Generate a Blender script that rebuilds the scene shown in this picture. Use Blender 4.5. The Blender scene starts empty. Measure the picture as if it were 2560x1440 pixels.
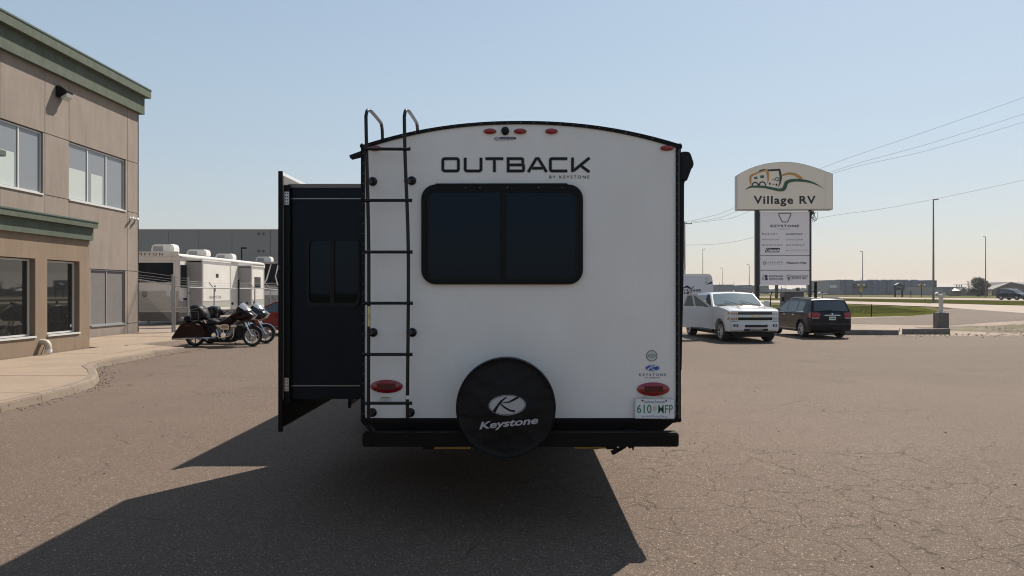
import bpy, bmesh, math, random
from mathutils import Vector, Matrix, geometry, noise

# ------------------------------------------------------------------ camera, light, exposure
S = bpy.context.scene
COL = S.collection
PX0, PY0, F = 1300.0, 728.0, 1850.0      # vanishing point of +Y and focal length, in photo pixels
CH = 1.8                                 # camera height

cam = bpy.data.cameras.new('camera')
camo = bpy.data.objects.new('camera', cam); COL.objects.link(camo)
camo.location = (0, 0, CH); camo.rotation_euler = (math.radians(90), 0, 0)
cam.sensor_width = 36; cam.lens = 36 * F / 2560
cam.shift_x = (1280 - PX0) / 2560; cam.shift_y = (PY0 - 720) / 2560
cam.clip_start = 0.05; cam.clip_end = 6000
S.camera = camo

SX, SY = 0.47, 0.70                      # shadow offset per metre of height
SUN_EL = math.atan2(1, math.hypot(SX, SY)); SUN_AZ = math.atan2(SX, SY)   # azimuth: from +Y towards +X
w = bpy.data.worlds.new('World'); S.world = w; w.use_nodes = True
wn = w.node_tree; wn.nodes.clear()
sky = wn.nodes.new('ShaderNodeTexSky'); sky.sky_type = 'NISHITA'; sky.sun_disc = False
sky.sun_elevation = SUN_EL; sky.sun_rotation = SUN_AZ
sky.altitude = 500; sky.air_density = 1.6; sky.dust_density = 0.8; sky.ozone_density = 3.0
gam = wn.nodes.new('ShaderNodeGamma'); gam.inputs[1].default_value = 0.55
bg = wn.nodes.new('ShaderNodeBackground'); bg.inputs[1].default_value = 0.144
wo = wn.nodes.new('ShaderNodeOutputWorld')
wn.links.new(sky.outputs[0], gam.inputs[0]); 
tint = wn.nodes.new('ShaderNodeMix'); tint.data_type = 'RGBA'; tint.blend_type = 'MULTIPLY'; tint.inputs['Factor'].default_value = 1
wtc = wn.nodes.new('ShaderNodeTexCoord'); wsp = wn.nodes.new('ShaderNodeSeparateXYZ'); wrp = wn.nodes.new('ShaderNodeValToRGB')
wrp.color_ramp.elements[0].position = .0; wrp.color_ramp.elements[1].position = .26      # dusty summer air: paler and pinker towards the horizon
wrp.color_ramp.elements[0].color = (.87, .875, 1.0, 1); wrp.color_ramp.elements[1].color = (.93, .96, 1.0, 1)
wn.links.new(wtc.outputs['Generated'], wsp.inputs[0]); wn.links.new(wsp.outputs['Z'], wrp.inputs[0]); wn.links.new(wrp.outputs[0], tint.inputs['B'])
wn.links.new(gam.outputs[0], tint.inputs['A']); wn.links.new(tint.outputs['Result'], bg.inputs[0]); wn.links.new(bg.outputs[0], wo.inputs[0])
sl = bpy.data.lights.new('sun', 'SUN'); sl.energy = 4.4; sl.angle = math.radians(0.6); sl.color = (1, .91, .8)
so = bpy.data.objects.new('sun', sl); COL.objects.link(so)
so.rotation_euler = Vector((-SX, -SY, -1)).to_track_quat('-Z', 'Y').to_euler()
so.location = (20, 30, 60)
S.view_settings.view_transform = 'Standard'; S.view_settings.look = 'None'
S.view_settings.exposure = 0.75; S.view_settings.gamma = 1
S.view_settings.use_curve_mapping = False
S.cycles.filter_width = 1.1; S.cycles.max_bounces = 6; S.cycles.use_denoising = True

# ------------------------------------------------------------------ helpers
def P(px, py, Y): return Vector(((px - PX0) / F * Y, Y, CH + (PY0 - py) / F * Y))
def G(px, py): return P(px, py, CH * F / (py - PY0))
def ray(px, py): return Vector(((px - PX0) / F, 1, (PY0 - py) / F))
def onX(px, py, X): Y = X * F / (px - PX0); return P(px, py, Y)
def frontal(Y): return lambda px, py: P(px, py, Y)

def tag(o, label=None, cat=None, group=None, kind=None):
    if label: o['label'] = label
    if cat: o['category'] = cat
    if group: o['group'] = group
    if kind: o['kind'] = kind
    return o
def thing(name, label, cat, loc=(0, 0, 0), rz=0, group=None):
    o = bpy.data.objects.new(name, None); COL.objects.link(o)
    o.location = loc; o.rotation_euler = (0, 0, rz); o.empty_display_size = .2
    tag(o, label, cat, group)
    return o
def mw(o):
    m = Matrix.LocRotScale(o.location, o.rotation_euler, o.scale)
    return (mw(o.parent) @ m) if o.parent else m

def tess(pts):
    """triangles (index triples) of one planar polygon"""
    return geometry.tessellate_polygon([[Vector(p) for p in pts]])

class MB:
    def __init__(s): s.v = []; s.f = []
    def add(s, vs, fs):
        b = len(s.v); s.v += [tuple(v) for v in vs]; s.f += [tuple(i + b for i in f) for f in fs]; return s
    def box(s, x0, x1, y0, y1, z0, z1):
        vs = [(x, y, z) for z in (z0, z1) for y in (y0, y1) for x in (x0, x1)]
        return s.add(vs, [(0, 2, 3, 1), (4, 5, 7, 6), (0, 1, 5, 4), (2, 6, 7, 3), (0, 4, 6, 2), (1, 3, 7, 5)])
    def prism(s, pts, d):
        """planar polygon pts (3D) pushed along vector d"""
        n = len(pts); pts = [Vector(p) for p in pts]; d = Vector(d)
        t = tess(pts)
        fs = [tuple(a) for a in t] + [tuple(i + n for i in reversed(a)) for a in t]
        fs += [(i, (i + 1) % n, (i + 1) % n + n, i + n) for i in range(n)]
        return s.add(pts + [p + d for p in pts], fs)
    def poly(s, pts):
        return s.add(pts, [tuple(a) for a in tess(pts)])
    def tube(s, pts, r, seg=8, cap=True):
        pts = [Vector(p) for p in pts]; n = len(pts)
        rs = r if isinstance(r, (list, tuple)) else [r] * n
        b = len(s.v); prev = None
        for i, p in enumerate(pts):
            t = (pts[min(i + 1, n - 1)] - pts[max(i - 1, 0)]).normalized()
            if prev is None:
                u = t.orthogonal().normalized()
            else:
                u = (prev - t * prev.dot(t)); u = u.normalized() if u.length > 1e-6 else t.orthogonal().normalized()
            prev = u; v = t.cross(u)
            for k in range(seg):
                a = 2 * math.pi * k / seg
                s.v.append(tuple(p + (u * math.cos(a) + v * math.sin(a)) * rs[i]))
        for i in range(n - 1):
            for k in range(seg):
                k2 = (k + 1) % seg
                s.f.append((b + i * seg + k, b + i * seg + k2, b + (i + 1) * seg + k2, b + (i + 1) * seg + k))
        if cap:
            s.f.append(tuple(b + k for k in reversed(range(seg)))); s.f.append(tuple(b + (n - 1) * seg + k for k in range(seg)))
        return s
    def lathe(s, prof, c, axis, seg=24):
        """prof: (radius, along) ; axis: unit vector"""
        axis = Vector(axis).normalized(); u = axis.orthogonal().normalized(); v = axis.cross(u); c = Vector(c)
        b = len(s.v); n = len(prof)
        for r, h in prof:
            for k in range(seg):
                a = 2 * math.pi * k / seg
                s.v.append(tuple(c + axis * h + (u * math.cos(a) + v * math.sin(a)) * r))
        for i in range(n - 1):
            for k in range(seg):
                k2 = (k + 1) % seg
                s.f.append((b + i * seg + k, b + i * seg + k2, b + (i + 1) * seg + k2, b + (i + 1) * seg + k))
        return s
    def ell(s, c, rx, rz, d, seg=24, dome=0.0):
        """ellipse in the XZ plane at c, thickness d towards -Y, domed"""
        c = Vector(c); b = len(s.v)
        rings = [(1, 0), (1, d), (.85, d + dome * .5), (.5, d + dome * .9), (.001, d + dome)]
        for q, h in rings:
            for k in range(seg):
                a = 2 * math.pi * k / seg
                s.v.append((c.x + rx * q * math.cos(a), c.y - h, c.z + rz * q * math.sin(a)))
        for i in range(len(rings) - 1):
            for k in range(seg):
                k2 = (k + 1) % seg
                s.f.append((b + i * seg + k, b + i * seg + k2, b + (i + 1) * seg + k2, b + (i + 1) * seg + k))
        return s
    def build(s, name, mat, parent=None, world=True, bevel=0, seg=2, smooth=False, label=None, kind=None, uvless=True):
        me = bpy.data.meshes.new(name)
        vs = s.v
        if parent is not None and world:
            inv = mw(parent).inverted(); vs = [inv @ Vector(v) for v in vs]
        me.from_pydata([tuple(v) for v in vs], [], s.f)
        bm = bmesh.new(); bm.from_mesh(me)
        if bevel:
            bmesh.ops.remove_doubles(bm, verts=bm.verts, dist=1e-5)
            bmesh.ops.recalc_face_normals(bm, faces=bm.faces)
            ed = [e for e in bm.edges if len(e.link_faces) == 2 and e.calc_face_angle(0) > .5]
            bmesh.ops.bevel(bm, geom=ed, offset=bevel, segments=seg, affect='EDGES', clamp_overlap=True)
        bmesh.ops.recalc_face_normals(bm, faces=bm.faces)
        if smooth or bevel:
            for f in bm.faces: f.smooth = True
            for e in bm.edges:
                if len(e.link_faces) != 2 or e.calc_face_angle(0) > .62: e.smooth = False
        bm.to_mesh(me); bm.free()
        me.materials.append(mat)
        o = bpy.data.objects.new(name, me); COL.objects.link(o)
        if parent is not None: o.parent = parent
        if label: o['label'] = label
        if kind: o['kind'] = kind
        return o

def copy_tree(o, parent=None):
    c = o.copy(); COL.objects.link(c); c.parent = parent
    for ch in list(o.children): copy_tree(ch, c)
    return c

def ribbon(pts, w, closed=False):
    """2D ribbon polygon(s) along pts; w number or list. returns list of quads"""
    n = len(pts); ws = w if isinstance(w, (list, tuple)) else [w] * n
    L, R = [], []
    for i in range(n):
        p = Vector(pts[i][:2])
        a = Vector(pts[(i - 1) % n][:2]) if (closed or i > 0) else None
        b = Vector(pts[(i + 1) % n][:2]) if (closed or i < n - 1) else None
        d1 = (p - a).normalized() if a is not None else None
        d2 = (b - p).normalized() if b is not None else None
        if d1 is None: d1 = d2
        if d2 is None: d2 = d1
        t = (d1 + d2); t = t.normalized() if t.length > 1e-6 else d1
        nrm = Vector((-t.y, t.x)); k = 1 / max(.35, nrm.dot(Vector((-d1.y, d1.x))))
        L.append(p + nrm * ws[i] * .5 * k); R.append(p - nrm * ws[i] * .5 * k)
    m = n if closed else n - 1
    return [[L[i], L[(i + 1) % n], R[(i + 1) % n], R[i]] for i in range(m)]

def gfx(name, polys, mapper, mat, parent, label=None):
    """flat print: 2D polygons in photo pixels, put on a surface by mapper"""
    mb = MB()
    for p in polys:
        mb.poly([mapper(q[0], q[1]) for q in p])
    return mb.build(name, mat, parent, label=label)

_tc = {}
def text2d(s, bold=0.0, shear=0.0, space=1.0):
    k = (s, bold, shear, space)
    if k not in _tc:
        cu = bpy.data.curves.new('t', 'FONT'); cu.body = s; cu.offset = bold; cu.shear = shear; cu.space_character = space
        cu.resolution_u = 3
        ob = bpy.data.objects.new('t', cu)
        me = bpy.data.meshes.new_from_object(ob)
        _tc[k] = ([tuple(v.co) for v in me.vertices], [tuple(p.vertices) for p in me.polygons])
        bpy.data.objects.remove(ob); bpy.data.curves.remove(cu); bpy.data.meshes.remove(me)
    return _tc[k]
def text(name, s, box, mapper, mat, parent, bold=0.0, shear=0.0, space=1.0, rot=0.0, label=None):
    """box: x0, x1, y0(top), y1(bottom) in photo pixels"""
    vs, fs = text2d(s, bold, shear, space)
    x0 = min(v[0] for v in vs); x1 = max(v[0] for v in vs); y0 = min(v[1] for v in vs); y1 = max(v[1] for v in vs)
    out = []; cx, cy = (box[0] + box[1]) / 2, (box[2] + box[3]) / 2
    for v in vs:
        u = box[0] + (v[0] - x0) / (x1 - x0) * (box[1] - box[0])
        t = box[3] - (v[1] - y0) / (y1 - y0) * (box[3] - box[2])
        if rot:
            du, dt = u - cx, t - cy; u = cx + du * math.cos(rot) + dt * math.sin(rot); t = cy - du * math.sin(rot) + dt * math.cos(rot)
        out.append(mapper(u, t))
    mb = MB(); mb.add(out, fs)
    return mb.build(name, mat, parent, label=label)
def circ(cx, cy, rx, ry=None, n=28, a0=0, a1=2 * math.pi):
    ry = ry or rx
    return [(cx + rx * math.cos(a0 + (a1 - a0) * i / n), cy + ry * math.sin(a0 + (a1 - a0) * i / n)) for i in range(n + (0 if abs(a1 - a0 - 2 * math.pi) < 1e-6 else 1))]
def rrect(x0, x1, y0, y1, r, n=6):
    out = []
    for cx, cy, a in ((x1 - r, y1 - r, 0), (x0 + r, y1 - r, 90), (x0 + r, y0 + r, 180), (x1 - r, y0 + r, 270)):
        for i in range(n + 1):
            t = math.radians(a + 90 * i / n); out.append((cx + r * math.cos(t), cy + r * math.sin(t)))
    return out
def ringpolys(a, b):
    n = len(a); return [[a[i], a[(i + 1) % n], b[(i + 1) % n], b[i]] for i in range(n)]

def smooth_(pts, k=6):
    out = []; n = len(pts)
    for i in range(n - 1):
        p0, p1, p2, p3 = pts[max(i - 1, 0)], pts[i], pts[i + 1], pts[min(i + 2, n - 1)]
        for j in range(k):
            t = j / k
            out.append(tuple(.5 * (2 * p1[a] + (p2[a] - p0[a]) * t + (2 * p0[a] - 5 * p1[a] + 4 * p2[a] - p3[a]) * t * t + (3 * p1[a] - p0[a] - 3 * p2[a] + p3[a]) * t ** 3) for a in range(len(p1))))
    out.append(tuple(pts[-1])); return out

# ------------------------------------------------------------------ materials
def mat(name, col, rough=.6, metal=0, spec=.5, noise_=None, bump=None, coat=0, emit=None):
    """noise_: (scale, amount, second colour) ; bump: (scale, strength)"""
    m = bpy.data.materials.new(name); m.use_nodes = True; nt = m.node_tree
    b = nt.nodes['Principled BSDF']
    c = (*col, 1); b.inputs['Base Color'].default_value = c
    b.inputs['Roughness'].default_value = rough; b.inputs['Metallic'].default_value = metal
    b.inputs['Specular IOR Level'].default_value = spec
    if coat: b.inputs['Coat Weight'].default_value = coat; b.inputs['Coat Roughness'].default_value = .04
    tc = nt.nodes.new('ShaderNodeTexCoord')
    if noise_:
        n = nt.nodes.new('ShaderNodeTexNoise'); n.inputs['Scale'].default_value = noise_[0]; n.inputs['Detail'].default_value = 6
        n.inputs['Roughness'].default_value = .65
        nt.links.new(tc.outputs['Object'], n.inputs['Vector'])
        r = nt.nodes.new('ShaderNodeValToRGB'); r.color_ramp.elements[0].position = .5 - noise_[1] * .5; r.color_ramp.elements[1].position = .5 + noise_[1] * .5
        r.color_ramp.elements[0].color = (*noise_[2], 1); r.color_ramp.elements[1].color = c
        nt.links.new(n.outputs['Fac'], r.inputs[0]); nt.links.new(r.outputs[0], b.inputs['Base Color'])
        mr = nt.nodes.new('ShaderNodeMapRange'); mr.inputs['To Min'].default_value = min(1, rough * 1.25); mr.inputs['To Max'].default_value = rough * .85
        nt.links.new(n.outputs['Fac'], mr.inputs['Value']); nt.links.new(mr.outputs[0], b.inputs['Roughness'])
    if bump:
        n2 = nt.nodes.new('ShaderNodeTexNoise'); n2.inputs['Scale'].default_value = bump[0]; n2.inputs['Detail'].default_value = 5
        nt.links.new(tc.outputs['Object'], n2.inputs['Vector'])
        bp = nt.nodes.new('ShaderNodeBump'); bp.inputs['Strength'].default_value = bump[1]; bp.inputs['Distance'].default_value = .02
        nt.links.new(n2.outputs['Fac'], bp.inputs['Height']); nt.links.new(bp.outputs[0], b.inputs['Normal'])
    if emit:
        b.inputs['Emission Color'].default_value = (*emit, 1); b.inputs['Emission Strength'].default_value = 1
    return m

M = {}
def streaky(name, col, col2, rough, amt=.5, sc=(6, 6, .5), coat=0, vary=None):
    """paint with vertical run-off streaks and blotches"""
    m = mat(name, col, rough, coat=coat); nt = m.node_tree; b = nt.nodes['Principled BSDF']
    tc = nt.nodes['Texture Coordinate']; mp = nt.nodes.new('ShaderNodeMapping'); mp.inputs['Scale'].default_value = sc
    nt.links.new(tc.outputs['Object'], mp.inputs[0])
    n = nt.nodes.new('ShaderNodeTexNoise'); n.inputs['Scale'].default_value = 1; n.inputs['Detail'].default_value = 7; n.inputs['Roughness'].default_value = .6
    nt.links.new(mp.outputs[0], n.inputs['Vector'])
    n2 = nt.nodes.new('ShaderNodeTexNoise'); n2.inputs['Scale'].default_value = 1.3; n2.inputs['Detail'].default_value = 4
    nt.links.new(tc.outputs['Object'], n2.inputs['Vector'])
    mul = nt.nodes.new('ShaderNodeMath'); mul.operation = 'MULTIPLY'
    nt.links.new(n.outputs['Fac'], mul.inputs[0]); nt.links.new(n2.outputs['Fac'], mul.inputs[1])
    r = nt.nodes.new('ShaderNodeValToRGB'); r.color_ramp.elements[0].position = .25 - amt * .2; r.color_ramp.elements[1].position = .25 + amt * .3
    r.color_ramp.elements[0].color = (*col2, 1); r.color_ramp.elements[1].color = (*col, 1)
    nt.links.new(mul.outputs[0], r.inputs[0]); nt.links.new(r.outputs[0], b.inputs['Base Color'])
    mr = nt.nodes.new('ShaderNodeMapRange'); mr.inputs['To Min'].default_value = rough * 1.3; mr.inputs['To Max'].default_value = rough * .8
    nt.links.new(n.outputs['Fac'], mr.inputs['Value']); nt.links.new(mr.outputs[0], b.inputs['Roughness'])
    return m

M['gelcoat'] = streaky('white_gelcoat', (.735, .735, .72), (.70, .695, .68), .28, .35, (2.2, 2.2, 1.2))
M['blackpl'] = mat('black_plastic', (.005, .005, .007), .5, spec=.25, bump=(90, .15))
M['blacktrim'] = mat('black_trim', (.0025, .003, .0045), .4, spec=.16)
M['blackfiber'] = streaky('black_fibreglass', (.0035, .004, .006), (.006, .007, .009), .3, .6)
M['blackfiber'].node_tree.nodes['Principled BSDF'].inputs['Specular IOR Level'].default_value = .2
M['blackfiber'].node_tree.nodes['Principled BSDF'].inputs['Specular Tint'].default_value = (.6, .75, 1, 1)
M['darkglass'] = mat('dark_tinted_glass', (.0015, .0025, .004), .03, spec=.26)
M['darkglass'].node_tree.nodes['Principled BSDF'].inputs['Specular Tint'].default_value = (.5, .68, .95, 1)
M['ladder'] = mat('black_powder_coat', (.004, .004, .005), .34, spec=.35, bump=(200, .1))
M['redlens'] = mat('red_lens', (.30, .01, .018), .15, noise_=(60, .6, (.22, .006, .012)), coat=.6)
M['redlens2'] = mat('dark_red_lens', (.07, .004, .006), .2)
M['decal_dark'] = mat('dark_vinyl', (.007, .0075, .011), .45, spec=.2)
M['decal_grey'] = mat('silver_vinyl', (.22, .22, .22), .35)
M['blue'] = mat('blue_vinyl', (.015, .08, .38), .4)
M['navy'] = mat('navy_vinyl', (.02, .03, .09), .4)
M['white'] = mat('white_vinyl', (.7, .7, .7), .4)
M['vinylcover'] = mat('black_vinyl_cover', (.003, .0035, .0055), .45, spec=.22, bump=(14, .5))
M['coverprint'] = mat('grey_white_print', (.42, .42, .44), .5, noise_=(90, .7, (.33, .33, .35)))
M['steel_black'] = mat('painted_black_steel', (.0025, .0025, .0035), .5, spec=.15, noise_=(12, .5, (.006, .005, .005)))
M['yellow'] = mat('yellow_paint', (.45, .30, .03), .5, noise_=(20, .6, (.3, .2, .03)))
M['label_yellow'] = mat('yellow_label', (.55, .5, .22), .5)
M['plate'] = mat('plate_white', (.72, .74, .74), .3, noise_=(30, .6, (.62, .64, .64)))
M['plate_green'] = mat('plate_green', (.0, .16, .12), .4)
M['plate_blue'] = mat('plate_blue', (.08, .16, .26), .4)
M['wheat'] = mat('plate_wheat', (.55, .35, .15), .4)
M['alu'] = mat('aluminium', (.55, .55, .55), .35, metal=.9, noise_=(40, .7, (.4, .4, .4)))
M['galv'] = mat('galvanised_steel', (.42, .42, .42), .5, metal=.6, noise_=(25, .7, (.3, .3, .31)))
M['tyre'] = mat('tyre_rubber', (.014, .014, .014), .8, bump=(120, .3))
M['rim'] = mat('alloy_rim', (.45, .45, .46), .3, metal=.85)
M['chrome'] = mat('chrome', (.75, .75, .76), .08, metal=1)
M['stucco'] = mat('taupe_stucco', (.30, .25, .212), .9, noise_=(1.1, .8, (.245, .203, .171)), bump=(160, .5))
M['stucco2'] = mat('brown_stucco', (.265, .195, .135), .9, noise_=(1.1, .8, (.215, .158, .108)), bump=(160, .5))
def stain(m, amt, sc=(1.5, 1.5, .22)):
    """faint rain streaks multiplied over the base colour"""
    nt = m.node_tree; b = nt.nodes['Principled BSDF']; src = b.inputs['Base Color'].links[0].from_socket
    mp = nt.nodes.new('ShaderNodeMapping'); mp.inputs['Scale'].default_value = sc; nt.links.new(nt.nodes['Texture Coordinate'].outputs['Object'], mp.inputs[0])
    n = nt.nodes.new('ShaderNodeTexNoise'); n.inputs['Scale'].default_value = 2.2; n.inputs['Detail'].default_value = 9; n.inputs['Roughness'].default_value = .7; nt.links.new(mp.outputs[0], n.inputs['Vector'])
    r = nt.nodes.new('ShaderNodeValToRGB'); r.color_ramp.elements[0].position = .36; r.color_ramp.elements[1].position = .6; r.color_ramp.elements[0].color = (1 - amt, 1 - amt, 1 - amt * 1.1, 1)
    nt.links.new(n.outputs['Fac'], r.inputs[0]); x = nt.nodes.new('ShaderNodeMix'); x.data_type = 'RGBA'; x.blend_type = 'MULTIPLY'; x.inputs['Factor'].default_value = 1
    nt.links.new(src, x.inputs['A']); nt.links.new(r.outputs[0], x.inputs['B']); nt.links.new(x.outputs['Result'], b.inputs['Base Color'])
stain(M['stucco'], .16); stain(M['stucco2'], .16)
M['green'] = mat('green_stucco_trim', (.095, .118, .085), .8, noise_=(3, .9, (.07, .09, .065)), bump=(160, .4))
stain(M['green'], .22)
M['greencap'] = mat('green_metal_cap', (.09, .12, .10), .35, noise_=(3, .8, (.07, .1, .08)))
M['winframe'] = mat('white_aluminium_frame', (.55, .55, .53), .4)
M['dark'] = mat('dark_void', (.012, .011, .011), .8)
M['blind'] = mat('pale_blind', (.42, .47, .45), .7)
M['greyglass'] = mat('pale_tinted_glass', (.20, .215, .23), .05, spec=.7)
def ripple(m, sc, st):
    nt = m.node_tree; b = nt.nodes['Principled BSDF']; n = nt.nodes.new('ShaderNodeTexNoise'); n.inputs['Scale'].default_value = sc; n.inputs['Detail'].default_value = 2
    nt.links.new(nt.nodes['Texture Coordinate'].outputs['Object'], n.inputs['Vector'])
    bp = nt.nodes.new('ShaderNodeBump'); bp.inputs['Strength'].default_value = st; bp.inputs['Distance'].default_value = .01
    nt.links.new(n.outputs['Fac'], bp.inputs['Height']); nt.links.new(bp.outputs[0], b.inputs['Normal'])
stain(M['gelcoat'], .035, (1.2, 1.2, .5)); ripple(M['gelcoat'], 3.2, .35); ripple(M['blackfiber'], 2.4, .3); ripple(M['darkglass'], 1.6, .08)
M['screen'] = mat('sun_screen_fabric', (.17, .155, .15), .8, noise_=(4, .9, (.13, .12, .115)), bump=(250, .4))
def concrete(name, c1, c2, c3):
    m = mat(name, c1, .88); nt = m.node_tree; b = nt.nodes['Principled BSDF']; tc = nt.nodes['Texture Coordinate']
    n = nt.nodes.new('ShaderNodeTexNoise'); n.inputs['Scale'].default_value = .9; n.inputs['Detail'].default_value = 9; n.inputs['Roughness'].default_value = .7
    nt.links.new(tc.outputs['Object'], n.inputs['Vector'])
    r = nt.nodes.new('ShaderNodeValToRGB'); r.color_ramp.elements[0].position = .3; r.color_ramp.elements[1].position = .62
    r.color_ramp.elements[0].color = (*c2, 1); r.color_ramp.elements[1].color = (*c1, 1)
    nt.links.new(n.outputs['Fac'], r.inputs[0])
    n2 = nt.nodes.new('ShaderNodeTexNoise'); n2.inputs['Scale'].default_value = 9; n2.inputs['Detail'].default_value = 4
    nt.links.new(tc.outputs['Object'], n2.inputs['Vector'])
    r2 = nt.nodes.new('ShaderNodeValToRGB'); r2.color_ramp.elements[0].position = .28; r2.color_ramp.elements[1].position = .4
    nt.links.new(n2.outputs['Fac'], r2.inputs[0])
    mx = nt.nodes.new('ShaderNodeMix'); mx.data_type = 'RGBA'; mx.inputs['A'].default_value = (*c3, 1)
    nt.links.new(r2.outputs[0], mx.inputs['Factor']); nt.links.new(r.outputs[0], mx.inputs['B']); nt.links.new(mx.outputs['Result'], b.inputs['Base Color'])
    n3 = nt.nodes.new('ShaderNodeTexNoise'); n3.inputs['Scale'].default_value = 120; n3.inputs['Detail'].default_value = 3
    nt.links.new(tc.outputs['Object'], n3.inputs['Vector'])
    bp = nt.nodes.new('ShaderNodeBump'); bp.inputs['Strength'].default_value = .4; bp.inputs['Distance'].default_value = .01
    nt.links.new(n3.outputs['Fac'], bp.inputs['Height']); nt.links.new(bp.outputs[0], b.inputs['Normal'])
    return m
M['concrete'] = concrete('pale_concrete', (.262, .198, .142), (.215, .163, .116), (.17, .128, .093))
M['kerb'] = concrete('kerb_concrete', (.215, .168, .126), (.15, .117, .09), (.085, .07, .056))
M['oldconc'] = concrete('weathered_concrete', (.17, .155, .14), (.10, .092, .085), (.07, .065, .06))

def ground_mat(name, base, dark, light, speck=True, cracks=True, patches=None, rough=.85):
    m = bpy.data.materials.new(name); m.use_nodes = True; nt = m.node_tree; N = nt.nodes; Lk = nt.links.new
    b = N['Principled BSDF']; b.inputs['Roughness'].default_value = rough; b.inputs['Specular IOR Level'].default_value = .12 if speck else 0
    tc = N.new('ShaderNodeTexCoord')
    def nz(scale, detail=5, rough_=.6, vec=None, dist=0):
        n = N.new('ShaderNodeTexNoise'); n.inputs['Scale'].default_value = scale; n.inputs['Detail'].default_value = detail
        n.inputs['Roughness'].default_value = rough_; n.inputs['Distortion'].default_value = dist
        Lk(vec or tc.outputs['Object'], n.inputs['Vector']); return n.outputs['Fac']
    def ramp(src, p0, p1, c0=(0, 0, 0), c1=(1, 1, 1)):
        r = N.new('ShaderNodeValToRGB'); r.color_ramp.elements[0].position = p0; r.color_ramp.elements[1].position = p1
        r.color_ramp.elements[0].color = (*c0, 1); r.color_ramp.elements[1].color = (*c1, 1); Lk(src, r.inputs[0]); return r.outputs[0]
    def mix(f, a, c, mode='MIX'):
        x = N.new('ShaderNodeMix'); x.data_type = 'RGBA'; x.blend_type = mode
        for k, v in (('Factor', f), ('A', a), ('B', c)):
            if isinstance(v, (int, float)): x.inputs[k].default_value = v
            elif isinstance(v, tuple): x.inputs[k].default_value = (*v, 1)
            else: Lk(v, x.inputs[k])
        return x.outputs['Result']
    def math_(op, a, c):
        x = N.new('ShaderNodeMath'); x.operation = op
        for i, v in ((0, a), (1, c)):
            if isinstance(v, (int, float)): x.inputs[i].default_value = v
            else: Lk(v, x.inputs[i])
        return x.outputs[0]
    # long streaks (tyre marks, drainage) run across the lot
    mp = N.new('ShaderNodeMapping'); mp.inputs['Scale'].default_value = (.22, 1.1, 1); mp.inputs['Rotation'].default_value = (0, 0, .15)
    Lk(tc.outputs['Object'], mp.inputs[0])
    col = mix(ramp(nz(.35, 8, .62), .36, .66), dark, base)
    if speck:
        # oil drips and old stains
        sv_ = N.new('ShaderNodeTexVoronoi'); sv_.inputs['Scale'].default_value = .42; sv_.inputs['Randomness'].default_value = 1; Lk(tc.outputs['Object'], sv_.inputs['Vector'])
        stn = math_('MULTIPLY', ramp(math_('ADD', sv_.outputs['Distance'], math_('MULTIPLY', nz(5, 5, .7), .35)), .22, .42, (1, 1, 1), (0, 0, 0)), ramp(nz(.21, 3), .50, .62))
        col = mix(math_('MULTIPLY', stn, .38), col, tuple(c * .5 for c in dark))
        # repaired strips with a different tone
        pch = ramp(nz(.085, 2, .4), .50, .515)
        col = mix(math_('MULTIPLY', pch, .22), col, tuple(c * 1.12 for c in light))
    col = mix(math_('MULTIPLY', ramp(nz(1.1, 7, .7, mp.outputs[0]), .56, .76), .3), col, tuple(c * .66 for c in dark))
    col = mix(math_('MULTIPLY', ramp(nz(.7, 6, .6, mp.outputs[0], .6), .58, .8), .5), col, light)
    if speck:
        v = N.new('ShaderNodeTexVoronoi'); v.inputs['Scale'].default_value = 120; Lk(tc.outputs['Object'], v.inputs['Vector'])
        sep = N.new('ShaderNodeSeparateColor'); Lk(v.outputs['Color'], sep.inputs[0])
        col = mix(math_('MULTIPLY', ramp(sep.outputs[0], .76, .98), .5), col, tuple(min(1, c * 2.6) for c in light))
        col = mix(math_('MULTIPLY', ramp(sep.outputs[1], .6, .95), .5), col, tuple(c * .42 for c in dark))
        # few very bright chips
        v2 = N.new('ShaderNodeTexVoronoi'); v2.inputs['Scale'].default_value = 62; Lk(tc.outputs['Object'], v2.inputs['Vector'])
        sep2 = N.new('ShaderNodeSeparateColor'); Lk(v2.outputs['Color'], sep2.inputs[0])
        chip = math_('MULTIPLY', math_('GREATER_THAN', sep2.outputs[0], .955), math_('LESS_THAN', v2.outputs['Distance'], .3))
        col = mix(math_('MULTIPLY', chip, .75), col, (.62, .55, .46))
        # fine brightness grain
        col = mix(.85, col, mix(ramp(nz(190, 2, .5), .36, .64), (.66, .66, .66), (1.0, 1.0, 1.0)), 'MULTIPLY')
    h = nz(60, 5, .7)
    if cracks:
        # warped cell borders = crazing; shown only where a slow noise lets it
        wv = N.new('ShaderNodeTexNoise'); wv.inputs['Scale'].default_value = 2.2; wv.inputs['Detail'].default_value = 6; Lk(tc.outputs['Object'], wv.inputs['Vector'])
        ad = N.new('ShaderNodeVectorMath'); ad.operation = 'MULTIPLY_ADD'; ad.inputs[1].default_value = (.5, .5, 0)
        Lk(wv.outputs['Color'], ad.inputs[0]); Lk(tc.outputs['Object'], ad.inputs[2])
        def crack(scale, w0, w1):
            vo = N.new('ShaderNodeTexVoronoi'); vo.feature = 'DISTANCE_TO_EDGE'; vo.inputs['Scale'].default_value = scale; Lk(ad.outputs[0], vo.inputs['Vector'])
            return ramp(vo.outputs['Distance'], w0, w1, (1, 1, 1), (0, 0, 0))
        # alligator cracking where vehicles turn, ahead and to the right
        dv = N.new('ShaderNodeVectorMath'); dv.operation = 'DISTANCE'; dv.inputs[1].default_value = (2.6, 6.6, 0); Lk(tc.outputs['Object'], dv.inputs[0])
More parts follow.
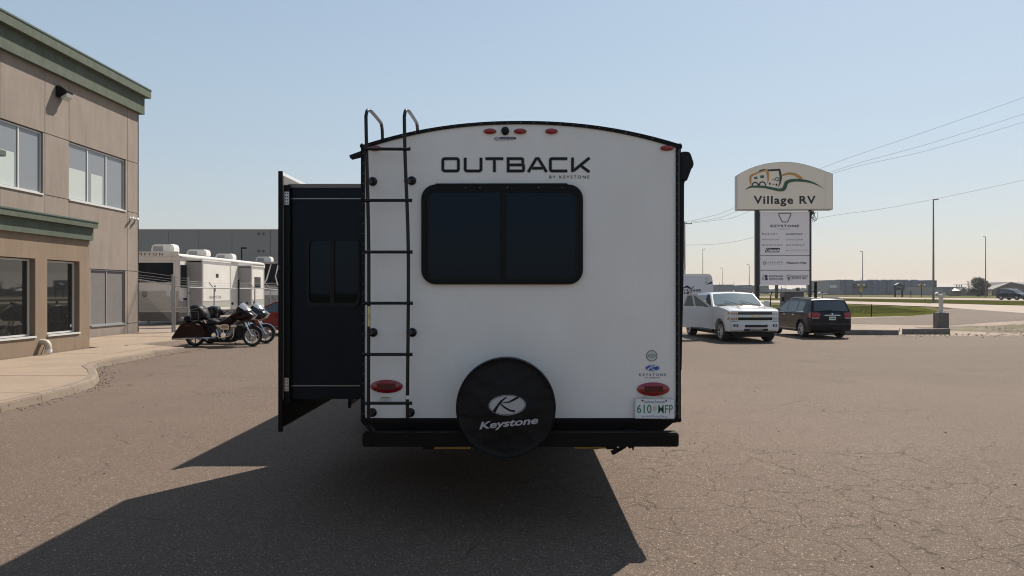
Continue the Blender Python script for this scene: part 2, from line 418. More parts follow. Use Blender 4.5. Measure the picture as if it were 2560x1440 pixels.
        near = ramp(math_('ADD', math_('MULTIPLY', dv.outputs['Value'], .14), math_('MULTIPLY', nz(.8, 4), .5)), .42, .80, (1, 1, 1), (0, 0, 0))
        c1 = math_('MULTIPLY', crack(2.3, .005, .016), math_('MAXIMUM', near, ramp(nz(.28, 3), .56, .66)))
        c2 = math_('MULTIPLY', crack(5.6, .007, .03), math_('MULTIPLY', near, ramp(nz(1.1, 3), .45, .6)))
        c3 = math_('MULTIPLY', crack(.42, .0012, .0045), ramp(nz(.9, 3), .47, .58))
        brk = ramp(nz(7, 4, .7), .40, .52)
        cr = math_('MULTIPLY', math_('MAXIMUM', math_('MAXIMUM', c1, c2), c3), brk)
        col = mix(math_('MULTIPLY', cr, .72), col, tuple(c * .25 for c in dark))
        h = math_('SUBTRACT', h, math_('MULTIPLY', cr, .9))
    if patches:
        col = mix(ramp(nz(patches[1], 8, .7), patches[2], patches[3]), col, patches[0])
    Lk(col, b.inputs['Base Color'])
    bp = N.new('ShaderNodeBump'); bp.inputs['Strength'].default_value = .55; bp.inputs['Distance'].default_value = .012
    Lk(h, bp.inputs['Height']); Lk(bp.outputs[0], b.inputs['Normal'])
    return m
M['asphalt'] = ground_mat('aged_brown_asphalt', (.144, .110, .087), (.129, .098, .077), (.162, .125, .100))
M['gravel'] = ground_mat('gravel_and_dirt', (.30, .235, .185), (.21, .165, .13), (.33, .27, .21), cracks=False, patches=((.14, .12, .06), .5, .60, .72))
M['highway'] = ground_mat('pale_highway', (.40, .34, .30), (.34, .29, .25), (.42, .36, .32), speck=False, cracks=False)
M['grass'] = ground_mat('mown_grass', (.074, .077, .020), (.052, .056, .014), (.095, .090, .032), speck=False, cracks=False, patches=((.13, .115, .05), .35, .60, .85))
M['field'] = ground_mat('dry_prairie', (.125, .118, .06), (.085, .085, .038), (.17, .15, .085), speck=False, cracks=False)
M['dirt'] = ground_mat('loose_dirt', (.15, .115, .082), (.06, .046, .032), (.26, .21, .16), cracks=False, patches=((.11, .11, .04), 1.2, .50, .62))
# ------------------------------------------------------------------ ground
def sheet(name, pts, z, m, kind='structure', label=None, sub=None):
    mb = MB(); mb.poly([(p[0], p[1], z) for p in pts]); o = mb.build(name, m)
    o['kind'] = kind
    if label: o['label'] = label
    return o
def gp(*px): return [tuple(G(*p))[:2] for p in px]

sheet('terrain', [(-3000, -600), (3000, -600), (3000, 5000), (-3000, 5000)], -.10, M['field'])
sheet('gravel_yard', [(-60, 24), (60, 24), (75, 52), (45, 62), (14, 62), (-10, 95), (-60, 95)], -.035, M['gravel'])
sheet('parking_lot', [(-16.5, -40), (60, -40), (60, 27.2), (24.5, 28.2), (19.8, 29.6), (13.0, 30.6), (5, 33), (-8, 34), (-12.5, 31.5), (-16.5, 31)], 0, M['asphalt'])
# highway lanes and verges, traced on the ground
sheet('near_lane', gp((1400, 749.5), (1905, 750.5), (2110, 752.6), (2340, 758), (2560, 763.6), (3000, 775), (3000, 800), (2560, 782), (2330, 766), (2110, 758.6), (1905, 755.5), (1400, 753.5)), -.02, M['highway'])
sheet('far_lane', gp((1400, 740.6), (1905, 741.3), (2110, 742.7), (2340, 744.5), (2560, 746.6), (3000, 751), (3000, 757.5), (2560, 752), (2340, 748.2), (2110, 745.6), (1905, 743.6), (1400, 742.6)), -.02, M['highway'])
sheet('access_road', gp((2115, 795), (2250, 791), (2345, 783), (2352, 772), (2420, 768), (2560, 777), (3000, 797), (3000, 812), (2560, 800), (2450, 806), (2376, 812), (2110, 808)), -.026, M['asphalt'])
grass = sheet('verge', gp((1850, 762), (2118, 762.5), (2200, 763.5), (2300, 768), (2345, 776), (2330, 784), (2270, 789), (2120, 792), (1850, 796)), -.03, M['grass'])
sheet('median', gp((1400, 743.4), (1905, 744.4), (2110, 746.2), (2340, 749), (2560, 752.8), (3000, 758.6), (3000, 773), (2560, 762), (2340, 757), (2110, 751.8), (1905, 750), (1400, 748.5)), -.03, M['grass'])

# low broken bank at the right edge of the lot
def bank():
    mb = MB(); nx, ny = 90, 26
    x0, x1, y0, y1 = 18.6, 42, 30.2, 43
    for j in range(ny + 1):
        for i in range(nx + 1):
            x = x0 + (x1 - x0) * i / nx; y = y0 + (y1 - y0) * j / ny
            t = (x - x0) / 10.0
            c = 38.3 + .10 * (x - 20)
            prof = math.exp(-((y - 35.2) / 3.0) ** 2) * min(1, max(0, t)) * .34
            n_ = noise.fractal(Vector((x * .9, y * .9, 3)), .9, 2.1, 5)
            z = -.06 + prof * (.75 + .5 * n_) + .13 * n_ * min(1, t)
            if y > c: z = -.06
            edge = min(1, (x - x0) / 1.5, (y - y0) / 1.2)
            z = -.06 + (z + .06) * max(0, edge)
            mb.v.append((x, y, z))
    for j in range(ny):
        for i in range(nx):
            a = j * (nx + 1) + i; mb.f.append((a, a + 1, a + nx + 2, a + nx + 1))
    mb.build('dirt_bank', M['dirt'], smooth=True)['kind'] = 'structure'
bank()

# ------------------------------------------------------------------ pavement with kerb
kerbA = [(-7.7, -8), (-7.72, 4), (-7.75, 11), (-7.78, 12), (-7.86, 13), (-8.08, 14.0), (-8.5, 14.9), (-9.05, 15.8), (-9.65, 16.6), (-9.95, 17.4), (-10.0, 18.1), (-10.05, 19.4), (-10.15, 20.6), (-10.05, 21.5), (-9.98, 22.0)]
polyA = kerbA + [(-12.0, 23.3), (-12.0, 22.5), (-12.55, 22.2), (-12.55, -8)]
kerbC = [(-12.05, 22.8), (-11.85, 23.8), (-11.72, 25.0), (-11.75, 26.0), (-12.0, 27.2), (-12.25, 28.4), (-12.45, 30.1)]
polyC = kerbC + [(-15.45, 30.1), (-15.45, 22.2), (-12.05, 22.2)]
def clip(poly, x0, x1, y0, y1):
    def cut(ps, ins, inter):
        out = []
        for i in range(len(ps)):
            a, b_ = ps[i - 1], ps[i]
            if ins(b_):
                if not ins(a): out.append(inter(a, b_))
                out.append(b_)
            elif ins(a): out.append(inter(a, b_))
        return out
    def ix(v): return lambda a, b_: (v, a[1] + (b_[1] - a[1]) * (v - a[0]) / (b_[0] - a[0]))
    def iy(v): return lambda a, b_: (a[0] + (b_[0] - a[0]) * (v - a[1]) / (b_[1] - a[1]), v)
    for ins, it in ((lambda p: p[0] >= x0, ix(x0)), (lambda p: p[0] <= x1, ix(x1)), (lambda p: p[1] >= y0, iy(y0)), (lambda p: p[1] <= y1, iy(y1))):
        if poly: poly = cut(poly, ins, it)
    return poly
pave = MB(); pave.poly([(p[0], p[1], .09) for p in polyA]); pave.poly([(p[0], p[1], .09) for p in polyC])
pv = pave.build('pavement', M['kerb']); pv['kind'] = 'structure'
random.seed(5)
def slabs(poly, xs, ys):
    for i in range(len(xs) - 1):
        for j in range(len(ys) - 1):
            c = clip(list(poly), xs[i] + .007, xs[i + 1] - .007, ys[j] + .007, ys[j + 1] - .007)
            if len(c) >= 3:
                # drop repeated points
                q = [c[k] for k in range(len(c)) if math.dist(c[k], c[k - 1]) > 1e-4]
                if len(q) < 3: continue
                dz = random.uniform(-.004, .004)
                mb = MB(); mb.prism([(p[0], p[1], .05) for p in q], (0, 0, .08 + dz)); mb.build('slab', M['concrete'], pv)
slabs(polyA, [-12.6, -10.9, -7.6], [-8, -4, -1, 2, 4.6, 7.2, 9.8, 12.2, 14.6, 17.2, 19.7, 23.5])
slabs(polyC, [-15.5, -13.6, -11.6], [22.2, 24.8, 27.4, 30.2])
def kerb(path):
    n = len(path)
    off = [q for q in (ribbon(path, .36))]
    # kerb stones: one prism per stretch, chipped joints between
    for i in range(n - 1):
        a0, a1, b1, b0 = off[i]
        inn0, inn1 = (a0, a1)
        p0, p1 = Vector(path[i]), Vector(path[i + 1])
        i0 = p0 + (inn0 - p0) * .9; i1 = p1 + (inn1 - p1) * .9
        L = (p1 - p0).length; k = max(1, round(L / 2.6))
        for s in range(k):
            g = .012 / L
            t0, t1 = s / k + g * (s > 0 or i > 0), (s + 1) / k
            A = p0.lerp(p1, t0); B = p0.lerp(p1, t1); C = i0.lerp(i1, t1); D = i0.lerp(i1, t0)
            o0 = (A - D).normalized() * .035; o1 = (B - C).normalized() * .035
            mb = MB()
            vs = [(*(A + o0), -.02), (*(B + o1), -.02), (*C, -.02), (*D, -.02), (*(A + o0 * .2), .105), (*(B + o1 * .2), .105), (*(A - o0 * .8), .142), (*(B - o1 * .8), .142), (*C, .142), (*D, .142)]
            mb.add(vs, [(0, 1, 5, 4), (4, 5, 7, 6), (6, 7, 8, 9), (2, 3, 9, 8), (0, 4, 6, 9, 3), (1, 2, 8, 7, 5)])
            mb.build('kerb_stone', M['kerb'], pv)
kerb(kerbA); kerb(kerbC)

# loose stones along kerb and on the lot
def pebbles():
    rnd = random.Random(3); mb = MB()
    def stone(x, y, r, z=0):
        b = len(mb.v); t = (1 + 5 ** .5) / 2
        for v in [(-1, t, 0), (1, t, 0), (-1, -t, 0), (1, -t, 0), (0, -1, t), (0, 1, t), (0, -1, -t), (0, 1, -t), (t, 0, -1), (t, 0, 1), (-t, 0, -1), (-t, 0, 1)]:
            k = r * rnd.uniform(.35, .62); mb.v.append((x + v[0] * k, y + v[1] * k, z + max(0, r * .45 + v[2] * k * .6)))
        for f in [(0, 11, 5), (0, 5, 1), (0, 1, 7), (0, 7, 10), (0, 10, 11), (1, 5, 9), (5, 11, 4), (11, 10, 2), (10, 7, 6), (7, 1, 8), (3, 9, 4), (3, 4, 2), (3, 2, 6), (3, 6, 8), (3, 8, 9), (4, 9, 5), (2, 4, 11), (6, 2, 10), (8, 6, 7), (9, 8, 1)]:
            mb.f.append(tuple(i + b for i in f))
    for k in range(420):
        i = rnd.randrange(2, len(kerbA) - 1); a, b_ = Vector(kerbA[i]), Vector(kerbA[i + 1]); p = a.lerp(b_, rnd.random())
        stone(p.x + abs(rnd.gauss(.03, .16)) + .03, p.y + rnd.gauss(0, .1), rnd.uniform(.004, .02))
    for k in range(260):
        y = 4.8 + 24 * rnd.random() ** 1.4; x = rnd.uniform(-.75, .75) * y
        if x < -7.4: continue
        stone(x, y, rnd.uniform(.004, .014))
    for k in range(500):
        x = rnd.uniform(12, 30); y = rnd.gauss(30.3, .8); stone(x, y, rnd.uniform(.01, .05), -.02)
    o = mb.build('pebbles', M['kerb']); o['kind'] = 'stuff'; o['label'] = 'loose stones and crumbs along the kerb and on the asphalt'
pebbles()

def tufts(name, regions, n, hmin, hmax, m, seed, label):
    """clumps of blades inside ground quads (corners in order)"""
    rnd = random.Random(seed); mb = MB()
    for (qd, wgt, z) in regions:
        for _ in range(int(n * wgt)):
            u, v = rnd.random(), rnd.random()
            a_, b__, c_, d_ = [Vector(p) for p in qd]; pp = a_.lerp(b__, u).lerp(d_.lerp(c_, u), v); x, y = pp.x, pp.y; h = rnd.uniform(hmin, hmax)
            for _b in range(5):
                a = rnd.uniform(0, math.pi * 2); r = rnd.uniform(0, h * .5); bx, by = x + math.cos(a) * r, y + math.sin(a) * r
                wv = h * .12; dx, dy = math.cos(a + 1.5) * wv, math.sin(a + 1.5) * wv; lean = h * .4
                mb.add([(bx - dx, by - dy, z), (bx + dx, by + dy, z), (bx + math.cos(a) * lean, by + math.sin(a) * lean, z + h * rnd.uniform(.6, 1.1))], [(0, 1, 2)])
    o = mb.build(name, m); o['kind'] = 'stuff'; o['label'] = label
M['blade'] = mat('grass_blade', (.072, .074, .022), .8, noise_=(.25, .9, (.10, .095, .03)))
M['weed'] = mat('dry_weed', (.22, .17, .09), .8, noise_=(.8, .9, (.12, .12, .04)))
tufts('grass', [(gp((1860, 763), (2200, 764.5), (2325, 780), (1860, 794)), 1.0, -.035), (gp((2110, 747), (2560, 754), (2560, 760.5), (2110, 751)), .6, -.03)], 9000, .03, .09, M['blade'], 2, 'green mown grass tufts between the lot and the highway')
tufts('weeds', [([(21, 31.4), (40, 31.4), (40, 36.8), (22, 36.4)], 1.0, .04)], 1500, .02, .07, M['weed'], 4, 'dry weeds on the low dirt bank at the right edge of the lot')

# ------------------------------------------------------------------ two-storey building, left
XT = -15.6
tb = thing('office_building', 'two-storey taupe stucco building with green cornice and grouped pale windows', 'building', (XT, 20, 0))
ys = [-6, 4, 12, 18.4, 20.6, 22.2, 24.3, 25.6, 29.42, 30.28]
zs = [.06, .52, 2.61, 4.97, 7.0, 9.06]
g = .012
MB().box(-34, XT - .14, -6, 30.2, 0, 9.7).build('wall_core', M['dark'], tb)
holes = {(4, 3), (3, 3), (5, 3), (7, 3)}
def addpanel(y0, y1, z0, z1):
    MB().box(XT - .3, XT, y0 + g, y1 - g, z0 + g, z1 - g).build('wall_panel', M['stucco'], tb)
cols = list(zip(ys[:-1], ys[1:]))
for ci, (y0, y1) in enumerate(cols):
    for ri in range(5):
        z0, z1 = zs[ri], zs[ri + 1]
        if (ri == 3 and ((20.6 <= y0 + .01 and y1 <= 24.31) or ci == 7)): continue
        if ri == 1 and ci == 7: continue
        if ri < 2 and ci < 5: continue
        addpanel(y0, y1, z0, z1)
for a, b_, c, d in ((24.2, 24.3, 4.97, 7.0), (29.27, 29.42, 4.97, 7.0), (25.6, 26.9, .52, 2.61), (29.24, 29.42, .52, 2.61)):
    MB().box(XT - .3, XT - .001, a + (g if a == 25.6 else 0), b_ - g, c + g, d - g).build('wall_panel', M['stucco'], tb)
MB().box(-34, XT, 30.2, 30.28, 0, 9.06).build('end_wall', M['stucco'], tb)
# cornice
MB().box(-34, XT + .17, -6, 30.42, 9.05, 9.75).build('cornice_band', M['green'], tb)
MB().box(-34.2, XT + .35, -6, 30.6, 9.752, 10.05).build('cornice_fascia', M['green'], tb)
MB().box(-34.2, XT + .37, -6, 30.62, 10.052, 10.12).build('roof_cap', M['greencap'], tb, bevel=.01)
def window(parent, X, y0, y1, z0, z1, mull, glass, deep=.12, fr=.045, blinds=(), blindz=None, framemat=None):
    fm = framemat or M['winframe']
    fmb = MB(); xf0, xf1 = X - deep, X - deep + .06
    fmb.box(xf0, xf1, y0, y1, z0, z0 + fr); fmb.box(xf0, xf1, y0, y1, z1 - fr, z1)
    fmb.box(xf0, xf1, y0, y0 + fr, z0 + fr, z1 - fr); fmb.box(xf0, xf1, y1 - fr, y1, z0 + fr, z1 - fr)
    for m_ in mull: fmb.box(xf0, xf1 - .003, m_ - fr * .6, m_ + fr * .6, z0 + fr, z1 - fr)
    wd = fmb.build('window', fm, parent)
    ed = [y0 + fr] + [v for m_ in mull for v in (m_ - fr * .6, m_ + fr * .6)] + [y1 - fr]
    for k in range(0, len(ed), 2):
        MB().box(xf0 + .02, xf0 + .028, ed[k], ed[k + 1], z0 + fr, z1 - fr).build('pane', glass, wd)
    MB().box(X - .02, X + .035, y0 - .02, y1 + .02, z0 - .05, z0 - .002).build('sill', fm, wd)
    return wd
def blind(parent, X, y0, y1, z0, z1, m='blind'):
    return MB().box(X - .09, X - .088, y0, y1, z0, z1).build('blind', M[m], parent)
wA = window(tb, XT, 25.62, 29.26, 4.99, 6.98, (26.8, 28.0), M['greyglass'])
wB = window(tb, XT, 20.62, 24.19, 4.99, 6.98, (21.85, 23.1), M['greyglass'])
for (a, b_) in ((25.68, 26.7), (27.05, 27.8)): blind(wA, XT, a, b_, 5.05, 6.1)
for (a, b_) in ((22.15, 22.95), (20.7, 21.7)): blind(wB, XT, a, b_, 5.05, 6.1)
window(tb, XT, 26.91, 29.23, .54, 2.6, (28.0,), M['screen'], deep=.1, fr=.035, framemat=M['galv'])
# behind the glass
# wall light
wl = thing('wall_light', 'dark bronze wall lamp with clear lens high on the taupe wall', 'lamp', (XT, 25.05, 8.45))
lm = MB(); lm.prism([(XT, 24.84, 8.34), (XT, 24.84, 8.72), (XT + .12, 24.84, 8.72), (XT + .36, 24.84, 8.56), (XT + .36, 24.84, 8.48), (XT + .14, 24.84, 8.34)], (0, .42, 0)); lm.build('housing', M['steel_black'], wl, bevel=.02)
ll = MB(); ll.prism([(XT + .15, 24.88, 8.33), (XT + .375, 24.88, 8.47), (XT + .34, 24.88, 8.36), (XT + .2, 24.88, 8.25)], (0, .34, 0)); ll.build('lens', mat('frosted_lens', (.5, .5, .48), .2), wl)
# twin cameras near the corner
for k, (yy, lab) in enumerate(((29.62, 'small white security camera on the taupe wall, the one nearer the window'), (29.98, 'small white security camera on the taupe wall, the one nearer the corner'))):
    t = thing('security_camera', lab, 'camera', (XT, yy, 4.72), group='security cameras at the wall corner')
    MB().lathe([(.0, 0), (.055, 0), (.055, .02), (.0, .02)], (XT, yy, 4.72), (1, 0, 0), 12).build('mount', M['white'], t, smooth=True)
    MB().tube([(XT + .015, yy, 4.72), (XT + .1, yy, 4.73), (XT + .12, yy, 4.72)], .018).build('arm', M['white'], t, smooth=True)
    MB().tube([(XT + .06, yy + .1, 4.745), (XT + .16, yy - .14, 4.69)], .045, 12).build('body', M['white'], t, smooth=True)

# ------------------------------------------------------------------ low wing in front
XW = -12.6
lw = thing('low_wing', 'single-storey brown stucco wing with green parapet and two dark windows', 'building', (XW, 15, 0))
wy = [-6, 13.2, 15.2, 16.4, 19.24, 19.72, 21.17, 21.66]; wz = [.1, .62, 2.65, 3.3]
wm = MB()
for i in range(len(wy) - 1):
    for j in range(3):
        if j == 1 and i in (1, 3, 5): continue
        wm.box(XW - .24, XW, wy[i], wy[i + 1], wz[j], wz[j + 1])
wo_ = wm.build('wall', M['stucco2'], lw)
MB().box(XT + .02, XW - .002, 21.44, 21.66, 0.02, 3.3).build('end_wall', M['stucco2'], lw)
MB().box(XT + .02, XW - .9, -6, 21.4, .05, 3.2).build('interior', M['dark'], lw)
MB().box(XW - .2, XW - .03, -6, 21.6, 0, .1).build('footing', M['dark'], lw)
MB().box(XT + .02, XW + .09, -6, 21.70, 3.28, 3.64).build('parapet_band', M['green'], lw)
MB().box(XT + .02, XW + .2, -6, 21.75, 3.642, 3.79).build('parapet_fascia', M['green'], lw)
MB().box(XT + .02, XW + .22, -6, 21.77, 3.792, 3.84).build('parapet_cap', M['greencap'], lw, bevel=.01)
gl2 = mat('shop_window_glass', (.018, .018, .018), .02, spec=1.0)
window(lw, XW, 13.22, 15.18, .64, 2.63, (), gl2, deep=.2)
w1 = window(lw, XW, 16.42, 19.22, .64, 2.63, (17.8,), gl2, deep=.2)
w2 = window(lw, XW, 19.74, 21.15, .64, 2.63, (), gl2, deep=.2)
MB().box(XW - .172, XW - .168, 21.0, 21.07, .78, .86).build('sticker', M['white'], w2)
# eave of the entrance tower
et = MB().box(XT, XW + .02, -6, 17.2, 3.85, 4.75).build('tower_wall', M['stucco2'], lw)
MB().box(XT, XW + .16, -6, 17.45, 4.752, 5.02).build('tower_fascia', M['green'], lw)
MB().box(XT, XW + .3, -6, 17.72, 5.022, 5.16).build('tower_cap', M['greencap'], lw, bevel=.01)
# vent pipe elbow
vp = thing('vent_pipe', 'beige plastic elbow pipe coming out of the brown wall', 'pipe', (XW, 19.45, .4))
el = [(XW - .05, 19.45, .46), (XW + .08, 19.45, .47), (XW + .15, 19.45, .45), (XW + .19, 19.45, .40), (XW + .205, 19.45, .33), (XW + .205, 19.45, .2)]
MB().tube(el, [.075, .075, .08, .08, .078, .075], 14).build('elbow', mat('beige_plastic', (.45, .4, .33), .5), vp, smooth=True)
MB().tube([(XW + .205, 19.45, .27), (XW + .205, 19.45, .19)], .088, 14).build('collar', M['white'], vp, smooth=True)
MB().tube([(XW + .12, 19.45, .45), (XW + .11, 19.4, .3), (XW + .05, 19.38, .14)], .008, 5).build('cord', M['blackpl'], vp)
# ------------------------------------------------------------------ travel trailer
YR = 5.65                                     # plane of its rear wall
R0 = frontal(YR)
tr = thing('travel_trailer', 'white travel trailer seen from behind with black ladder, wide dark window and covered spare wheel', 'trailer', (0, 9.5, 0))
def arch(pxL, pxR, yL, yT, yR, n=24):
    out = []
    for i in range(n + 1):
        u = i / n; px = pxL + (pxR - pxL) * u
        q = 2 * u - 1; base = yL + (yR - yL) * u
        out.append((px, base - (base - yT) * (1 - abs(q) ** 2.15)))
    return out
ao = arch(903, 1702, 363, 302, 361)
ai = arch(911, 1691, 371, 310, 369)
# white rear skin, 12 cm thick, then the body behind
pan = [(911, 1046)] + ai + [(1691, 1046)]
MB().prism([P(x, y, YR) for x, y in pan], (0, .06, 0)).build('rear_wall', M['gelcoat'], tr)
body = [(903, 1046)] + ao + [(1702, 1046)]
bb = MB(); bb.prism([P(x, y, YR) + Vector((0, .062, 0)) for x, y in body], (0, 8.2, 0))
bo = bb.build('body', M['gelcoat'], tr)
# mouldings
mb = MB()
for q in ringpolys(ao, ai)[:-1]: mb.prism([P(x, y, YR - .012) for x, y in q], (0, .07, 0))
mb.build('roof_moulding', M['blacktrim'], tr)
def edge(name, x0, x1, y0, y1, Y=YR - .014, d=.12, m='blacktrim', bevel=0, parent=None, label=None):
    a = P(x0, y1, Y); b_ = P(x1, y0, Y)
    return MB().box(a.x, b_.x, Y, Y + d, a.z, b_.z).build(name, M[m], parent or tr, bevel=bevel, label=label)
edge('corner_moulding', 902, 911.5, 362, 1052); edge('corner_moulding', 1690, 1702.5, 360, 1054)
edge('corner_joint', 903.5, 906, 372, 1046, YR - .018, .01, 'blackfiber'); edge('corner_joint', 1697, 1698.2, 372, 1046, YR - .018, .01, 'decal_grey')
edge('corner_cap', 1695, 1706, 358, 372, YR - .02, .1, bevel=.008); edge('corner_cap', 899, 908, 358, 370, YR - .02, .1, bevel=.008)
edge('corner_foot', 1682, 1704, 1044, 1056, YR - .02, .12, bevel=.006); edge('corner_foot', 901, 915, 1044, 1056, YR - .02, .12, bevel=.006)
edge('belt_rail', 905, 1690, 1045.5, 1057, YR - .01, .1)
# underbody skirt, tapered
sk = [(915, 1056), (945, 1079), (1655, 1079), (1684, 1056)]
MB().prism([P(x, y, YR + .03) for x, y in sk], (0, 8.0, 0)).build('underbody', M['steel_black'], tr)
MB().prism([P(x, y, YR) for x, y in ((905, 1050), (913, 1054), (932, 1080), (926, 1080), (905, 1058))], (0, .03, 0)).build('drain_tube', M['blackpl'], tr)
# gutter spout and awning
gs = MB(); gs.prism([P(x, y, 5.62) for x, y in ((873, 388), (903, 377), (903, 388), (875, 395))], (0, .08, 0)); gs.build('gutter_spout', M['blackpl'], tr)
aw = MB(); aw.prism([P(x, y, 5.72) for x, y in ((1702.5, 381), (1706, 379), (1716, 378.6), (1723, 380), (1727, 385), (1731, 396), (1733, 407), (1731, 416), (1726, 430), (1720, 446), (1718, 450.5), (1714.5, 452), (1710.8, 451), (1708, 448), (1702.5, 448))], (0, .06, 0))
awn = aw.build('awning', M['blackpl'], tr, bevel=.006)
ar = P(1716, 408, 5.76); MB().tube([ar + Vector((0, .02, 0)), Vector((ar.x, 10.6, ar.z))], .062, 14).build('fabric_roll', M['blackfiber'], awn, smooth=True)
mb = MB(); mb.prism([P(x, y, 5.74) for x, y in ((1702, 446), (1710.5, 446), (1710, 640), (1704, 926), (1699, 926), (1699, 600))], (0, .04, 0)); mb.build('awning_arm', M['blackpl'], awn)
edge('arm_bolt', 1709.5, 1711.5, 454, 458, 5.735, .02, 'blackpl', parent=awn)
# trim screws along the mouldings, sealant beads, dirt runs
mb = MB()
for k in range(27):
    for x in (907.5, 1694.2): mb.ell(P(x, 384 + k * 25, YR - .014), .0032, .0032, .002, 8, .0015)
for k in range(2, 23): 
    i_ = k; mb.ell(P((ao[i_][0] + ai[i_][0]) / 2, (ao[i_][1] + ai[i_][1]) / 2, YR - .012), .0032, .0032, .002, 8, .0015)
sc_ = mb.build('trim_screws', M['galv'], tr); sc_['kind'] = 'stuff'
mb = MB(); mb.tube([P(912.3, 1044, YR - .001), P(912.3, 372, YR - .001)] , .0022, 5); mb.build('sealant_bead', M['coverprint'], tr)
mb = MB(); mb.tube([P(1689.6, 1044, YR - .001), P(1689.6, 370, YR - .001)] , .0022, 5); mb.build('sealant_bead', M['coverprint'], tr)
# big rear window
outer = rrect(1053, 1457.5, 461, 711, 36, 8); inner = rrect(1066, 1446, 475, 701, 24, 8)
mb = MB()
for q in ringpolys(outer, inner): mb.prism([P(x, y, YR - .03) for x, y in q], (0, .04, 0))
wb = mb.build('rear_window', M['blacktrim'], tr)
mb = MB(); mb.prism([P(x, y, YR - .036) for x, y in ((1088, 460), (1090, 458.5), (1418, 458), (1420, 461), (1420, 464), (1088, 464))], (0, .046, 0)); mb.build('drip_rail', M['blacktrim'], wb)
edge('mullion', 1250, 1265, 476, 699, YR - .026, .03, parent=wb)
mb = MB()
for q in ringpolys(rrect(1066, 1446, 475, 701, 24, 8), rrect(1072, 1438, 481, 694, 16, 8)): mb.prism([P(x, y, YR - .02) for x, y in q], (0, .024, 0))
mb.build('gasket', M['blackpl'], wb)
def glasspane(x0, x1, y0, y1, parent, Y, d=.004):
    a = P(x0, y1, Y); b_ = P(x1, y0, Y); return MB().box(a.x, b_.x, Y, Y + d, a.z, b_.z).build('pane', M['darkglass'], parent)
glasspane(1067, 1250, 476, 700, wb, YR - .012); glasspane(1265, 1445, 476, 700, wb, YR - .009)
mb = MB()
for x in (1164, 1200, 1268, 1346, 1406): mb.ell(P(x, 468.5, YR - .03), .0035, .0035, .002, 8, .001)
mb.build('screw', M['alu'], wb)
# marker lights, camera
for (x, y, rx, ry) in ((1225, 329, 16, 7.2), (1300.5, 329, 16, 7.2), (1378.5, 329, 16, 7.2), (938, 371.5, 16, 7), (1667, 371, 17, 7)):
    c = P(x, y, YR); k = YR / F
    ml = MB().ell(c, (rx + 1.5) * k, (ry + 1.3) * k, .006, 28).build('marker_light', M['gelcoat'], tr, smooth=True)
    MB().ell(c + Vector((0, -.006, 0)), rx * k, ry * k, .006, 28, .02).build('lens', M['redlens'], ml, smooth=True)
    MB().ell(c + Vector((0, -.0265, 0)), rx * k * .62, ry * k * .3, .002, 28, .003).build('reflector', M['redlens'], ml, smooth=True)
c = P(1263, 328, YR)
cm = MB().ell(c, .030, .031, .02, 24, .012).build('camera_cap', M['blackpl'], tr, smooth=True)
for (x, y, rx, ry) in ((967, 965.5, 40, 16.5), (1632.5, 972.5, 40.5, 17)):
    c = P(x, y, YR); k = YR / F
    tl = MB().ell(c, rx * k, ry * k, .012, 40, .012).build('tail_light', M['redlens'], tr, smooth=True)
    MB().ell(c + Vector((0, -.012, 0)), (rx - 6) * k, (ry - 4) * k, .008, 40, .012).build('lens', M['redlens'], tl, smooth=True)
    a = P(x - 23, y + 7, YR); b_ = P(x + 23, y - 8, YR)
    MB().box(a.x, b_.x, YR - .0345, YR - .02, a.z, b_.z).build('lamp_grid', M['redlens2'], tl)
D1 = frontal(YR - .0025); D2_ = frontal(YR - .0035); D3 = frontal(YR - .0045)
# OUTBACK lettering drawn as strokes
def letters():
    w_ = 5.9; t, b_ = 396.6, 427.4
    def o_(x0, x1): x0 += 3; x1 -= 3; return rrect(x0, x1, t, b_, 5, 3)
    L = []
    L.append((o_(1104, 1149), True))
    L.append(([(1163, 394), (1163, b_ - 4), (1164.5, b_ - 1.2), (1167, b_), (1198.5, b_), (1201, b_ - 1.2), (1202.5, b_ - 4), (1202.5, 394)], False))
    L.append(([(1213.5, t), (1258.5, t)], False)); L.append(([(1236, t + 3), (1236, 430.4)], False))
    L.append(([(1270.4, 411.5), (1270.4, t), (1303, t), (1306.5, t + 1.6), (1307, t + 5), (1307, 409.3)], False))
    L.append(([(1273.4, 412.2), (1306, 412.2), (1308.6, 413.6), (1309, 416.5), (1309, b_ - 4), (1308.3, b_ - 1), (1305, b_), (1270.4, b_), (1270.4, 411.5)], False))
    L.append(([(1320.5, 430.4), (1340.5, t), (1346, t), (1366.5, 430.4)], False)); L.append(([(1330.5, 420.6), (1356.5, 420.6)], False))
    L.append(([(1418.5, t), (1380, t), (1377, t + 1.3), (1376, t + 4), (1376, b_ - 4), (1377, b_ - 1.3), (1380, b_), (1418.5, b_)], False))
    L.append(([(1431.3, 393.7), (1431.3, 430.3)], False)); L.append(([(1434.5, 426.5), (1451, 413), (1474, 394.5)], False)); L.append(([(1449, 412), (1473.5, 430)], False))
    return L, w_
Ls, w_ = letters()
for k, (mapper, ww, mm, nm) in enumerate(((D1, w_ + 2.6, M['decal_grey'], 'letter_outline'), (D2_, w_, M['decal_dark'], 'letter'))):
    groups = [[0], [1], [2, 3], [4, 5], [6, 7], [8], [9, 10, 11]]
    for gi in groups:
        mb = MB()
        for n_, idx in enumerate(gi):
            pts, closed = Ls[idx]
            for q in ribbon(pts, ww, closed):
                mb.poly([mapper(p[0], p[1]) + Vector((0, -.0003 * n_, 0)) for p in q])
        mb.build(nm, mm, tr)
text('lettering', 'BY KEYSTONE', (1373.5, 1473.5, 438.6, 446.2), D1, M['decal_dark'], tr, bold=.012, space=1.5)
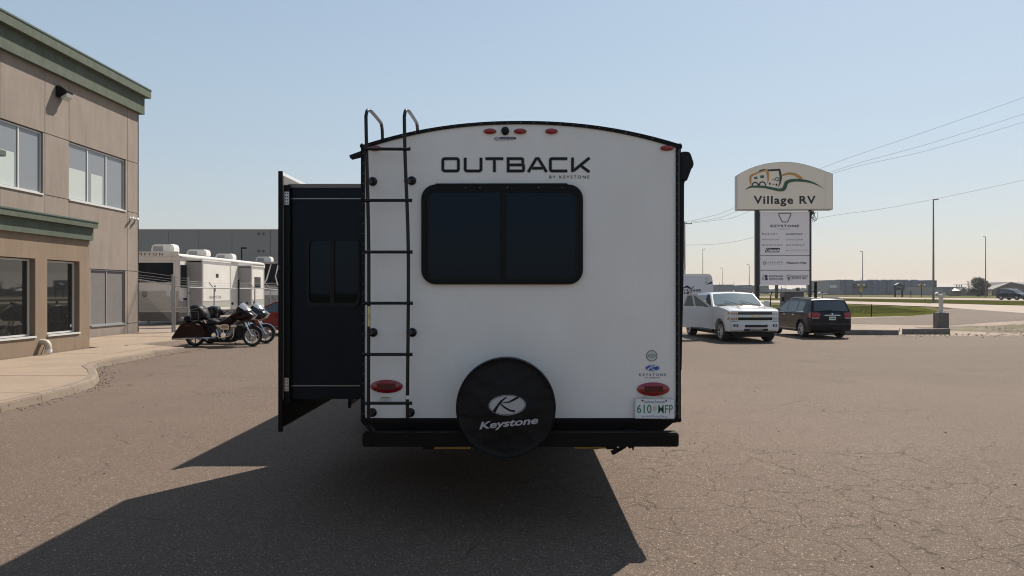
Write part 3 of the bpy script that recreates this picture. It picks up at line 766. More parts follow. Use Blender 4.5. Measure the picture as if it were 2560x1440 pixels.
# camera-ready sticker
st = gfx('sticker', [rrect(1249, 1290.5, 342.3, 348.6, 3)], D1, M['navy'], tr)
text('lettering', 'CAMERA READY', (1252, 1288, 343.6, 347.4), D2_, M['coverprint'], st)
gfx('emblem', [[(1234.5, 348), (1238, 343), (1246, 342), (1250, 345), (1248, 349.5), (1241, 351), (1236, 350)]], D2_, M['decal_grey'], st)
gfx('emblem', ribbon([(1238, 350), (1241.5, 345.5), (1247, 343)], 1.3) + ribbon([(1240.6, 346.6), (1247.5, 350)], 1.3), D3, M['white'], st)
text('lettering', 'www.keystonerv.com', (1243, 1282, 350.6, 353), D1, M['navy'], st)
# dealer stickers at right
s1 = gfx('dealer_sticker', [circ(1629.5, 889.5, 13.4)], D1, mat('pale_sticker', (.5, .53, .5), .4), tr)
gfx('ring', ringpolys(circ(1629.5, 889.5, 13.9), circ(1629.5, 889.5, 12.2)), D2_, M['green'], s1)
gfx('emblem', ribbon([(1620, 890), (1624, 886.5), (1629, 885), (1631, 889)], 1.2) + ribbon([(1630, 888), (1634, 886), (1639, 888.5)], 1.0) + ribbon([(1619, 890.6), (1627, 889.6), (1631, 890.4), (1640, 889.2)], .9), D2_, M['green'], s1)
text('lettering', 'Village RV', (1621, 1638, 891.4, 894.2), D2_, M['decal_dark'], s1, bold=.02)
s2 = gfx('maker_emblem', [circ(1631.3, 920, 18, 8)], D1, M['blue'], tr)
gfx('ring', ringpolys(circ(1631.3, 920, 16.6, 6.9), circ(1631.3, 920, 15.9, 6.3)), D2_, M['white'], s2)
def K(cx, cy, s_):
    f = lambda x, y: (cx + x * s_, cy + y * s_)
    return (ribbon([f(-40, 20), f(-28, 2), f(-10, -10), f(2, -22)], [10 * s_, 7 * s_, 6 * s_, 2 * s_]) + ribbon([f(-18, -4), f(8, -10), f(34, -21)], [2 * s_, 5 * s_, 9 * s_]) + ribbon([f(-16, -2), f(2, 10), f(24, 20)], [2 * s_, 5 * s_, 8 * s_]))
gfx('emblem', K(1631.3, 920.3, .32), D3, M['white'], s2)
text('lettering', 'KEYSTONE', (1598, 1665.5, 933.6, 940), D1, M['navy'], tr, bold=.01, space=1.5)
text('lettering', 'RV COMPANY', (1613.5, 1649.5, 942.8, 945.8), D1, M['navy'], tr, bold=.02, space=1.3)
# warning label
wlb = gfx('warning_label', [[(948, 992), (979.5, 992), (979.5, 1003), (948, 1003)]], D1, M['plate'], tr)
gfx('label_band', [[(948.5, 992.4), (979, 992.4), (979, 995.6), (948.5, 995.6)]], D2_, M['label_yellow'], wlb)
text('lettering', 'WARNING', (955, 973, 993, 995.2), D3, M['decal_dark'], wlb, bold=.03)
for k in range(4): gfx('text_line', [[(950, 996.8 + k * 1.5), (978 - (k % 2) * 5, 996.8 + k * 1.5), (978 - (k % 2) * 5, 997.2 + k * 1.5), (950, 997.2 + k * 1.5)]], D3, M['decal_grey'], wlb)
# licence plate
pr = .012
def pl(d):
    def f(x, y):
        dx, dy = x - 1636.5, y - 1021.5
        return P(1636.5 + dx * math.cos(pr) - dy * math.sin(pr), 1021.5 + dx * math.sin(pr) + dy * math.cos(pr), YR - .035 - d)
    return f
mb = MB(); mb.prism([pl(0)(*q) for q in rrect(1586.5, 1687, 996, 1047, 3)], (0, .004, 0)); lp = mb.build('licence_plate', M['plate'], tr)
gfx('rim', ringpolys(rrect(1586.8, 1686.7, 996.3, 1046.7, 3), rrect(1588.2, 1685.3, 997.7, 1045.3, 2)), pl(.001), M['galv'], lp)
text('lettering', 'Saskatchewan', (1609, 1662, 1000, 1008), pl(.001), M['plate_blue'], lp)
text('number', '610', (1592.5, 1629, 1012, 1033), pl(.001), M['plate_green'], lp, bold=.006)
text('number', 'MFP', (1645.5, 1682, 1012, 1033), pl(.001), M['plate_green'], lp, bold=.003)
text('lettering', 'Land of Living Skies', (1612.5, 1664, 1038, 1044), pl(.001), M['plate_blue'], lp)
for x in (1606, 1665): gfx('wheat_sprig', ribbon([(x - 2.4, 1001), (x, 1003.6), (x + 2, 1000)], 1.6), pl(.001), M['decal_dark'], lp)
for k, x in enumerate((1634.5, 1637, 1640)): gfx('wheat_ear', ribbon([(x, 1029), (x + (k - 1) * .6, 1014 + abs(k - 1) * 2)], [.8, 2.0]), pl(.001), M['wheat'], lp)
mb = MB()
for x, y in ((1608, 1041), (1667, 1042.6), (1606.5, 1000.8), (1666, 1001.5)): mb.ell(pl(.001)(x, y), .004, .004, .002, 8, .001)
mb.build('bolt', M['decal_dark'], lp)
for sx_ in (-1, 1): MB().tube([P(1632 + sx_ * 14, 986, YR - .01), P(1632 + sx_ * 26, 996, YR - .02)], .0035, 6).build('plate_bracket', M['label_yellow'], tr)
# ladder
YL = 5.50
lm_ = MB()
def rail(xt, xm, xb, yb, xe):
    p0 = P(xe, yb, YR - .01)
    pts = [p0, P(xe - 4, yb + 1, 5.60), P(xb + 2, yb - 4, 5.53), P(xb, yb - 18, YL), P(xm, 640, YL), P(xt, 400, YL), P(xt - 2, 300, YL)]
    top = P(xt - 2, 284, YL)
    fw = [P(xt - 1.5, 288, YL), Vector((top.x + .005, YL + .015, top.z + .022)), Vector((top.x + .01, YL + .05, top.z + .036)), Vector((top.x + .02, YL + .12, top.z + .04)), Vector((top.x + .03, YL + .40, top.z + .03)), Vector((top.x + .032, YL + .45, top.z + .01)), Vector((top.x + .033, YL + .475, top.z - .04)), Vector((top.x + .035, YL + .49, top.z - .22))]
    lm_.tube([Vector(q) for q in smooth_([tuple(q) for q in pts + fw], 4)], .0130, 12)
rail(917, 922, 921, 1035, 932); rail(1013, 1021, 1018.5, 1034, 1028)
ld = lm_.build('ladder', M['ladder'], tr, smooth=True)
for y, x0, x1 in ((372, 911, 1023), (501, 912, 1027), (630, 914, 1028), (758, 914, 1029), (886, 912, 1028), (1008, 911, 1027)):
    MB().tube([P(x0, y, YL - .022), P(x1, y + (1 if y == 372 else 0), YL - .022)], .0118, 12).build('rung', M['ladder'], ld, smooth=True)
    mb = MB()
    for x in (x0 - 1, x1 + 1): mb.lathe([(0, -.006), (.0135, -.006), (.0135, .006), (0, .006)], P(x, y, YL - .022), (1, 0, 0), 12)
    mb.build('end_cap', M['blackpl'], ld, smooth=True)
for x, y, rx in ((932, 454, 918), (1029.5, 452, 1014), (933, 831, 923), (1031, 831, 1021), (931, 1031, 0), (1026, 1031, 0)):
    c = P(x, y, YR); m = MB().ell(c, .034, .034, .008, 24, .014).build('standoff', M['ladder'], ld, smooth=True)
    if rx: MB().tube([c, P(rx, y, YL)], .014, 10).build('stub', M['ladder'], ld, smooth=True)
def onrail(name, x0, x1, y0, y1, m):
    a = P(x0, y1, YL - .016); b_ = P(x1, y0, YL - .016); return MB().box(a.x, b_.x, YL - .016, YL - .014, a.z, b_.z).build(name, M[m], ld)
onrail('rail_label', 919, 925.5, 766, 816, 'label_yellow'); onrail('rail_label', 1015.5, 1023, 989, 998, 'white')
gfx('text_line', [[(922, 785), (923.4, 785), (923.4, 799), (922, 799)]], frontal(YL - .0175), M['decal_dark'], ld)
# bumper
def boxpx(name, x0, x1, y0, y1, Y, d, m, parent=tr, bevel=0):
    a = P(x0, y1, Y); b_ = P(x1, y0, Y); return MB().box(a.x, b_.x, Y, Y + d, a.z, b_.z).build(name, M[m], parent, bevel=bevel)
bm_ = boxpx('bumper', 905.5, 1697.5, 1083, 1117.5, 5.42, .115, 'steel_black', bevel=.008)
for (x0, x1) in ((1000, 1030), (1560, 1590)):
    boxpx('bumper_bracket', x0, x1, 1078, 1084, 5.52, .3, 'steel_black')
c_ = P(1655, 1103, 5.418); MB().ell(c_, .011, .011, .002, 14, .002).build('bumper_bolt', M['steel_black'], bm_, smooth=True)
boxpx('hose_tray', 1070, 1176, 1117.5, 1122.5, 6.0, .5, 'yellow'); boxpx('hose_tray', 1436, 1520, 1117.5, 1121.5, 6.0, .5, 'yellow')
mb = MB(); mb.prism([P(x, y, 5.9) for x, y in ((1562, 1114), (1527, 1129), (1531, 1137), (1537, 1136), (1566, 1119))], (0, .03, 0)); mb.build('stabiliser_foot', M['steel_black'], tr)
mb = MB(); mb.prism([P(x, y, 5.9) for x, y in ((1568, 1116), (1586, 1116), (1583, 1128), (1580, 1119), (1574, 1122))], (0, .03, 0)); mb.build('bracket', M['steel_black'], tr)
# frame, axles, wheels
for x in (-.72, .72): MB().box(x - .04, x + .04, 5.8, 13.8, .56, .72).build('chassis_rail', M['steel_black'], tr)
for yy in (9.1, 9.95):
    MB().tube([(-1.0, yy, .36), (1.0, yy, .36)], .035, 10).build('axle', M['steel_black'], tr, smooth=True)
    for sx_ in (-1, 1):
        wx = sx_ * 1.03
        tw = MB().lathe([(.19, -.11), (.32, -.115), (.355, -.09), (.36, 0), (.355, .09), (.32, .115), (.19, .11)], (wx, yy, .36), (1, 0, 0), 28).build('wheel', M['tyre'], tr, smooth=True)
        MB().lathe([(.0, .06 * sx_), (.15, .05 * sx_), (.19, .09 * sx_)], (wx, yy, .36), (1, 0, 0), 20).build('rim', M['rim'], tw, smooth=True)
MB().box(-.9, .9, 6.4, 8.3, .50, .70).build('tank', M['blackpl'], tr)
for sx_ in (-1, 1):
    MB().tube([(sx_ * .5, 14.0, .6), (0, 15.3, .58)], .05, 8).build('drawbar', M['steel_black'], tr)
# spare wheel cover
SC = P(1264.5, 1021, 5.30); YS = 5.30; rC = 126 / F * YS
mb = MB(); seg = 96; prof = []
for i in range(13): prof.append((rC * .93 * i / 12, -.0 - .012 * math.cos(i / 12 * math.pi)))
prof += [(rC * .965, .008), (rC * .99, .022), (rC * 1.0, .045), (rC * 1.003, .1), (rC * .99, .16), (rC * .95, .20), (rC * .8, .22)]
nb = len(prof)
for i, (r, h) in enumerate(prof):
    for k in range(seg):
        a = 2 * math.pi * k / seg; dx, dz = math.cos(a), math.sin(a)
        q = min(1, max(0, (r / rC - .45) / .5))
        wr = noise.noise(Vector((dx * 14, dz * 14, r * 9))) * .0045 * q + noise.noise(Vector((dx * r * 12, dz * r * 12, 5))) * .004 + math.sin(a * 46) * .0022 * (1 if r > rC * .9 else .3 * q)
        rr = r * (1 + noise.noise(Vector((dx * 2, dz * 2, 9))) * .006 * q)
        mb.v.append((SC.x + rr * dx, YS + h + wr, SC.z + rr * dz))
for i in range(nb - 1):
    for k in range(seg):
        k2 = (k + 1) % seg; mb.f.append((i * seg + k, i * seg + k2, (i + 1) * seg + k2, (i + 1) * seg + k))
spare = mb.build('spare_wheel_cover', M['vinylcover'], tr, smooth=True)
mb = MB(); mb.tube([(SC.x + rC * .985 * math.cos(a), YS + .012, SC.z + rC * .985 * math.sin(a)) for a in [2 * math.pi * k / 72 for k in range(73)]], .0035, 6, cap=False)
mb.build('piping', M['vinylcover'], spare, smooth=True)
MB().box(SC.x - .05, SC.x + .05, YS + .15, 5.45, .72, .82).build('carrier', M['steel_black'], tr)
DS = frontal(YS - .021); DS2 = frontal(YS - .0225)
eo, ei, ei2 = circ(1268, 1012.8, 46.5, 25.5, 48), circ(1268, 1012.8, 45.4, 24.3, 48), circ(1268, 1012.8, 44, 23, 48)
def rotp(ps, a, cx=1268, cy=1012.8):
    return [(cx + (x - cx) * math.cos(a) + (y - cy) * math.sin(a), cy - (x - cx) * math.sin(a) + (y - cy) * math.cos(a)) for x, y in ps]
eo, ei, ei2 = rotp(eo, .035), rotp(ei, .035), rotp(ei2, .035)
em = gfx('emblem', [ei2], DS, M['coverprint'], spare)
gfx('ring', ringpolys(eo, ei), DS, M['coverprint'], spare)
def kp(x, y): return (1100 + x / 4.8, 880 + y / 4.8)
kk = (ribbon([kp(645, 722), kp(690, 650), kp(735, 590), kp(800, 540)], [9, 5.5, 5, 2.6]) + ribbon([kp(738, 612), kp(830, 600), kp(890, 570), kp(945, 540)], [1.5, 4, 5, 5.5]) + ribbon([kp(728, 624), kp(780, 668), kp(840, 702), kp(900, 712)], [3, 4.2, 4.6, 5]))
mb = MB()
for n_, q in enumerate(kk): mb.poly([frontal(YS - .0222 - .0001 * n_)(p[0], p[1]) for p in q])
mb.build('monogram', M['vinylcover'], spare)
text('lettering', 'Keystone', (1197.5, 1346, 1048, 1072), DS, M['coverprint'], spare, bold=.028, shear=.28, rot=.10)

# slide-outs
M['fascia_lit'] = mat('sunlit_grey_lining', (.16, .15, .14), .5)  # pale grey: sunlight on the lining and top edge put into the colour
def slide(Yr, Yf, Xo, ztop, zbot, ztf, zbf, window_=False):
    s_ = MB().box(Xo + .03, -1.215, Yr + .07, Yf - .05, zbot, ztop).build('slide_out', M['blackfiber'], tr, bevel=.01)
    MB().box(Xo, Xo + .028, Yr, Yf, zbf, ztf).build('fascia', M['gelcoat'], s_)
    MB().box(Xo + .028, Xo + .033, Yr + .02, Yf - .02, ztop, ztf - .03).build('fascia_lining', M['fascia_lit'], s_)  # upper lining, its sunlit tone painted in
    MB().box(Xo + .028, Xo + .033, Yr + .02, Yf - .02, zbf + .01, zbot).build('fascia_lining', M['blacktrim'], s_)  # lower lining black: the shade under the box put into its colour
    MB().box(Xo - .003, Xo + .034, Yr - .012, Yr + .002, zbf - .03, ztf + .004).build('fascia_edge', M['blacktrim'], s_)
    MB().box(Xo + .034, Xo + .085, Yr + .03, Yr + .069, zbot - .03, ztop + .02).build('flange', M['blacktrim'], s_)
    MB().box(Xo + .06, -1.215, Yr + .065, Yf - .05, ztop + .002, ztop + .035).build('roof_edge', M['fascia_lit'], s_)  # grey strip: the sunlit line along the top painted into its colour
    return s_
YD = 6.45
sl1 = slide(6.38, 8.36, -2.078, 2.70, .86, 2.83, .62)
Ds = frontal(YD - .001)
def dpx(name, x0, x1, y0, y1, m, d=.004, Y=YD - .004, parent=sl1, bevel=0):
    a = P(x0, y1, Y); b_ = P(x1, y0, Y); return MB().box(a.x, b_.x, Y, Y + d, a.z, b_.z).build(name, M[m], parent, bevel=bevel)
dpx('seam', 722, 902, 496.2, 497.4, 'alu'); dpx('seam', 722, 900, 964, 965.2, 'alu')
for (x0, x1, y0, y1) in ((710, 722.5, 479, 512), (709, 721.5, 945, 978)):
    h = dpx('corner_plate', x0, x1, y0, y1, 'alu', d=.012, Y=YD - .05, bevel=.002)
    mb = MB()
    for k in range(4):
        for s_ in (.28, .72):
            c = P(x0 + (x1 - x0) * s_, y0 + (y1 - y0) * (.14 + .24 * k), YD - .051); mb.ell(c, .005, .006, .003, 8, .002)
    mb.build('screw', M['decal_dark'], sl1)
# slide window
o1 = rrect(765, 899, 595, 768, 16, 6); i1 = rrect(773, 894, 601, 757, 13, 6)
mb = MB()
for q in ringpolys(o1, i1): mb.prism([P(x, y, YD - .022) for x, y in q], (0, .026, 0))
mb.build('window_frame', M['blackpl'], sl1); ws = sl1
a = P(773, 757, YD - .006); b_ = P(826, 600, YD - .006); MB().box(a.x, b_.x, YD - .006, YD - .002, a.z, b_.z).build('pane', M['darkglass'], ws)
a = P(836, 757, YD - .006); b_ = P(895, 600, YD - .006); MB().box(a.x, b_.x, YD - .006, YD - .002, a.z, b_.z).build('pane', M['darkglass'], ws)
a = P(825, 758, YD - .02); b_ = P(836, 599, YD - .02); MB().box(a.x, b_.x, YD - .02, YD + .002, a.z, b_.z).build('mullion', M['blackpl'], ws)
slide(9.45, 13.8, -2.19, 2.70, .5, 2.84, .34)
# ------------------------------------------------------------------ vehicles
M['whitepaint'] = mat('white_car_paint', (.60, .62, .64), .22, coat=.7, noise_=(2.5, .9, (.52, .53, .53)))
M['darkpaint'] = mat('charcoal_car_paint', (.006, .0075, .011), .22, spec=.2, coat=.2, noise_=(2, .9, (.008, .009, .012)))
M['bluepaint'] = mat('dark_blue_car_paint', (.010, .015, .03), .2, spec=.25, coat=.3)
M['redpaint'] = mat('red_car_paint', (.20, .006, .012), .22, spec=.3, coat=.5)
M['carglass'] = mat('car_glass', (.03, .04, .045), .03, spec=1.0)
M['lightglass'] = mat('pale_windscreen', (.13, .19, .21), .08, spec=1.0, noise_=(5, .8, (.08, .11, .12)))
M['amber'] = mat('amber_lens', (.32, .17, .09), .15, coat=.6)
M['headlens'] = mat('clear_lens', (.45, .46, .47), .1, coat=.8)
M['gold'] = mat('gold_badge', (.6, .5, .3), .35, metal=.4)
M['interior'] = mat('dark_interior', (.02, .019, .018), .8)

class Car:
    """side outline (x, z), x forward; pushed across the width, narrowed above the belt line and rounded at the ends"""
    def __init__(s, L, W, H, belt, tum, plan, outline, wheels, r, sc=(1, 1, 1), ends=.10, crown=.035, bev=.035):
        s.crown, s.bev = crown, bev
        s.L, s.W, s.H, s.belt, s.tum, s.plan, s.out, s.wheels, s.r, s.sc, s.ends = L, W, H, belt, tum, plan, outline, wheels, r, sc, ends
    def hw(s, x, z):
        h = s.W / 2
        if z > s.belt: h *= 1 - s.tum * ((z - s.belt) / (s.H - s.belt)) ** 1.15
        else: h *= 1 - .05 * ((s.belt - z) / s.belt) ** 2.5
        e = abs(x) / (s.L / 2)
        return h * (1 - s.plan * max(0, e - .55) ** 2 / .2)
    def m(s, x, sd, z, out=0):
        h = s.hw(x, z); y = sd * h + (out if sd > 0 else -out if sd < 0 else 0)
        e = min(1.0, abs(x) / (s.L / 2)); xx = x - math.copysign(1, x) * s.ends * e ** 6 * sd * sd
        zz = z + s.crown * (1 - sd * sd) * max(0, min(1, (z - s.belt + .2) / .2))
        return (xx * s.sc[0], y * s.sc[1], zz * s.sc[2])
    def arch(s, c, R, z0):
        a = math.asin(max(-1, min(1, (z0 - s.r) / R))); out = []
        for i in range(13):
            t = a + (math.pi - 2 * a) * i / 12
            out.append((c + R * math.cos(t), s.r + R * math.sin(t)))
        return out
    def body(s, paint, parent):
        bm = bmesh.new(); n = len(s.out)
        t = geometry.tessellate_polygon([[Vector((x, z, 0)) for x, z in s.out]])
        va = [bm.verts.new((x, -1, z)) for x, z in s.out]; vb = [bm.verts.new((x, 1, z)) for x, z in s.out]
        for a in t:
            bm.faces.new([va[i] for i in a]); bm.faces.new([vb[i] for i in reversed(a)])
        for i in range(n): bm.faces.new([va[i], va[(i + 1) % n], vb[(i + 1) % n], vb[i]])
        for co, no in ([((0, v, 0), (0, 1, 0)) for v in (-.94, -.8, -.5, 0, .5, .8, .94)] + [((s.L / 2 * v, 0, 0), (1, 0, 0)) for v in (-.96, -.9, -.8, -.65, -.5, -.25, 0, .25, .5, .65, .8, .9, .96)] + [((0, 0, s.belt + (s.H - s.belt) * v), (0, 0, 1)) for v in (-.6, -.3, 0, .3, .6)]):
            bmesh.ops.bisect_plane(bm, geom=bm.verts[:] + bm.edges[:] + bm.faces[:], plane_co=co, plane_no=no, dist=1e-5)
        for v in bm.verts:
            x, sd, z = v.co
            c = s.m(x, sd, z)
            # crown: top surfaces drop a little towards the sides, corners rolled in
            v.co = c
        bmesh.ops.remove_doubles(bm, verts=bm.verts, dist=1e-5)
        bmesh.ops.recalc_face_normals(bm, faces=bm.faces)
        ed = [e for e in bm.edges if len(e.link_faces) == 2 and e.calc_face_angle(0) > .95]
        bmesh.ops.bevel(bm, geom=ed, offset=s.bev, segments=3, affect='EDGES', clamp_overlap=True)
        for f in bm.faces: f.smooth = True
        for e in bm.edges:
            if len(e.link_faces) != 2 or e.calc_face_angle(0) > .7: e.smooth = False
        me = bpy.data.meshes.new('body'); bm.to_mesh(me); bm.free(); me.materials.append(paint)
        o = bpy.data.objects.new('body', me); COL.objects.link(o); o.parent = parent
        return o
    def side(s, name, pts, m, parent, sides=(-1, 1), out=.006, th=.0):
        """panel on the flank, split at the belt so that it follows the body"""
        obs = []
        for sd in sides:
            bm = bmesh.new(); vs = [bm.verts.new((x, 0, z)) for x, z in pts]
            for a in tess([(x, z, 0) for x, z in pts]): bm.faces.new([vs[i] for i in a])
            for co, no in [((0, 0, s.belt), (0, 0, 1)), ((0, 0, s.belt + (s.H - s.belt) * .5), (0, 0, 1))] + [((s.L / 2 * v, 0, 0), (1, 0, 0)) for v in (-.9, -.8, -.65, .65, .8, .9)]:
                bmesh.ops.bisect_plane(bm, geom=bm.verts[:] + bm.edges[:] + bm.faces[:], plane_co=co, plane_no=no, dist=1e-5)
            for v in bm.verts: v.co = s.m(v.co.x, sd, v.co.z, out)
            me = bpy.data.meshes.new(name); bm.to_mesh(me); bm.free(); me.materials.append(m)
            o = bpy.data.objects.new(name, me); COL.objects.link(o); o.parent = parent; obs.append(o)
        return obs
    def endx(s, z, front=True):
        """x of the outline at height z at the front or rear end"""
        best = None; zz_ = [p[1] for p in s.out]; z = min(max(z, min(zz_) + 1e-4), max(zz_) - 1e-4)
        for i in range(len(s.out)):
            a, b_ = s.out[i - 1], s.out[i]
            if min(a[1], b_[1]) <= z <= max(a[1], b_[1]) and a[1] != b_[1]:
                x = a[0] + (b_[0] - a[0]) * (z - a[1]) / (b_[1] - a[1])
                if best is None or (x > best if front else x < best): best = x
        return best
    def end(s, name, pts, m, parent, front=True, out=.008, depth=0.0):
        """panel on the nose or tail; pts = (side fraction -1..1, z)"""
        sg = 1 if front else -1
        bm = bmesh.new(); vs = [bm.verts.new((p[0], 0, p[1])) for p in pts]
        for a in tess([(p[0], p[1], 0) for p in pts]): bm.faces.new([vs[i] for i in a])
        for v in (-.8, -.5, 0, .5, .8):
            bmesh.ops.bisect_plane(bm, geom=bm.verts[:] + bm.edges[:] + bm.faces[:], plane_co=(v, 0, 0), plane_no=(1, 0, 0), dist=1e-5)
        zs_ = sorted(set(round(p[1], 3) for p in s.out))
        for z in zs_:
            bmesh.ops.bisect_plane(bm, geom=bm.verts[:] + bm.edges[:] + bm.faces[:], plane_co=(0, 0, z), plane_no=(0, 0, 1), dist=1e-5)
        for v in bm.verts:
            x = s.endx(v.co.z, front); c = s.m(x, v.co.x, v.co.z); v.co = (c[0] + sg * out, c[1], c[2])
        if depth:
            r = bmesh.ops.extrude_face_region(bm, geom=bm.faces[:])
            for v in [g_ for g_ in r['geom'] if isinstance(g_, bmesh.types.BMVert)]: v.co.x += sg * depth
            bmesh.ops.recalc_face_normals(bm, faces=bm.faces)
        me = bpy.data.meshes.new(name); bm.to_mesh(me); bm.free(); me.materials.append(m)
        o = bpy.data.objects.new(name, me); COL.objects.link(o); o.parent = parent
        return o
    def under(s, parent):
        x = s.L / 2 - .25
        MB().box(-x * s.sc[0], x * s.sc[0], -(s.W / 2 - .3) * s.sc[1], (s.W / 2 - .3) * s.sc[1], .22 * s.sc[2], .62 * s.sc[2]).build('underbody', M['blackpl'], parent, world=False)
    def wheel(s, parent, x, sd, spokes=6, w_=.24, rimm='rim'):
        r = s.r; y = sd * (s.W / 2 * .97 - w_ / 2)
        sx_, sy_, sz_ = s.sc; rs = (sx_ + sz_) / 2
        c = Vector((x * sx_, y * sy_, r * sz_)); r = r * sz_; w_ = w_ * sy_
        t = MB().lathe([(r * .66, -w_ * .48), (r * .9, -w_ * .5), (r * .985, -w_ * .4), (r, -w_ * .2), (r, w_ * .2), (r * .985, w_ * .4), (r * .9, w_ * .5), (r * .66, w_ * .48)], c, (0, 1, 0), 32).build('wheel', M['tyre'], parent, world=False, smooth=True)
        o = sd * w_ * .5
        q = MB().lathe([(r * .67, o), (r * .63, o * 1.02), (r * .60, o * .7), (r * .58, o * .1), (0, o * .1)], c, (0, 1, 0), 32)
        q.build('brake_disc', M['interior'], t, world=False, smooth=True)
        q = MB().lathe([(r * .68, o * .96), (r * .67, o * 1.04), (r * .61, o * 1.03), (r * .60, o * .8)], c, (0, 1, 0), 32)
        q.lathe([(r * .17, o * .5), (r * .17, o * .86), (r * .12, o * .92), (0, o * .92)], c, (0, 1, 0), 16)
        for k in range(spokes):
            a = 2 * math.pi * k / spokes + .3; u = Vector((math.cos(a), 0, math.sin(a))); v_ = Vector((-math.sin(a), 0, math.cos(a)))
            p0 = c + Vector((0, o * .62, 0)) + u * r * .12; p1 = c + Vector((0, o * .76, 0)) + u * r * .63
            hw0, hw1 = r * .10, r * .07; d = Vector((0, o * .22, 0))
            q.add([p0 - v_ * hw0, p0 + v_ * hw0, p1 + v_ * hw1, p1 - v_ * hw1, p0 - v_ * hw0 * .7 + d, p0 + v_ * hw0 * .7 + d, p1 + v_ * hw1 * .7 + d, p1 - v_ * hw1 * .7 + d], [(0, 1, 2, 3), (4, 5, 6, 7), (0, 1, 5, 4), (2, 3, 7, 6), (1, 2, 6, 5), (0, 3, 7, 4)])
        q.build('rim', M[rimm], t, world=False)
        return t
    def mirror(s, parent, x, z, m1, big=False):
        for sd in (-1, 1):
            y = sd * (s.hw(x, z) + (.16 if big else .11)); k = 1.35 if big else 1
            c = Vector((x * s.sc[0], y * s.sc[1], z * s.sc[2]))
            h = MB().box(c.x - .05, c.x + .06, c.y - .10 * k, c.y + .10 * k, c.z - .055 * k, c.z + .085 * k).build('mirror', m1, parent, world=False, bevel=.025)
            MB().box(c.x - .056, c.x - .051, c.y - .08 * k, c.y + .08 * k, c.z - .04 * k, c.z + .07 * k).build('mirror_glass', M['chrome'], h, world=False)
            MB().box(c.x - .02, c.x + .03, min(c.y, sd * s.hw(x, z) * s.sc[1] * .93), max(c.y, sd * s.hw(x, z) * s.sc[1] * .93), c.z - .075 * k, c.z - .03).build('mirror_arm', M['blackpl'], h, world=False)

def quad_between(car, a, b_, inset=.9, n=1):
    pass

def glass_strip(car, name, x0, z0, x1, z1, m, parent, k=.9, out=.012, wk=1.0):
    """windscreen / rear glass between two outline points"""
    d = Vector((z1 - z0, 0, -(x1 - x0))).normalized()
    if d.z < 0: d = -d
    mb = MB(); N_ = 8
    for i in range(N_ + 1):
        for j in range(3):
            t = .07 + .86 * j / 2; x = x0 + (x1 - x0) * t; z = z0 + (z1 - z0) * t; sd = (-1 + 2 * i / N_) * k
            c = Vector(car.m(x, sd, z)) + d * out; mb.v.append(tuple(c))
    for i in range(N_):
        for j in range(2):
            a = i * 3 + j; mb.f.append((a, a + 1, a + 4, a + 3))
    return mb.build(name, m, parent, world=False, smooth=True)

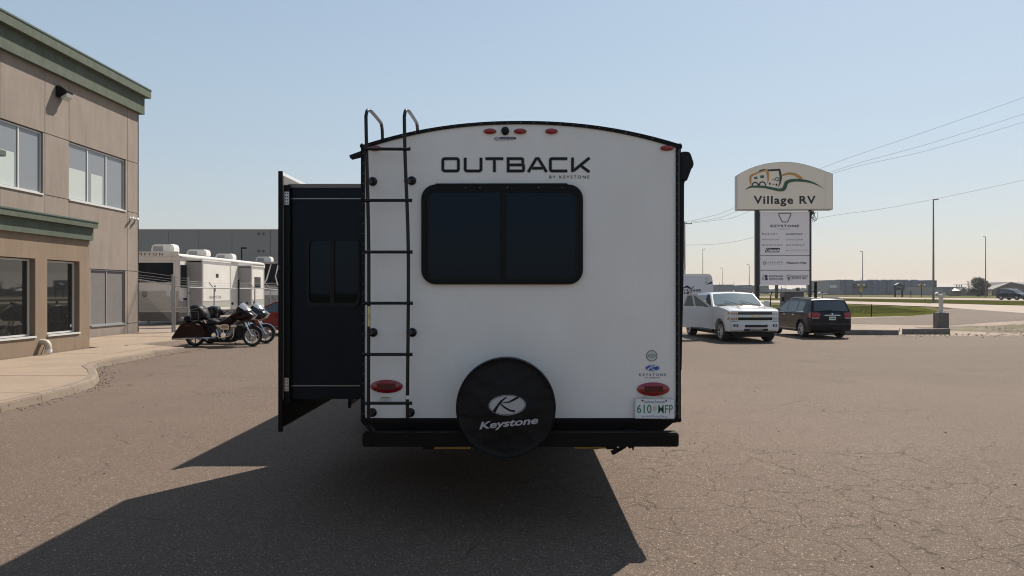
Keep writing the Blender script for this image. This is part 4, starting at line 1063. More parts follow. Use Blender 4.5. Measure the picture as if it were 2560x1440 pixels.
def suv(name, label, loc, rz, sc, paint, rear_details=True, front_details=False, group=None):
    r = .37; z0 = .26
    ar_ = lambda c: None
    c = Car(4.7, 1.9, 1.70, 1.06, .22, .10, [], (1.43, -1.33), r, sc)
    out = [(-2.20, .30), (-2.30, .38), (-2.34, .58), (-2.31, .66), (-2.32, .98), (-2.27, 1.12), (-2.00, 1.60), (-1.93, 1.66), (-1.7, 1.69), (-.6, 1.70), (.1, 1.66), (.42, 1.60), (1.22, 1.14), (1.32, 1.09), (1.95, .99), (2.18, .90), (2.30, .74), (2.33, .55), (2.30, .32), (2.2, .25)]
    out += [(1.43 + .43, z0)] + [(p[0], p[1]) for p in c.arch(1.43, .43, z0 + .005)] + [(1.43 - .45, z0)]
    out += [(-1.33 + .45, z0)] + c.arch(-1.33, .43, z0 + .005) + [(-1.33 - .45, z0 + .01)]
    c.out = out
    t = thing(name, label, 'car', loc, rz, group)
    c.body(paint, t); c.under(t)
    gl = M['carglass']
    c.side('side_window', [(1.02, 1.12), (.93, 1.20), (.40, 1.52), (.30, 1.565), (.08, 1.575), (.08, 1.10)], gl, t)
    c.side('side_window', [(.02, 1.10), (.02, 1.58), (-.9, 1.60), (-.86, 1.13)], gl, t)
    c.side('side_window', [(-.95, 1.135), (-.97, 1.60), (-1.45, 1.58), (-1.62, 1.50), (-1.52, 1.17)], gl, t)
    c.side('window_trim', [(1.05, 1.085), (1.05, 1.105), (-1.6, 1.165), (-1.62, 1.145)], M['chrome'], t)
    glass_strip(c, 'windscreen', 1.22, 1.14, .42, 1.60, gl, t, k=.9)
    glass_strip(c, 'rear_glass', -2.27, 1.12, -2.00, 1.60, gl, t, k=.88)
    for x in (1.0, .05, -.92):
        zt = .35 if x > -.5 else .62
        c.side('door_seam', [(x, zt), (x + .012, zt), (x + .012, 1.08), (x, 1.08)], M['interior'], t, out=.003)
    for x in (.2, -.75): c.side('door_handle', [(x, .98), (x + .2, .985), (x + .2, 1.01), (x, 1.01)], M['chrome'], t, out=.018)
    c.side('side_moulding', [(.95, .36), (.95, .40), (-.86, .40), (-.86, .36)], M['decal_grey'], t, out=.01)
    c.side('sill', [(.98, .262), (.98, .33), (-.88, .33), (-.88, .262)], M['blackpl'], t, out=.006)
    for x in c.wheels:
        for sd in (-1, 1): c.wheel(t, x, sd)
        for sd in (-1, 1):
            pts = [(x + .47 * math.cos(a), r + .47 * math.sin(a)) for a in [math.pi * i / 12 for i in range(13)]] + [(x + .425 * math.cos(a), r + .425 * math.sin(a)) for a in [math.pi * i / 12 for i in range(12, -1, -1)]]
        c.side('wheel_arch_trim', pts, M['blackpl'], t, out=.01)
    c.mirror(t, .98, 1.12, M['blackpl'] if rear_details else paint)
    # roof rails
    for sd in (-1, 1):
        pts = [c.m(x, sd * .86, z) for x, z in ((.35, 1.62), (.2, 1.70), (-.1, 1.735), (-1.3, 1.755), (-1.65, 1.735), (-1.8, 1.69))]
        MB().tube(pts, .019, 8).build('roof_rail', M['rim'], t, world=False, smooth=True)
    # tail
    for sd in (-1, 1):
        f = lambda *ps: [(sd * p[0], p[1]) for p in ps]
        tl = c.end('tail_light', f((.62, .90), (.60, 1.09), (.97, 1.12), (.985, .90)), M['redlens'], t, False, .008, .02)
        c.end('reversing_lens', f((.66, .862), (.64, .898), (.985, .898), (.97, .862)), M['headlens'], t, False, .012)
        c.side('tail_light', [(-2.29, .90), (-2.28, 1.12), (-2.12, 1.12), (-2.06, 1.0), (-2.12, .90)], M['redlens'], t, sides=(sd,), out=.012)
    c.end('trim_bar', [(-.40, .965), (-.40, 1.0), (.40, 1.0), (.40, .965)], M['chrome'], t, False, .012, .012)
    pm = c.end('licence_plate', [(-.17, .80), (-.17, .93), (.17, .93), (.17, .80)], M['plate'], t, False, .012, .006)
    c.end('plate_mark', [(-.13, .85), (-.13, .89), (.13, .89), (.13, .85)], M['plate_green'], pm, False, .022)
    c.end('rear_bumper', [(-.98, .33), (-.985, .60), (.985, .60), (.98, .33)], M['blackpl'], t, False, .02, .02)
    c.end('hatch_seam', [(-.93, .655), (-.93, .668), (.93, .668), (.93, .655)], M['interior'], t, False, .006)
    c.end('badge', [(-.055, 1.035), (-.02, 1.062), (.02, 1.062), (.055, 1.035), (.02, 1.01), (-.02, 1.01)], M['chrome'], t, False, .014)
    c.end('wiper', [(-.02, 1.165), (-.02, 1.18), (.42, 1.215), (.42, 1.2)], M['blackpl'], t, False, .03)
    a = Vector(c.m(-1.55, .1, 1.69)); MB().tube([a, a + Vector((-.07, 0, .24))], [.012, .004], 6).build('antenna', M['blackpl'], t, world=False)
    # nose
    c.end('grille', [(-.42, .62), (-.46, .84), (.46, .84), (.42, .62)], M['blackpl'], t, True, .01)
    c.end('grille_surround', [(-.46, .845), (-.48, .875), (.48, .875), (.46, .845)], M['chrome'], t, True, .014)
    c.end('lower_grille', [(-.6, .34), (-.6, .48), (.6, .48), (.6, .34)], M['blackpl'], t, True, .01)
    for sd in (-1, 1):
        c.end('headlight', [(sd * .56, .74), (sd * .58, .86), (sd * .97, .89), (sd * .97, .78)], M['headlens'], t, True, .012)
    return t, c

# dark SUV parked nose away
sv, cc = suv('parked_suv', 'black SUV with silver roof rails parked facing away beside the white pickup', (11.70, 30.1, 0), math.radians(93.5), (.90, .895, .885), M['darkpaint'])
hs, _ = suv('driving_suv', 'dark blue SUV with bright grille driving on the highway at the right edge', (101.2, 152, -.02), math.radians(-76), (1.32, 1.25, 1.33), M['bluepaint'], rear_details=False)

def pickup():
    t = thing('pickup_truck', 'white crew-cab pickup with gold emblem in its grille and one door standing open', 'pickup truck', (7.98, 28.55, 0), math.radians(-90 + 5))
    r = .42; sc = (.92, .965, .885)
    c = Car(6.1, 2.02, 1.96, 1.36, .17, .10, [], (2.02, -1.90), r, sc, ends=.17, crown=.05, bev=.055)
    z0 = .46
    out = [(-3.02, .60), (-3.05, .70), (-3.05, 1.36), (-3.02, 1.41), (-1.22, 1.42), (-1.17, 1.45), (-1.05, 1.86), (-.95, 1.93), (-.6, 1.955), (.35, 1.96), (.62, 1.92), (1.28, 1.43), (1.34, 1.40), (1.9, 1.395), (2.55, 1.33), (2.9, 1.27), (3.0, 1.20), (3.02, .80), (3.05, .74), (3.05, .50), (2.98, .44), (2.60, .44)]
    out += [(2.02 + .53, z0)] + c.arch(2.02, .52, z0 + .01) + [(2.02 - .54, z0)]
    out += [(-1.90 + .54, z0)] + c.arch(-1.90, .52, z0 + .01) + [(-1.90 - .54, z0 + .02)]
    c.out = out
    p = M['whitepaint']
    body = c.body(p, t); c.under(t)
    gl = M['carglass']
    glass_strip(c, 'windscreen', 1.32, 1.41, .60, 1.93, M['lightglass'], t, k=.93)
    # vehicle's own left side (right in the picture) closed; right side open front door
    c.side('side_window', [(1.08, 1.42), (.98, 1.50), (.50, 1.84), (.25, 1.87), (.25, 1.41)], gl, t, sides=(1,))
    c.side('side_window', [(.18, 1.41), (.18, 1.87), (-.75, 1.86), (-.95, 1.80), (-.92, 1.41)], gl, t)
    c.side('door_opening', [(1.14, .52), (1.16, 1.36), (1.05, 1.47), (.52, 1.88), (.22, 1.90), (.22, .52)], M['interior'], t, sides=(-1,), out=.004)
    for x in (.2, -.98): c.side('door_seam', [(x, .5), (x + .014, .5), (x + .014, 1.38), (x, 1.38)], M['interior'], t, out=.004)
    c.side('door_seam', [(1.15, .5), (1.164, .5), (1.164, 1.36), (1.15, 1.36)], M['interior'], t, out=.004)
    c.side('door_handle', [(-.86, 1.20), (-.62, 1.20), (-.62, 1.235), (-.86, 1.235)], M['chrome'], t, out=.02)
    for x in c.wheels:
        for sd in (-1, 1): c.wheel(t, x, sd, spokes=6, w_=.29)
        c.side('wheel_arch_trim', [(x + .57 * math.cos(a), r + .57 * math.sin(a)) for a in [math.pi * i / 14 for i in range(15)]] + [(x + .52 * math.cos(a), r + .52 * math.sin(a)) for a in [math.pi * i / 14 for i in range(14, -1, -1)]], p, t, out=.014)
    # running boards
    for sd in (-1, 1):
        MB().tube([(1.2 * sc[0], sd * .98 * sc[1], .40 * sc[2]), (-1.3 * sc[0], sd * .98 * sc[1], .40 * sc[2])], .05, 8).build('running_board', M['blackpl'], t, world=False, smooth=True)
    # open door: hinged at the A pillar, swung out
    hx, hy = 1.12 * sc[0], -c.hw(1.1, 1.0) * sc[1]
    ang = math.radians(68)
    def dm(u, z, o=0):           # u along the door from the hinge
        k = 1 if z < 1.36 else 1
        inn = 0 if z < 1.36 else (z - 1.36) * .26
        x = -u; y = -o + inn
        X_ = x * math.cos(ang) - y * math.sin(ang) * -1; Y_ = -(-x) * math.sin(ang) + y * math.cos(ang)
        X_ = x * math.cos(ang) + y * math.sin(ang); Y_ = x * math.sin(ang) * 1 + y * math.cos(ang)
        return Vector((hx + X_, hy + Y_, z * sc[2]))
    od = [(0, .52), (.02, 1.34), (.10, 1.46), (.60, 1.88), (.72, 1.91), (1.02, 1.90), (1.10, 1.40), (1.10, .52)]
    pts = [dm(u, z) for u, z in od if z <= 1.4]
    door = MB()
    lower = [(0, .52), (.02, 1.37), (1.10, 1.40), (1.10, .56), (1.06, .52)]
    a0 = [dm(u, z) for u, z in lower]; nrm = (dm(0, .5, 1) - dm(0, .5, 0)).normalized()
    door.prism(a0, -nrm * .07)
    frame_o = [(.02, 1.37), (.62, 1.885), (.74, 1.915), (1.03, 1.905), (1.10, 1.40)]; frame_i = [(.14, 1.39), (.64, 1.815), (.76, 1.855), (.97, 1.85), (1.035, 1.41)]
    for i in range(4):
        door.prism([dm(*frame_o[i]), dm(*frame_o[i + 1]), dm(*frame_i[i + 1]), dm(*frame_i[i])], -nrm * .05)
    do = door.build('open_door', p, t, world=False, bevel=.006)
    MB().prism([dm(*q) - nrm * .02 for q in frame_i], -nrm * .006).build('pane', M['lightglass'], do, world=False)
    MB().prism([dm(u, z) - nrm * .012 for u, z in ((.60, 1.40), (.66, 1.40), (.80, 1.85), (.75, 1.85))], -nrm * .02).build('window_bar', p, do, world=False)
    MB().prism([dm(u, z, .012) for u, z in ((.82, 1.22), (1.02, 1.22), (1.02, 1.255), (.82, 1.255))], nrm * .02).build('door_handle', M['chrome'], do, world=False)
    MB().prism([dm(u, z, .004) for u, z in ((.10, .86), (.36, .86), (.36, .895), (.10, .895))], nrm * .004).build('side_badge', M['decal_dark'], do, world=False)
    MB().prism([dm(u, z, .002) for u, z in ((.02, .70), (1.08, .70), (1.08, .712), (.02, .712))], nrm * .003).build('crease', M['decal_grey'], do, world=False)
    mc = dm(.16, 1.50, .26)
    mh = MB().box(mc.x - .04, mc.x + .07, mc.y - .12, mc.y + .12, mc.z - .09, mc.z + .15).build('mirror', p, do, world=False, bevel=.03)
    MB().tube([dm(.12, 1.40, .0), mc + Vector((0, 0, -.06))], .03, 8).build('mirror_arm', M['blackpl'], do, world=False)
    # other mirror
    cy = c.hw(1.0, 1.45) * sc[1] + .2
    mh = MB().box(.92, 1.03, cy - .12, cy + .12, 1.45 * sc[2] - .07, 1.45 * sc[2] + .15).build('mirror', p, t, world=False, bevel=.03)
    MB().tube([(.97, cy - .32, 1.38 * sc[2]), (.98, cy, 1.40 * sc[2])], .03, 8).build('mirror_arm', M['blackpl'], t, world=False)
    # nose: grille, lights, bumper
    gr = c.end('grille', [(-.70, 1.11), (-.70, 1.205), (.70, 1.205), (.70, 1.11)], M['blackpl'], t, True, .006)
    gr2 = c.end('grille', [(-.70, .88), (-.70, 1.00), (.70, 1.00), (.70, .88)], M['blackpl'], t, True, .006)
    for z in (1.135, 1.165): c.end('grille_bar', [(-.68, z), (-.68, z + .008), (.68, z + .008), (.68, z)], M['galv'] if z > 1.15 else M['interior'], gr, True, .012)
    for z in (.905, .93, .955, .98): c.end('grille_bar', [(-.68, z), (-.68, z + .006), (.68, z + .006), (.68, z)], M['interior'], gr2, True, .012)
    c.end('grille_rim', [(-.71, 1.205), (-.71, 1.22), (.71, 1.22), (.71, 1.205)], M['chrome'], t, True, .014, .008)
    c.end('grille_rim', [(-.71, .868), (-.71, .88), (.71, .88), (.71, .868)], M['chrome'], t, True, .014, .008)
    c.end('grille_bar', [(-.71, 1.005), (-.71, 1.105), (.71, 1.105), (.71, 1.005)], p, t, True, .012, .02)
    bow = [(-.155, 1.03), (-.055, 1.03), (-.055, 1.0), (.075, 1.0), (.055, 1.045), (.165, 1.045), (.145, 1.085), (.045, 1.085), (.045, 1.115), (-.085, 1.115), (-.065, 1.07), (-.175, 1.07)]
    c.end('emblem', bow, M['gold'], t, True, .036, .012)
    for sd in (-1, 1):
        for z1, z2 in ((1.11, 1.205), (.88, 1.0)):
            h = c.end('headlight', [(sd * .72, z1), (sd * .72, z2), (sd * .985, z2), (sd * .985, z1)], M['headlens'], t, True, .010)
            for q in (.74, .82, .9): c.end('lamp_cell', [(sd * q, z1 + .012), (sd * q, z2 - .012), (sd * (q + .055), z2 - .012), (sd * (q + .055), z1 + .012)], M['amber'] if sd < 0 else M['headlens'], h, True, .018)
        c.side('headlight', [(2.80, .89), (2.82, 1.0), (2.98, 1.0), (2.98, .89)], M['amber'], t, sides=(sd,), out=.01)
        c.side('headlight', [(2.82, 1.12), (2.84, 1.20), (2.98, 1.20), (2.98, 1.12)], M['amber'], t, sides=(sd,), out=.01)
        fg = c.end('fog_light', [(sd * .72, .63), (sd * .72, .73), (sd * .90, .73), (sd * .90, .63)], M['blackpl'], t, True, .034)
        c.end('lens', [(sd * .77, .65), (sd * .77, .71), (sd * .85, .71), (sd * .85, .65)], M['headlens'], fg, True, .042)
    c.end('front_bumper', [(-.99, .50), (-.99, .82), (.99, .82), (.99, .50)], p, t, True, .004, .025)
    c.end('bumper_slot', [(-.47, .61), (-.47, .71), (.47, .71), (.47, .61)], M['interior'], t, True, .034)
    c.end('lower_intake', [(-.5, .46), (-.5, .56), (.5, .56), (.5, .46)], M['interior'], t, True, .034)
    sk_ = c.end('skid_plate', [(-.30, .44), (-.26, .53), (.26, .53), (.30, .44)], M['rim'], t, True, .042, .01)
    for k in range(4):
        x = -.2 + .12 * k; c.end('skid_slot', [(x, .465), (x + .03, .505), (x + .07, .505), (x + .04, .465)], M['interior'], sk_, True, .056)
    MB().box(2.45, 2.68, -.78, .78, .31, .42).build('chin', M['blackpl'], t, world=False, bevel=.03)
    # bonnet scoops and creases
    for sd in (-1, 1):
        a = [c.m(2.25, sd * .16, 1.37), c.m(2.32, sd * .42, 1.36), c.m(2.18, sd * .44, 1.378), c.m(2.12, sd * .18, 1.388)]
        MB().prism([Vector(v) + Vector((0, 0, .012)) for v in a], (0, 0, .012)).build('bonnet_scoop', M['blackpl'], t, world=False)
        b_ = [c.m(x, sd * .5, z) for x, z in ((1.45, 1.40), (2.0, 1.392), (2.6, 1.33), (2.85, 1.285))]
        MB().tube([Vector(v) + Vector((0, 0, .0)) for v in b_], .010, 8).build('bonnet_crease', p, t, world=False, smooth=True)
    # bonnet shut lines
    for s_ in (-1, 1):
        MB().tube([Vector(c.m(x, s_ * .90, z)) + Vector((0, 0, -.002)) for x, z in ((1.36, 1.405), (1.9, 1.398), (2.55, 1.333), (2.88, 1.277))], .006, 4).build('bonnet_seam', M['interior'], t, world=False)
    c.end('bonnet_seam', [(-.95, 1.222), (-.95, 1.232), (.95, 1.232), (.95, 1.222)], M['interior'], t, True, .004)
    for s_ in (-1, 1): c.end('bumper_seam', [(s_ * .71, .835), (s_ * .71, .847), (s_ * .99, .847), (s_ * .99, .835)], M['interior'], t, True, .006)
    # cowl and wipers at the foot of the windscreen
    ca = [Vector(c.m(1.36, s_ * .86, 1.40)) for s_ in (-1, -.5, 0, .5, 1)]
    MB().tube([v + Vector((0, 0, .012)) for v in ca], .022, 6).build('cowl', M['blackpl'], t, world=False)
    for s_ in (-.1, .55):
        w0 = Vector(c.m(1.30, s_, 1.43)); w1 = Vector(c.m(1.12, s_ - .42, 1.56)); MB().tube([w0 + Vector((.03, 0, .03)), w1 + Vector((.03, 0, .03))], .009, 5).build('wiper', M['blackpl'], t, world=False)
    # cab roof lights and antenna, steering wheel seen through the open door
    a = Vector(c.m(.35, .2, 1.955)); MB().prism([a, a + Vector((-.16, 0, 0)), a + Vector((-.14, 0, .06))], (0, .03, 0)).build('antenna', M['blackpl'], t, world=False)
    MB().box(-2.9, -1.25, -.80, .80, 1.262, 1.268).build('bed_cover', M['blackpl'], t, world=False)
    return t
pickup()

# red car, nose to the left behind the motorcycles
def sedan():
    r = .33; z0 = .22
    t = thing('red_car', 'red car parked behind the motorcycles, mostly hidden by the trailer', 'car', (-9.75, 31.0, 0), math.radians(180))
    c = Car(4.5, 1.8, 1.42, .92, .25, .12, [], (1.35, -1.3), r, (.98, 1, .99))
    out = [(-2.2, .28), (-2.25, .5), (-2.24, .85), (-2.1, .98), (-1.7, 1.02), (-1.05, 1.36), (-.8, 1.41), (-.2, 1.42), (.25, 1.38), (1.05, .98), (1.15, .94), (1.8, .84), (2.12, .72), (2.22, .58), (2.24, .35), (2.15, .24)]
    out += [(1.35 + .40, z0)] + c.arch(1.35, .39, z0 + .005) + [(1.35 - .41, z0)] + [(-1.3 + .41, z0)] + c.arch(-1.3, .39, z0 + .005) + [(-1.3 - .41, z0 + .01)]
    c.out = out; c.body(M['redpaint'], t); c.under(t)
    c.side('side_window', [(.92, .955), (.30, 1.31), (.05, 1.335), (.05, .95)], M['carglass'], t)
    c.side('side_window', [(0, .95), (0, 1.34), (-.75, 1.33), (-1.2, 1.10), (-1.15, .97)], M['carglass'], t)
    glass_strip(c, 'windscreen', 1.08, .97, .25, 1.38, M['carglass'], t)
    glass_strip(c, 'rear_glass', -1.7, 1.02, -1.05, 1.36, M['carglass'], t)
    for x in (1.0, 0, -.95): c.side('door_seam', [(x, .3), (x + .012, .3), (x + .012, .93), (x, .93)], M['interior'], t, out=.003)
    c.side('side_moulding', [(1.0, .36), (1.0, .38), (-.9, .38), (-.9, .36)], M['decal_grey'], t, out=.008)
    for x in c.wheels:
        for sd in (-1, 1): c.wheel(t, x, sd)
    c.mirror(t, .75, 1.0, M['redpaint'])
    for sd in (-1, 1): c.end('headlight', [(sd * .6, .62), (sd * .6, .72), (sd * .96, .76), (sd * .96, .66)], M['headlens'], t, True, .01)
sedan()

# ------------------------------------------------------------------ motorcycles (side outlines in metres, drawn 1 unit = crop pixel)
KB = .00138
def bike(name, label, loc, rz, paint, black, tourpack):
    t = thing(name, label, 'motorcycle', loc, rz, 'touring motorcycles parked by the kerb')
    def q(cx, cy): return ((cx - 1200) * KB, (1200 - cy) * KB)
    def pr(nm, pts, y0, y1, m, parent=t, bevel=0, smooth=False):
        return MB().prism([(q(*p)[0], y0, q(*p)[1]) for p in pts], (0, y1 - y0, 0)).build(nm, m, parent, world=False, bevel=bevel)
    def loft(nm, pts, half, m, parent=t, round_=.6, segs=5):
        """rounded pod: outline shrunk towards its sides"""
        n = len(pts); cx = sum(p[0] for p in pts) / n; cy = sum(p[1] for p in pts) / n; mb = MB(); st = []
        for i in range(-segs, segs + 1):
            u = i / segs; k = (1 - abs(u) ** 3) ** .5 if abs(u) < 1 else 0
            st.append((u * half, round_ + (1 - round_) * k))
        for y, k in st:
            for p in pts:
                X_, Z_ = q(cx + (p[0] - cx) * k, cy + (p[1] - cy) * k); mb.v.append((X_, y, Z_))
        for i in range(len(st) - 1):
            for j in range(n):
                j2 = (j + 1) % n; mb.f.append((i * n + j, i * n + j2, (i + 1) * n + j2, (i + 1) * n + j))
        tt = tess([(p[0], p[1], 0) for p in pts]); mb.f += [tuple(a) for a in tt] + [tuple(a_ + (len(st) - 1) * n for a_ in reversed(a)) for a in tt]
        return mb.build(nm, m, parent, world=False, smooth=True)
    def wheel(cx, cy, R, w_, fr):
        X_, Z_ = q(cx, cy); r = R * KB; c = Vector((X_, 0, r))
        wl = MB().lathe([(r * .74, -w_ * .42), (r * .86, -w_ * .5), (r * .96, -w_ * .36), (r, 0), (r * .96, w_ * .36), (r * .86, w_ * .5), (r * .74, w_ * .42)], c, (0, 1, 0), 36).build('wheel', M['tyre'], t, world=False, smooth=True)
        mb = MB().lathe([(r * .76, -w_ * .36), (r * .68, -w_ * .36), (r * .68, w_ * .36), (r * .76, w_ * .36)], c, (0, 1, 0), 36)
        mb.lathe([(0, -w_ * .5), (r * .14, -w_ * .5), (r * .14, w_ * .5), (0, w_ * .5)], c, (0, 1, 0), 16)
        for k in range(7):
            a = 2 * math.pi * k / 7 + .25; u = Vector((math.cos(a), 0, math.sin(a))); v_ = Vector((-math.sin(a), 0, math.cos(a))) * r * .05
            mb.prism([c + u * r * .1 - v_ + Vector((0, -.012, 0)), c + u * r * .1 + v_ + Vector((0, -.012, 0)), c + u * r * .7 + v_ * .7 + Vector((0, -.012, 0)), c + u * r * .7 - v_ * .7 + Vector((0, -.012, 0))], (0, .024, 0))
        mb.build('rim', M['rim'] if fr else M['decal_grey'], wl, world=False)
        if fr:
            MB().lathe([(r * .26, -.06), (r * .5, -.06), (r * .5, -.065), (r * .26, -.065), (r * .26, -.06)], c, (0, 1, 0), 28).build('brake_disc', M['galv'], wl, world=False)
    wheel(1905, 965, 235, .13, True); wheel(555, 980, 225, .16, False)
    B, Cr = M['blackpl'], M['chrome']
    # front fender: arc shell
    X_, Z_ = q(1905, 965)
    mb = MB(); Rf = 262 * KB
    for i in range(15):
        a = math.radians(8 + i * 10.5)
        for y, k in ((-.085, .93), (-.075, 1), (0, 1.03), (.075, 1), (.085, .93)):
            mb.v.append((X_ + Rf * k * math.cos(a), y, 235 * KB + Rf * k * math.sin(a)))
    for i in range(14):
        for j in range(4): mb.f.append((i * 5 + j, i * 5 + j + 1, i * 5 + j + 6, i * 5 + j + 5))
    mb.build('front_fender', paint, t, world=False, smooth=True)
    # saddlebags and rear fender
    sb_ = [(100, 990), (290, 700), (345, 655), (480, 625), (640, 625), (720, 660), (800, 700), (860, 760), (925, 850), (915, 920), (880, 975), (640, 995), (120, 1005)]
    for s_ in (-1, 1):
        mbp = pr('saddlebag', sb_, s_ * .14, s_ * .36, paint, bevel=.03)
        pr('saddlebag_latch', [(400, 700), (545, 690), (545, 697), (402, 708)], s_ * .364, s_ * .37, M['redlens'], mbp)
        pr('chrome_guard', [(690, 640), (715, 650), (780, 680), (775, 690), (700, 665)], s_ * .364, s_ * .375, Cr, mbp)
    loft('rear_fender', [(270, 1030), (290, 760), (420, 640), (650, 600), (820, 650), (840, 800), (800, 700), (560, 700), (380, 800), (330, 1020)], .13, paint, round_=.9)
    # exhausts
    for s_ in (-1, 1):
        MB().tube([(q(110, 995)[0], s_ * .30, q(0, 995)[1]), (q(650, 990)[0], s_ * .31, q(0, 990)[1]), (q(660, 985)[0], s_ * .31, q(0, 985)[1]), (q(1090, 990)[0], s_ * .30, q(0, 990)[1]), (q(1170, 960)[0], s_ * .28, q(0, 960)[1]), (q(1165, 900)[0], s_ * .24, q(0, 900)[1]), (q(1105, 815)[0], s_ * .18, q(0, 815)[1])], [.045, .045, .035, .035, .035, .03, .028], 10).build('exhaust', Cr, t, world=False, smooth=True)
    # engine
    eg = pr('engine', [(960, 700), (1500, 690), (1530, 760), (1520, 1020), (1420, 1085), (980, 1080), (900, 1000), (900, 780)], -.13, .13, B, bevel=.02)
    for k, (x0, x1, y0, y1, lean) in enumerate(((1130, 1240, 720, 900, -60), (1370, 1480, 730, 900, 70))):
        mb = MB()
        for i in range(9):
            f0 = y0 + (y1 - y0) * i / 9; off = lean * (1 - i / 9)
            a = q(x0 + off, f0 + 12); b_ = q(x1 + off, f0); mb.box(min(a[0], b_[0]), max(a[0], b_[0]), -.15, .15, a[1], b_[1])
        mb.build('cylinder', M['galv'], eg, world=False)
        pr('rocker_cover', [(x0 + lean - 20, 735), (x0 + lean, 690), (x1 + lean, 685), (x1 + lean + 30, 735)], -.155, .155, Cr, eg, bevel=.01)
    ac = [(q(*p)[0], -.185, q(*p)[1]) for p in rrect(1195, 1400, 675, 795, 50, 6)]
    MB().prism(ac, (0, .06, 0)).build('air_cleaner', Cr, eg, world=False, bevel=.012)
    MB().prism([(q(*p)[0], -.19, q(*p)[1]) for p in rrect(1225, 1370, 700, 770, 28, 5)], (0, .006, 0)).build('air_cleaner_inset', B, eg, world=False)
    for k in range(3): MB().prism([(q(*p)[0], -.194, q(*p)[1]) for p in ((1240, 712 + 18 * k), (1355, 712 + 18 * k), (1355, 720 + 18 * k), (1240, 720 + 18 * k))], (0, .004, 0)).build('slot', Cr, eg, world=False)
    for cx, cy, rr, m_ in ((1040, 930, 62, Cr), (1260, 930, 70, Cr), (1400, 920, 48, M['galv']), (1265, 1005, 45, M['galv'])):
        X1, Z1 = q(cx, cy); MB().lathe([(0, -.185), (rr * KB * .8, -.185), (rr * KB, -.17), (rr * KB, -.10)], (X1, 0, Z1), (0, 1, 0), 20).build('engine_cover', m_, eg, world=False, smooth=True)
    for a_, b__ in (((1240, 760), (1290, 900)), ((1400, 770), (1330, 900))):
        MB().tube([(q(*a_)[0], -.165, q(*a_)[1]), (q(*b__)[0], -.165, q(*b__)[1])], .012, 8).build('pushrod_tube', Cr, eg, world=False, smooth=True)
    MB().tube([(q(*p)[0], -.24, q(*p)[1]) for p in ((1530, 760), (1535, 860), (1510, 960), (1450, 1030))] , .014, 8).build('crash_bar', Cr, t, world=False, smooth=True)
    MB().tube([(q(*p)[0], .24, q(*p)[1]) for p in ((1530, 760), (1535, 860), (1510, 960), (1450, 1030))] , .014, 8).build('crash_bar', Cr, t, world=False, smooth=True)
    for s_ in (-1, 1): pr('footboard', [(1190, 985), (1430, 945), (1432, 955), (1195, 997)], s_ * .22, s_ * .33, Cr)
    pr('frame', [(860, 1000), (1540, 1010), (1540, 1070), (1400, 1110), (900, 1100)], -.10, .10, B, bevel=.01)
    # tank, seat
    loft('fuel_tank', [(1080, 640), (1200, 590), (1290, 545), (1400, 470), (1450, 440), (1480, 520), (1500, 640), (1460, 670), (1200, 672), (1090, 665)], .17, paint, round_=.55)
    loft('seat', [(780, 540), (830, 560), (870, 590), (900, 555), (980, 540), (1060, 570), (1130, 600), (1150, 640), (1080, 680), (900, 720), (840, 740), (800, 700), (760, 620)], .17, B, round_=.6)
    pr('seat_trim', [(805, 570), (835, 565), (890, 640), (850, 655)], -.19, -.172, Cr)
    pr('side_cover', [(850, 740), (1100, 700), (1110, 760), (1000, 960), (860, 960), (920, 860)], -.17, .17, B, bevel=.01)
    # fairing, windscreen, headlight
    fr_ = [(1450, 440), (1530, 380), (1620, 310), (1740, 305), (1880, 370), (2000, 460), (2005, 480), (1960, 500), (1910, 570), (1850, 605), (1700, 600), (1560, 600), (1490, 540)]
    fa = loft('fairing', fr_, .30, paint, round_=.45, segs=6)
    pr('headlight', [(1900, 480), (1965, 470), (1975, 500), (1925, 565), (1860, 590), (1850, 570)], -.13, .13, M['headlens'], fa, bevel=.008)
    mb = MB(); ys_ = [-.24, -.2, -.12, 0, .12, .2, .24]
    for j, y in enumerate(ys_):
        k = (y / .24) ** 2
        for (cx, cy) in ((1900 - 110 * k, 345 + 0 * k), (1790 - 90 * k, 235 + 60 * k), (1690 - 60 * k, 160 + 90 * k)):
            X1, Z1 = q(cx, cy); mb.v.append((X1, y, Z1))
    for j in range(6):
        for i in range(2): mb.f.append((j * 3 + i, j * 3 + i + 1, j * 3 + i + 4, j * 3 + i + 3))
    mb.build('windscreen', M['bikeglass'], t, world=False, smooth=True)
    pr('inner_fairing', [(1500, 470), (1560, 300), (1640, 200), (1690, 190), (1640, 310), (1560, 420)], -.12, .12, M['decal_dark'], fa)
    # fork and handlebar
    for s_ in (-1, 1):
        MB().tube([(q(1915, 955)[0], s_ * .09, q(0, 955)[1]), (q(1840, 800)[0], s_ * .09, q(0, 800)[1]), (q(1750, 620)[0], s_ * .09, q(0, 620)[1])], [.026, .03, .036], 10).build('fork_leg', Cr, t, world=False, smooth=True)
        MB().tube([(q(1500, 520)[0], s_ * .08, q(0, 520)[1]), (q(1490, 420)[0], s_ * .2, q(0, 400)[1]), (q(1430, 375)[0], s_ * .38, q(0, 370)[1]), (q(1330, 410)[0], s_ * .44, q(0, 405)[1])], .014, 8).build('handlebar', B, t, world=False, smooth=True)
        c_ = q(1545, 185); MB().tube([(q(1480, 370)[0], s_ * .36, q(0, 370)[1]), (c_[0], s_ * .40, c_[1])], .007, 6).build('mirror_stalk', Cr, t, world=False)
        MB().box(c_[0] - .02, c_[0] + .02, s_ * .40 - .06, s_ * .40 + .06, c_[1] - .045, c_[1] + .05).build('mirror', B, t, world=False, bevel=.015)
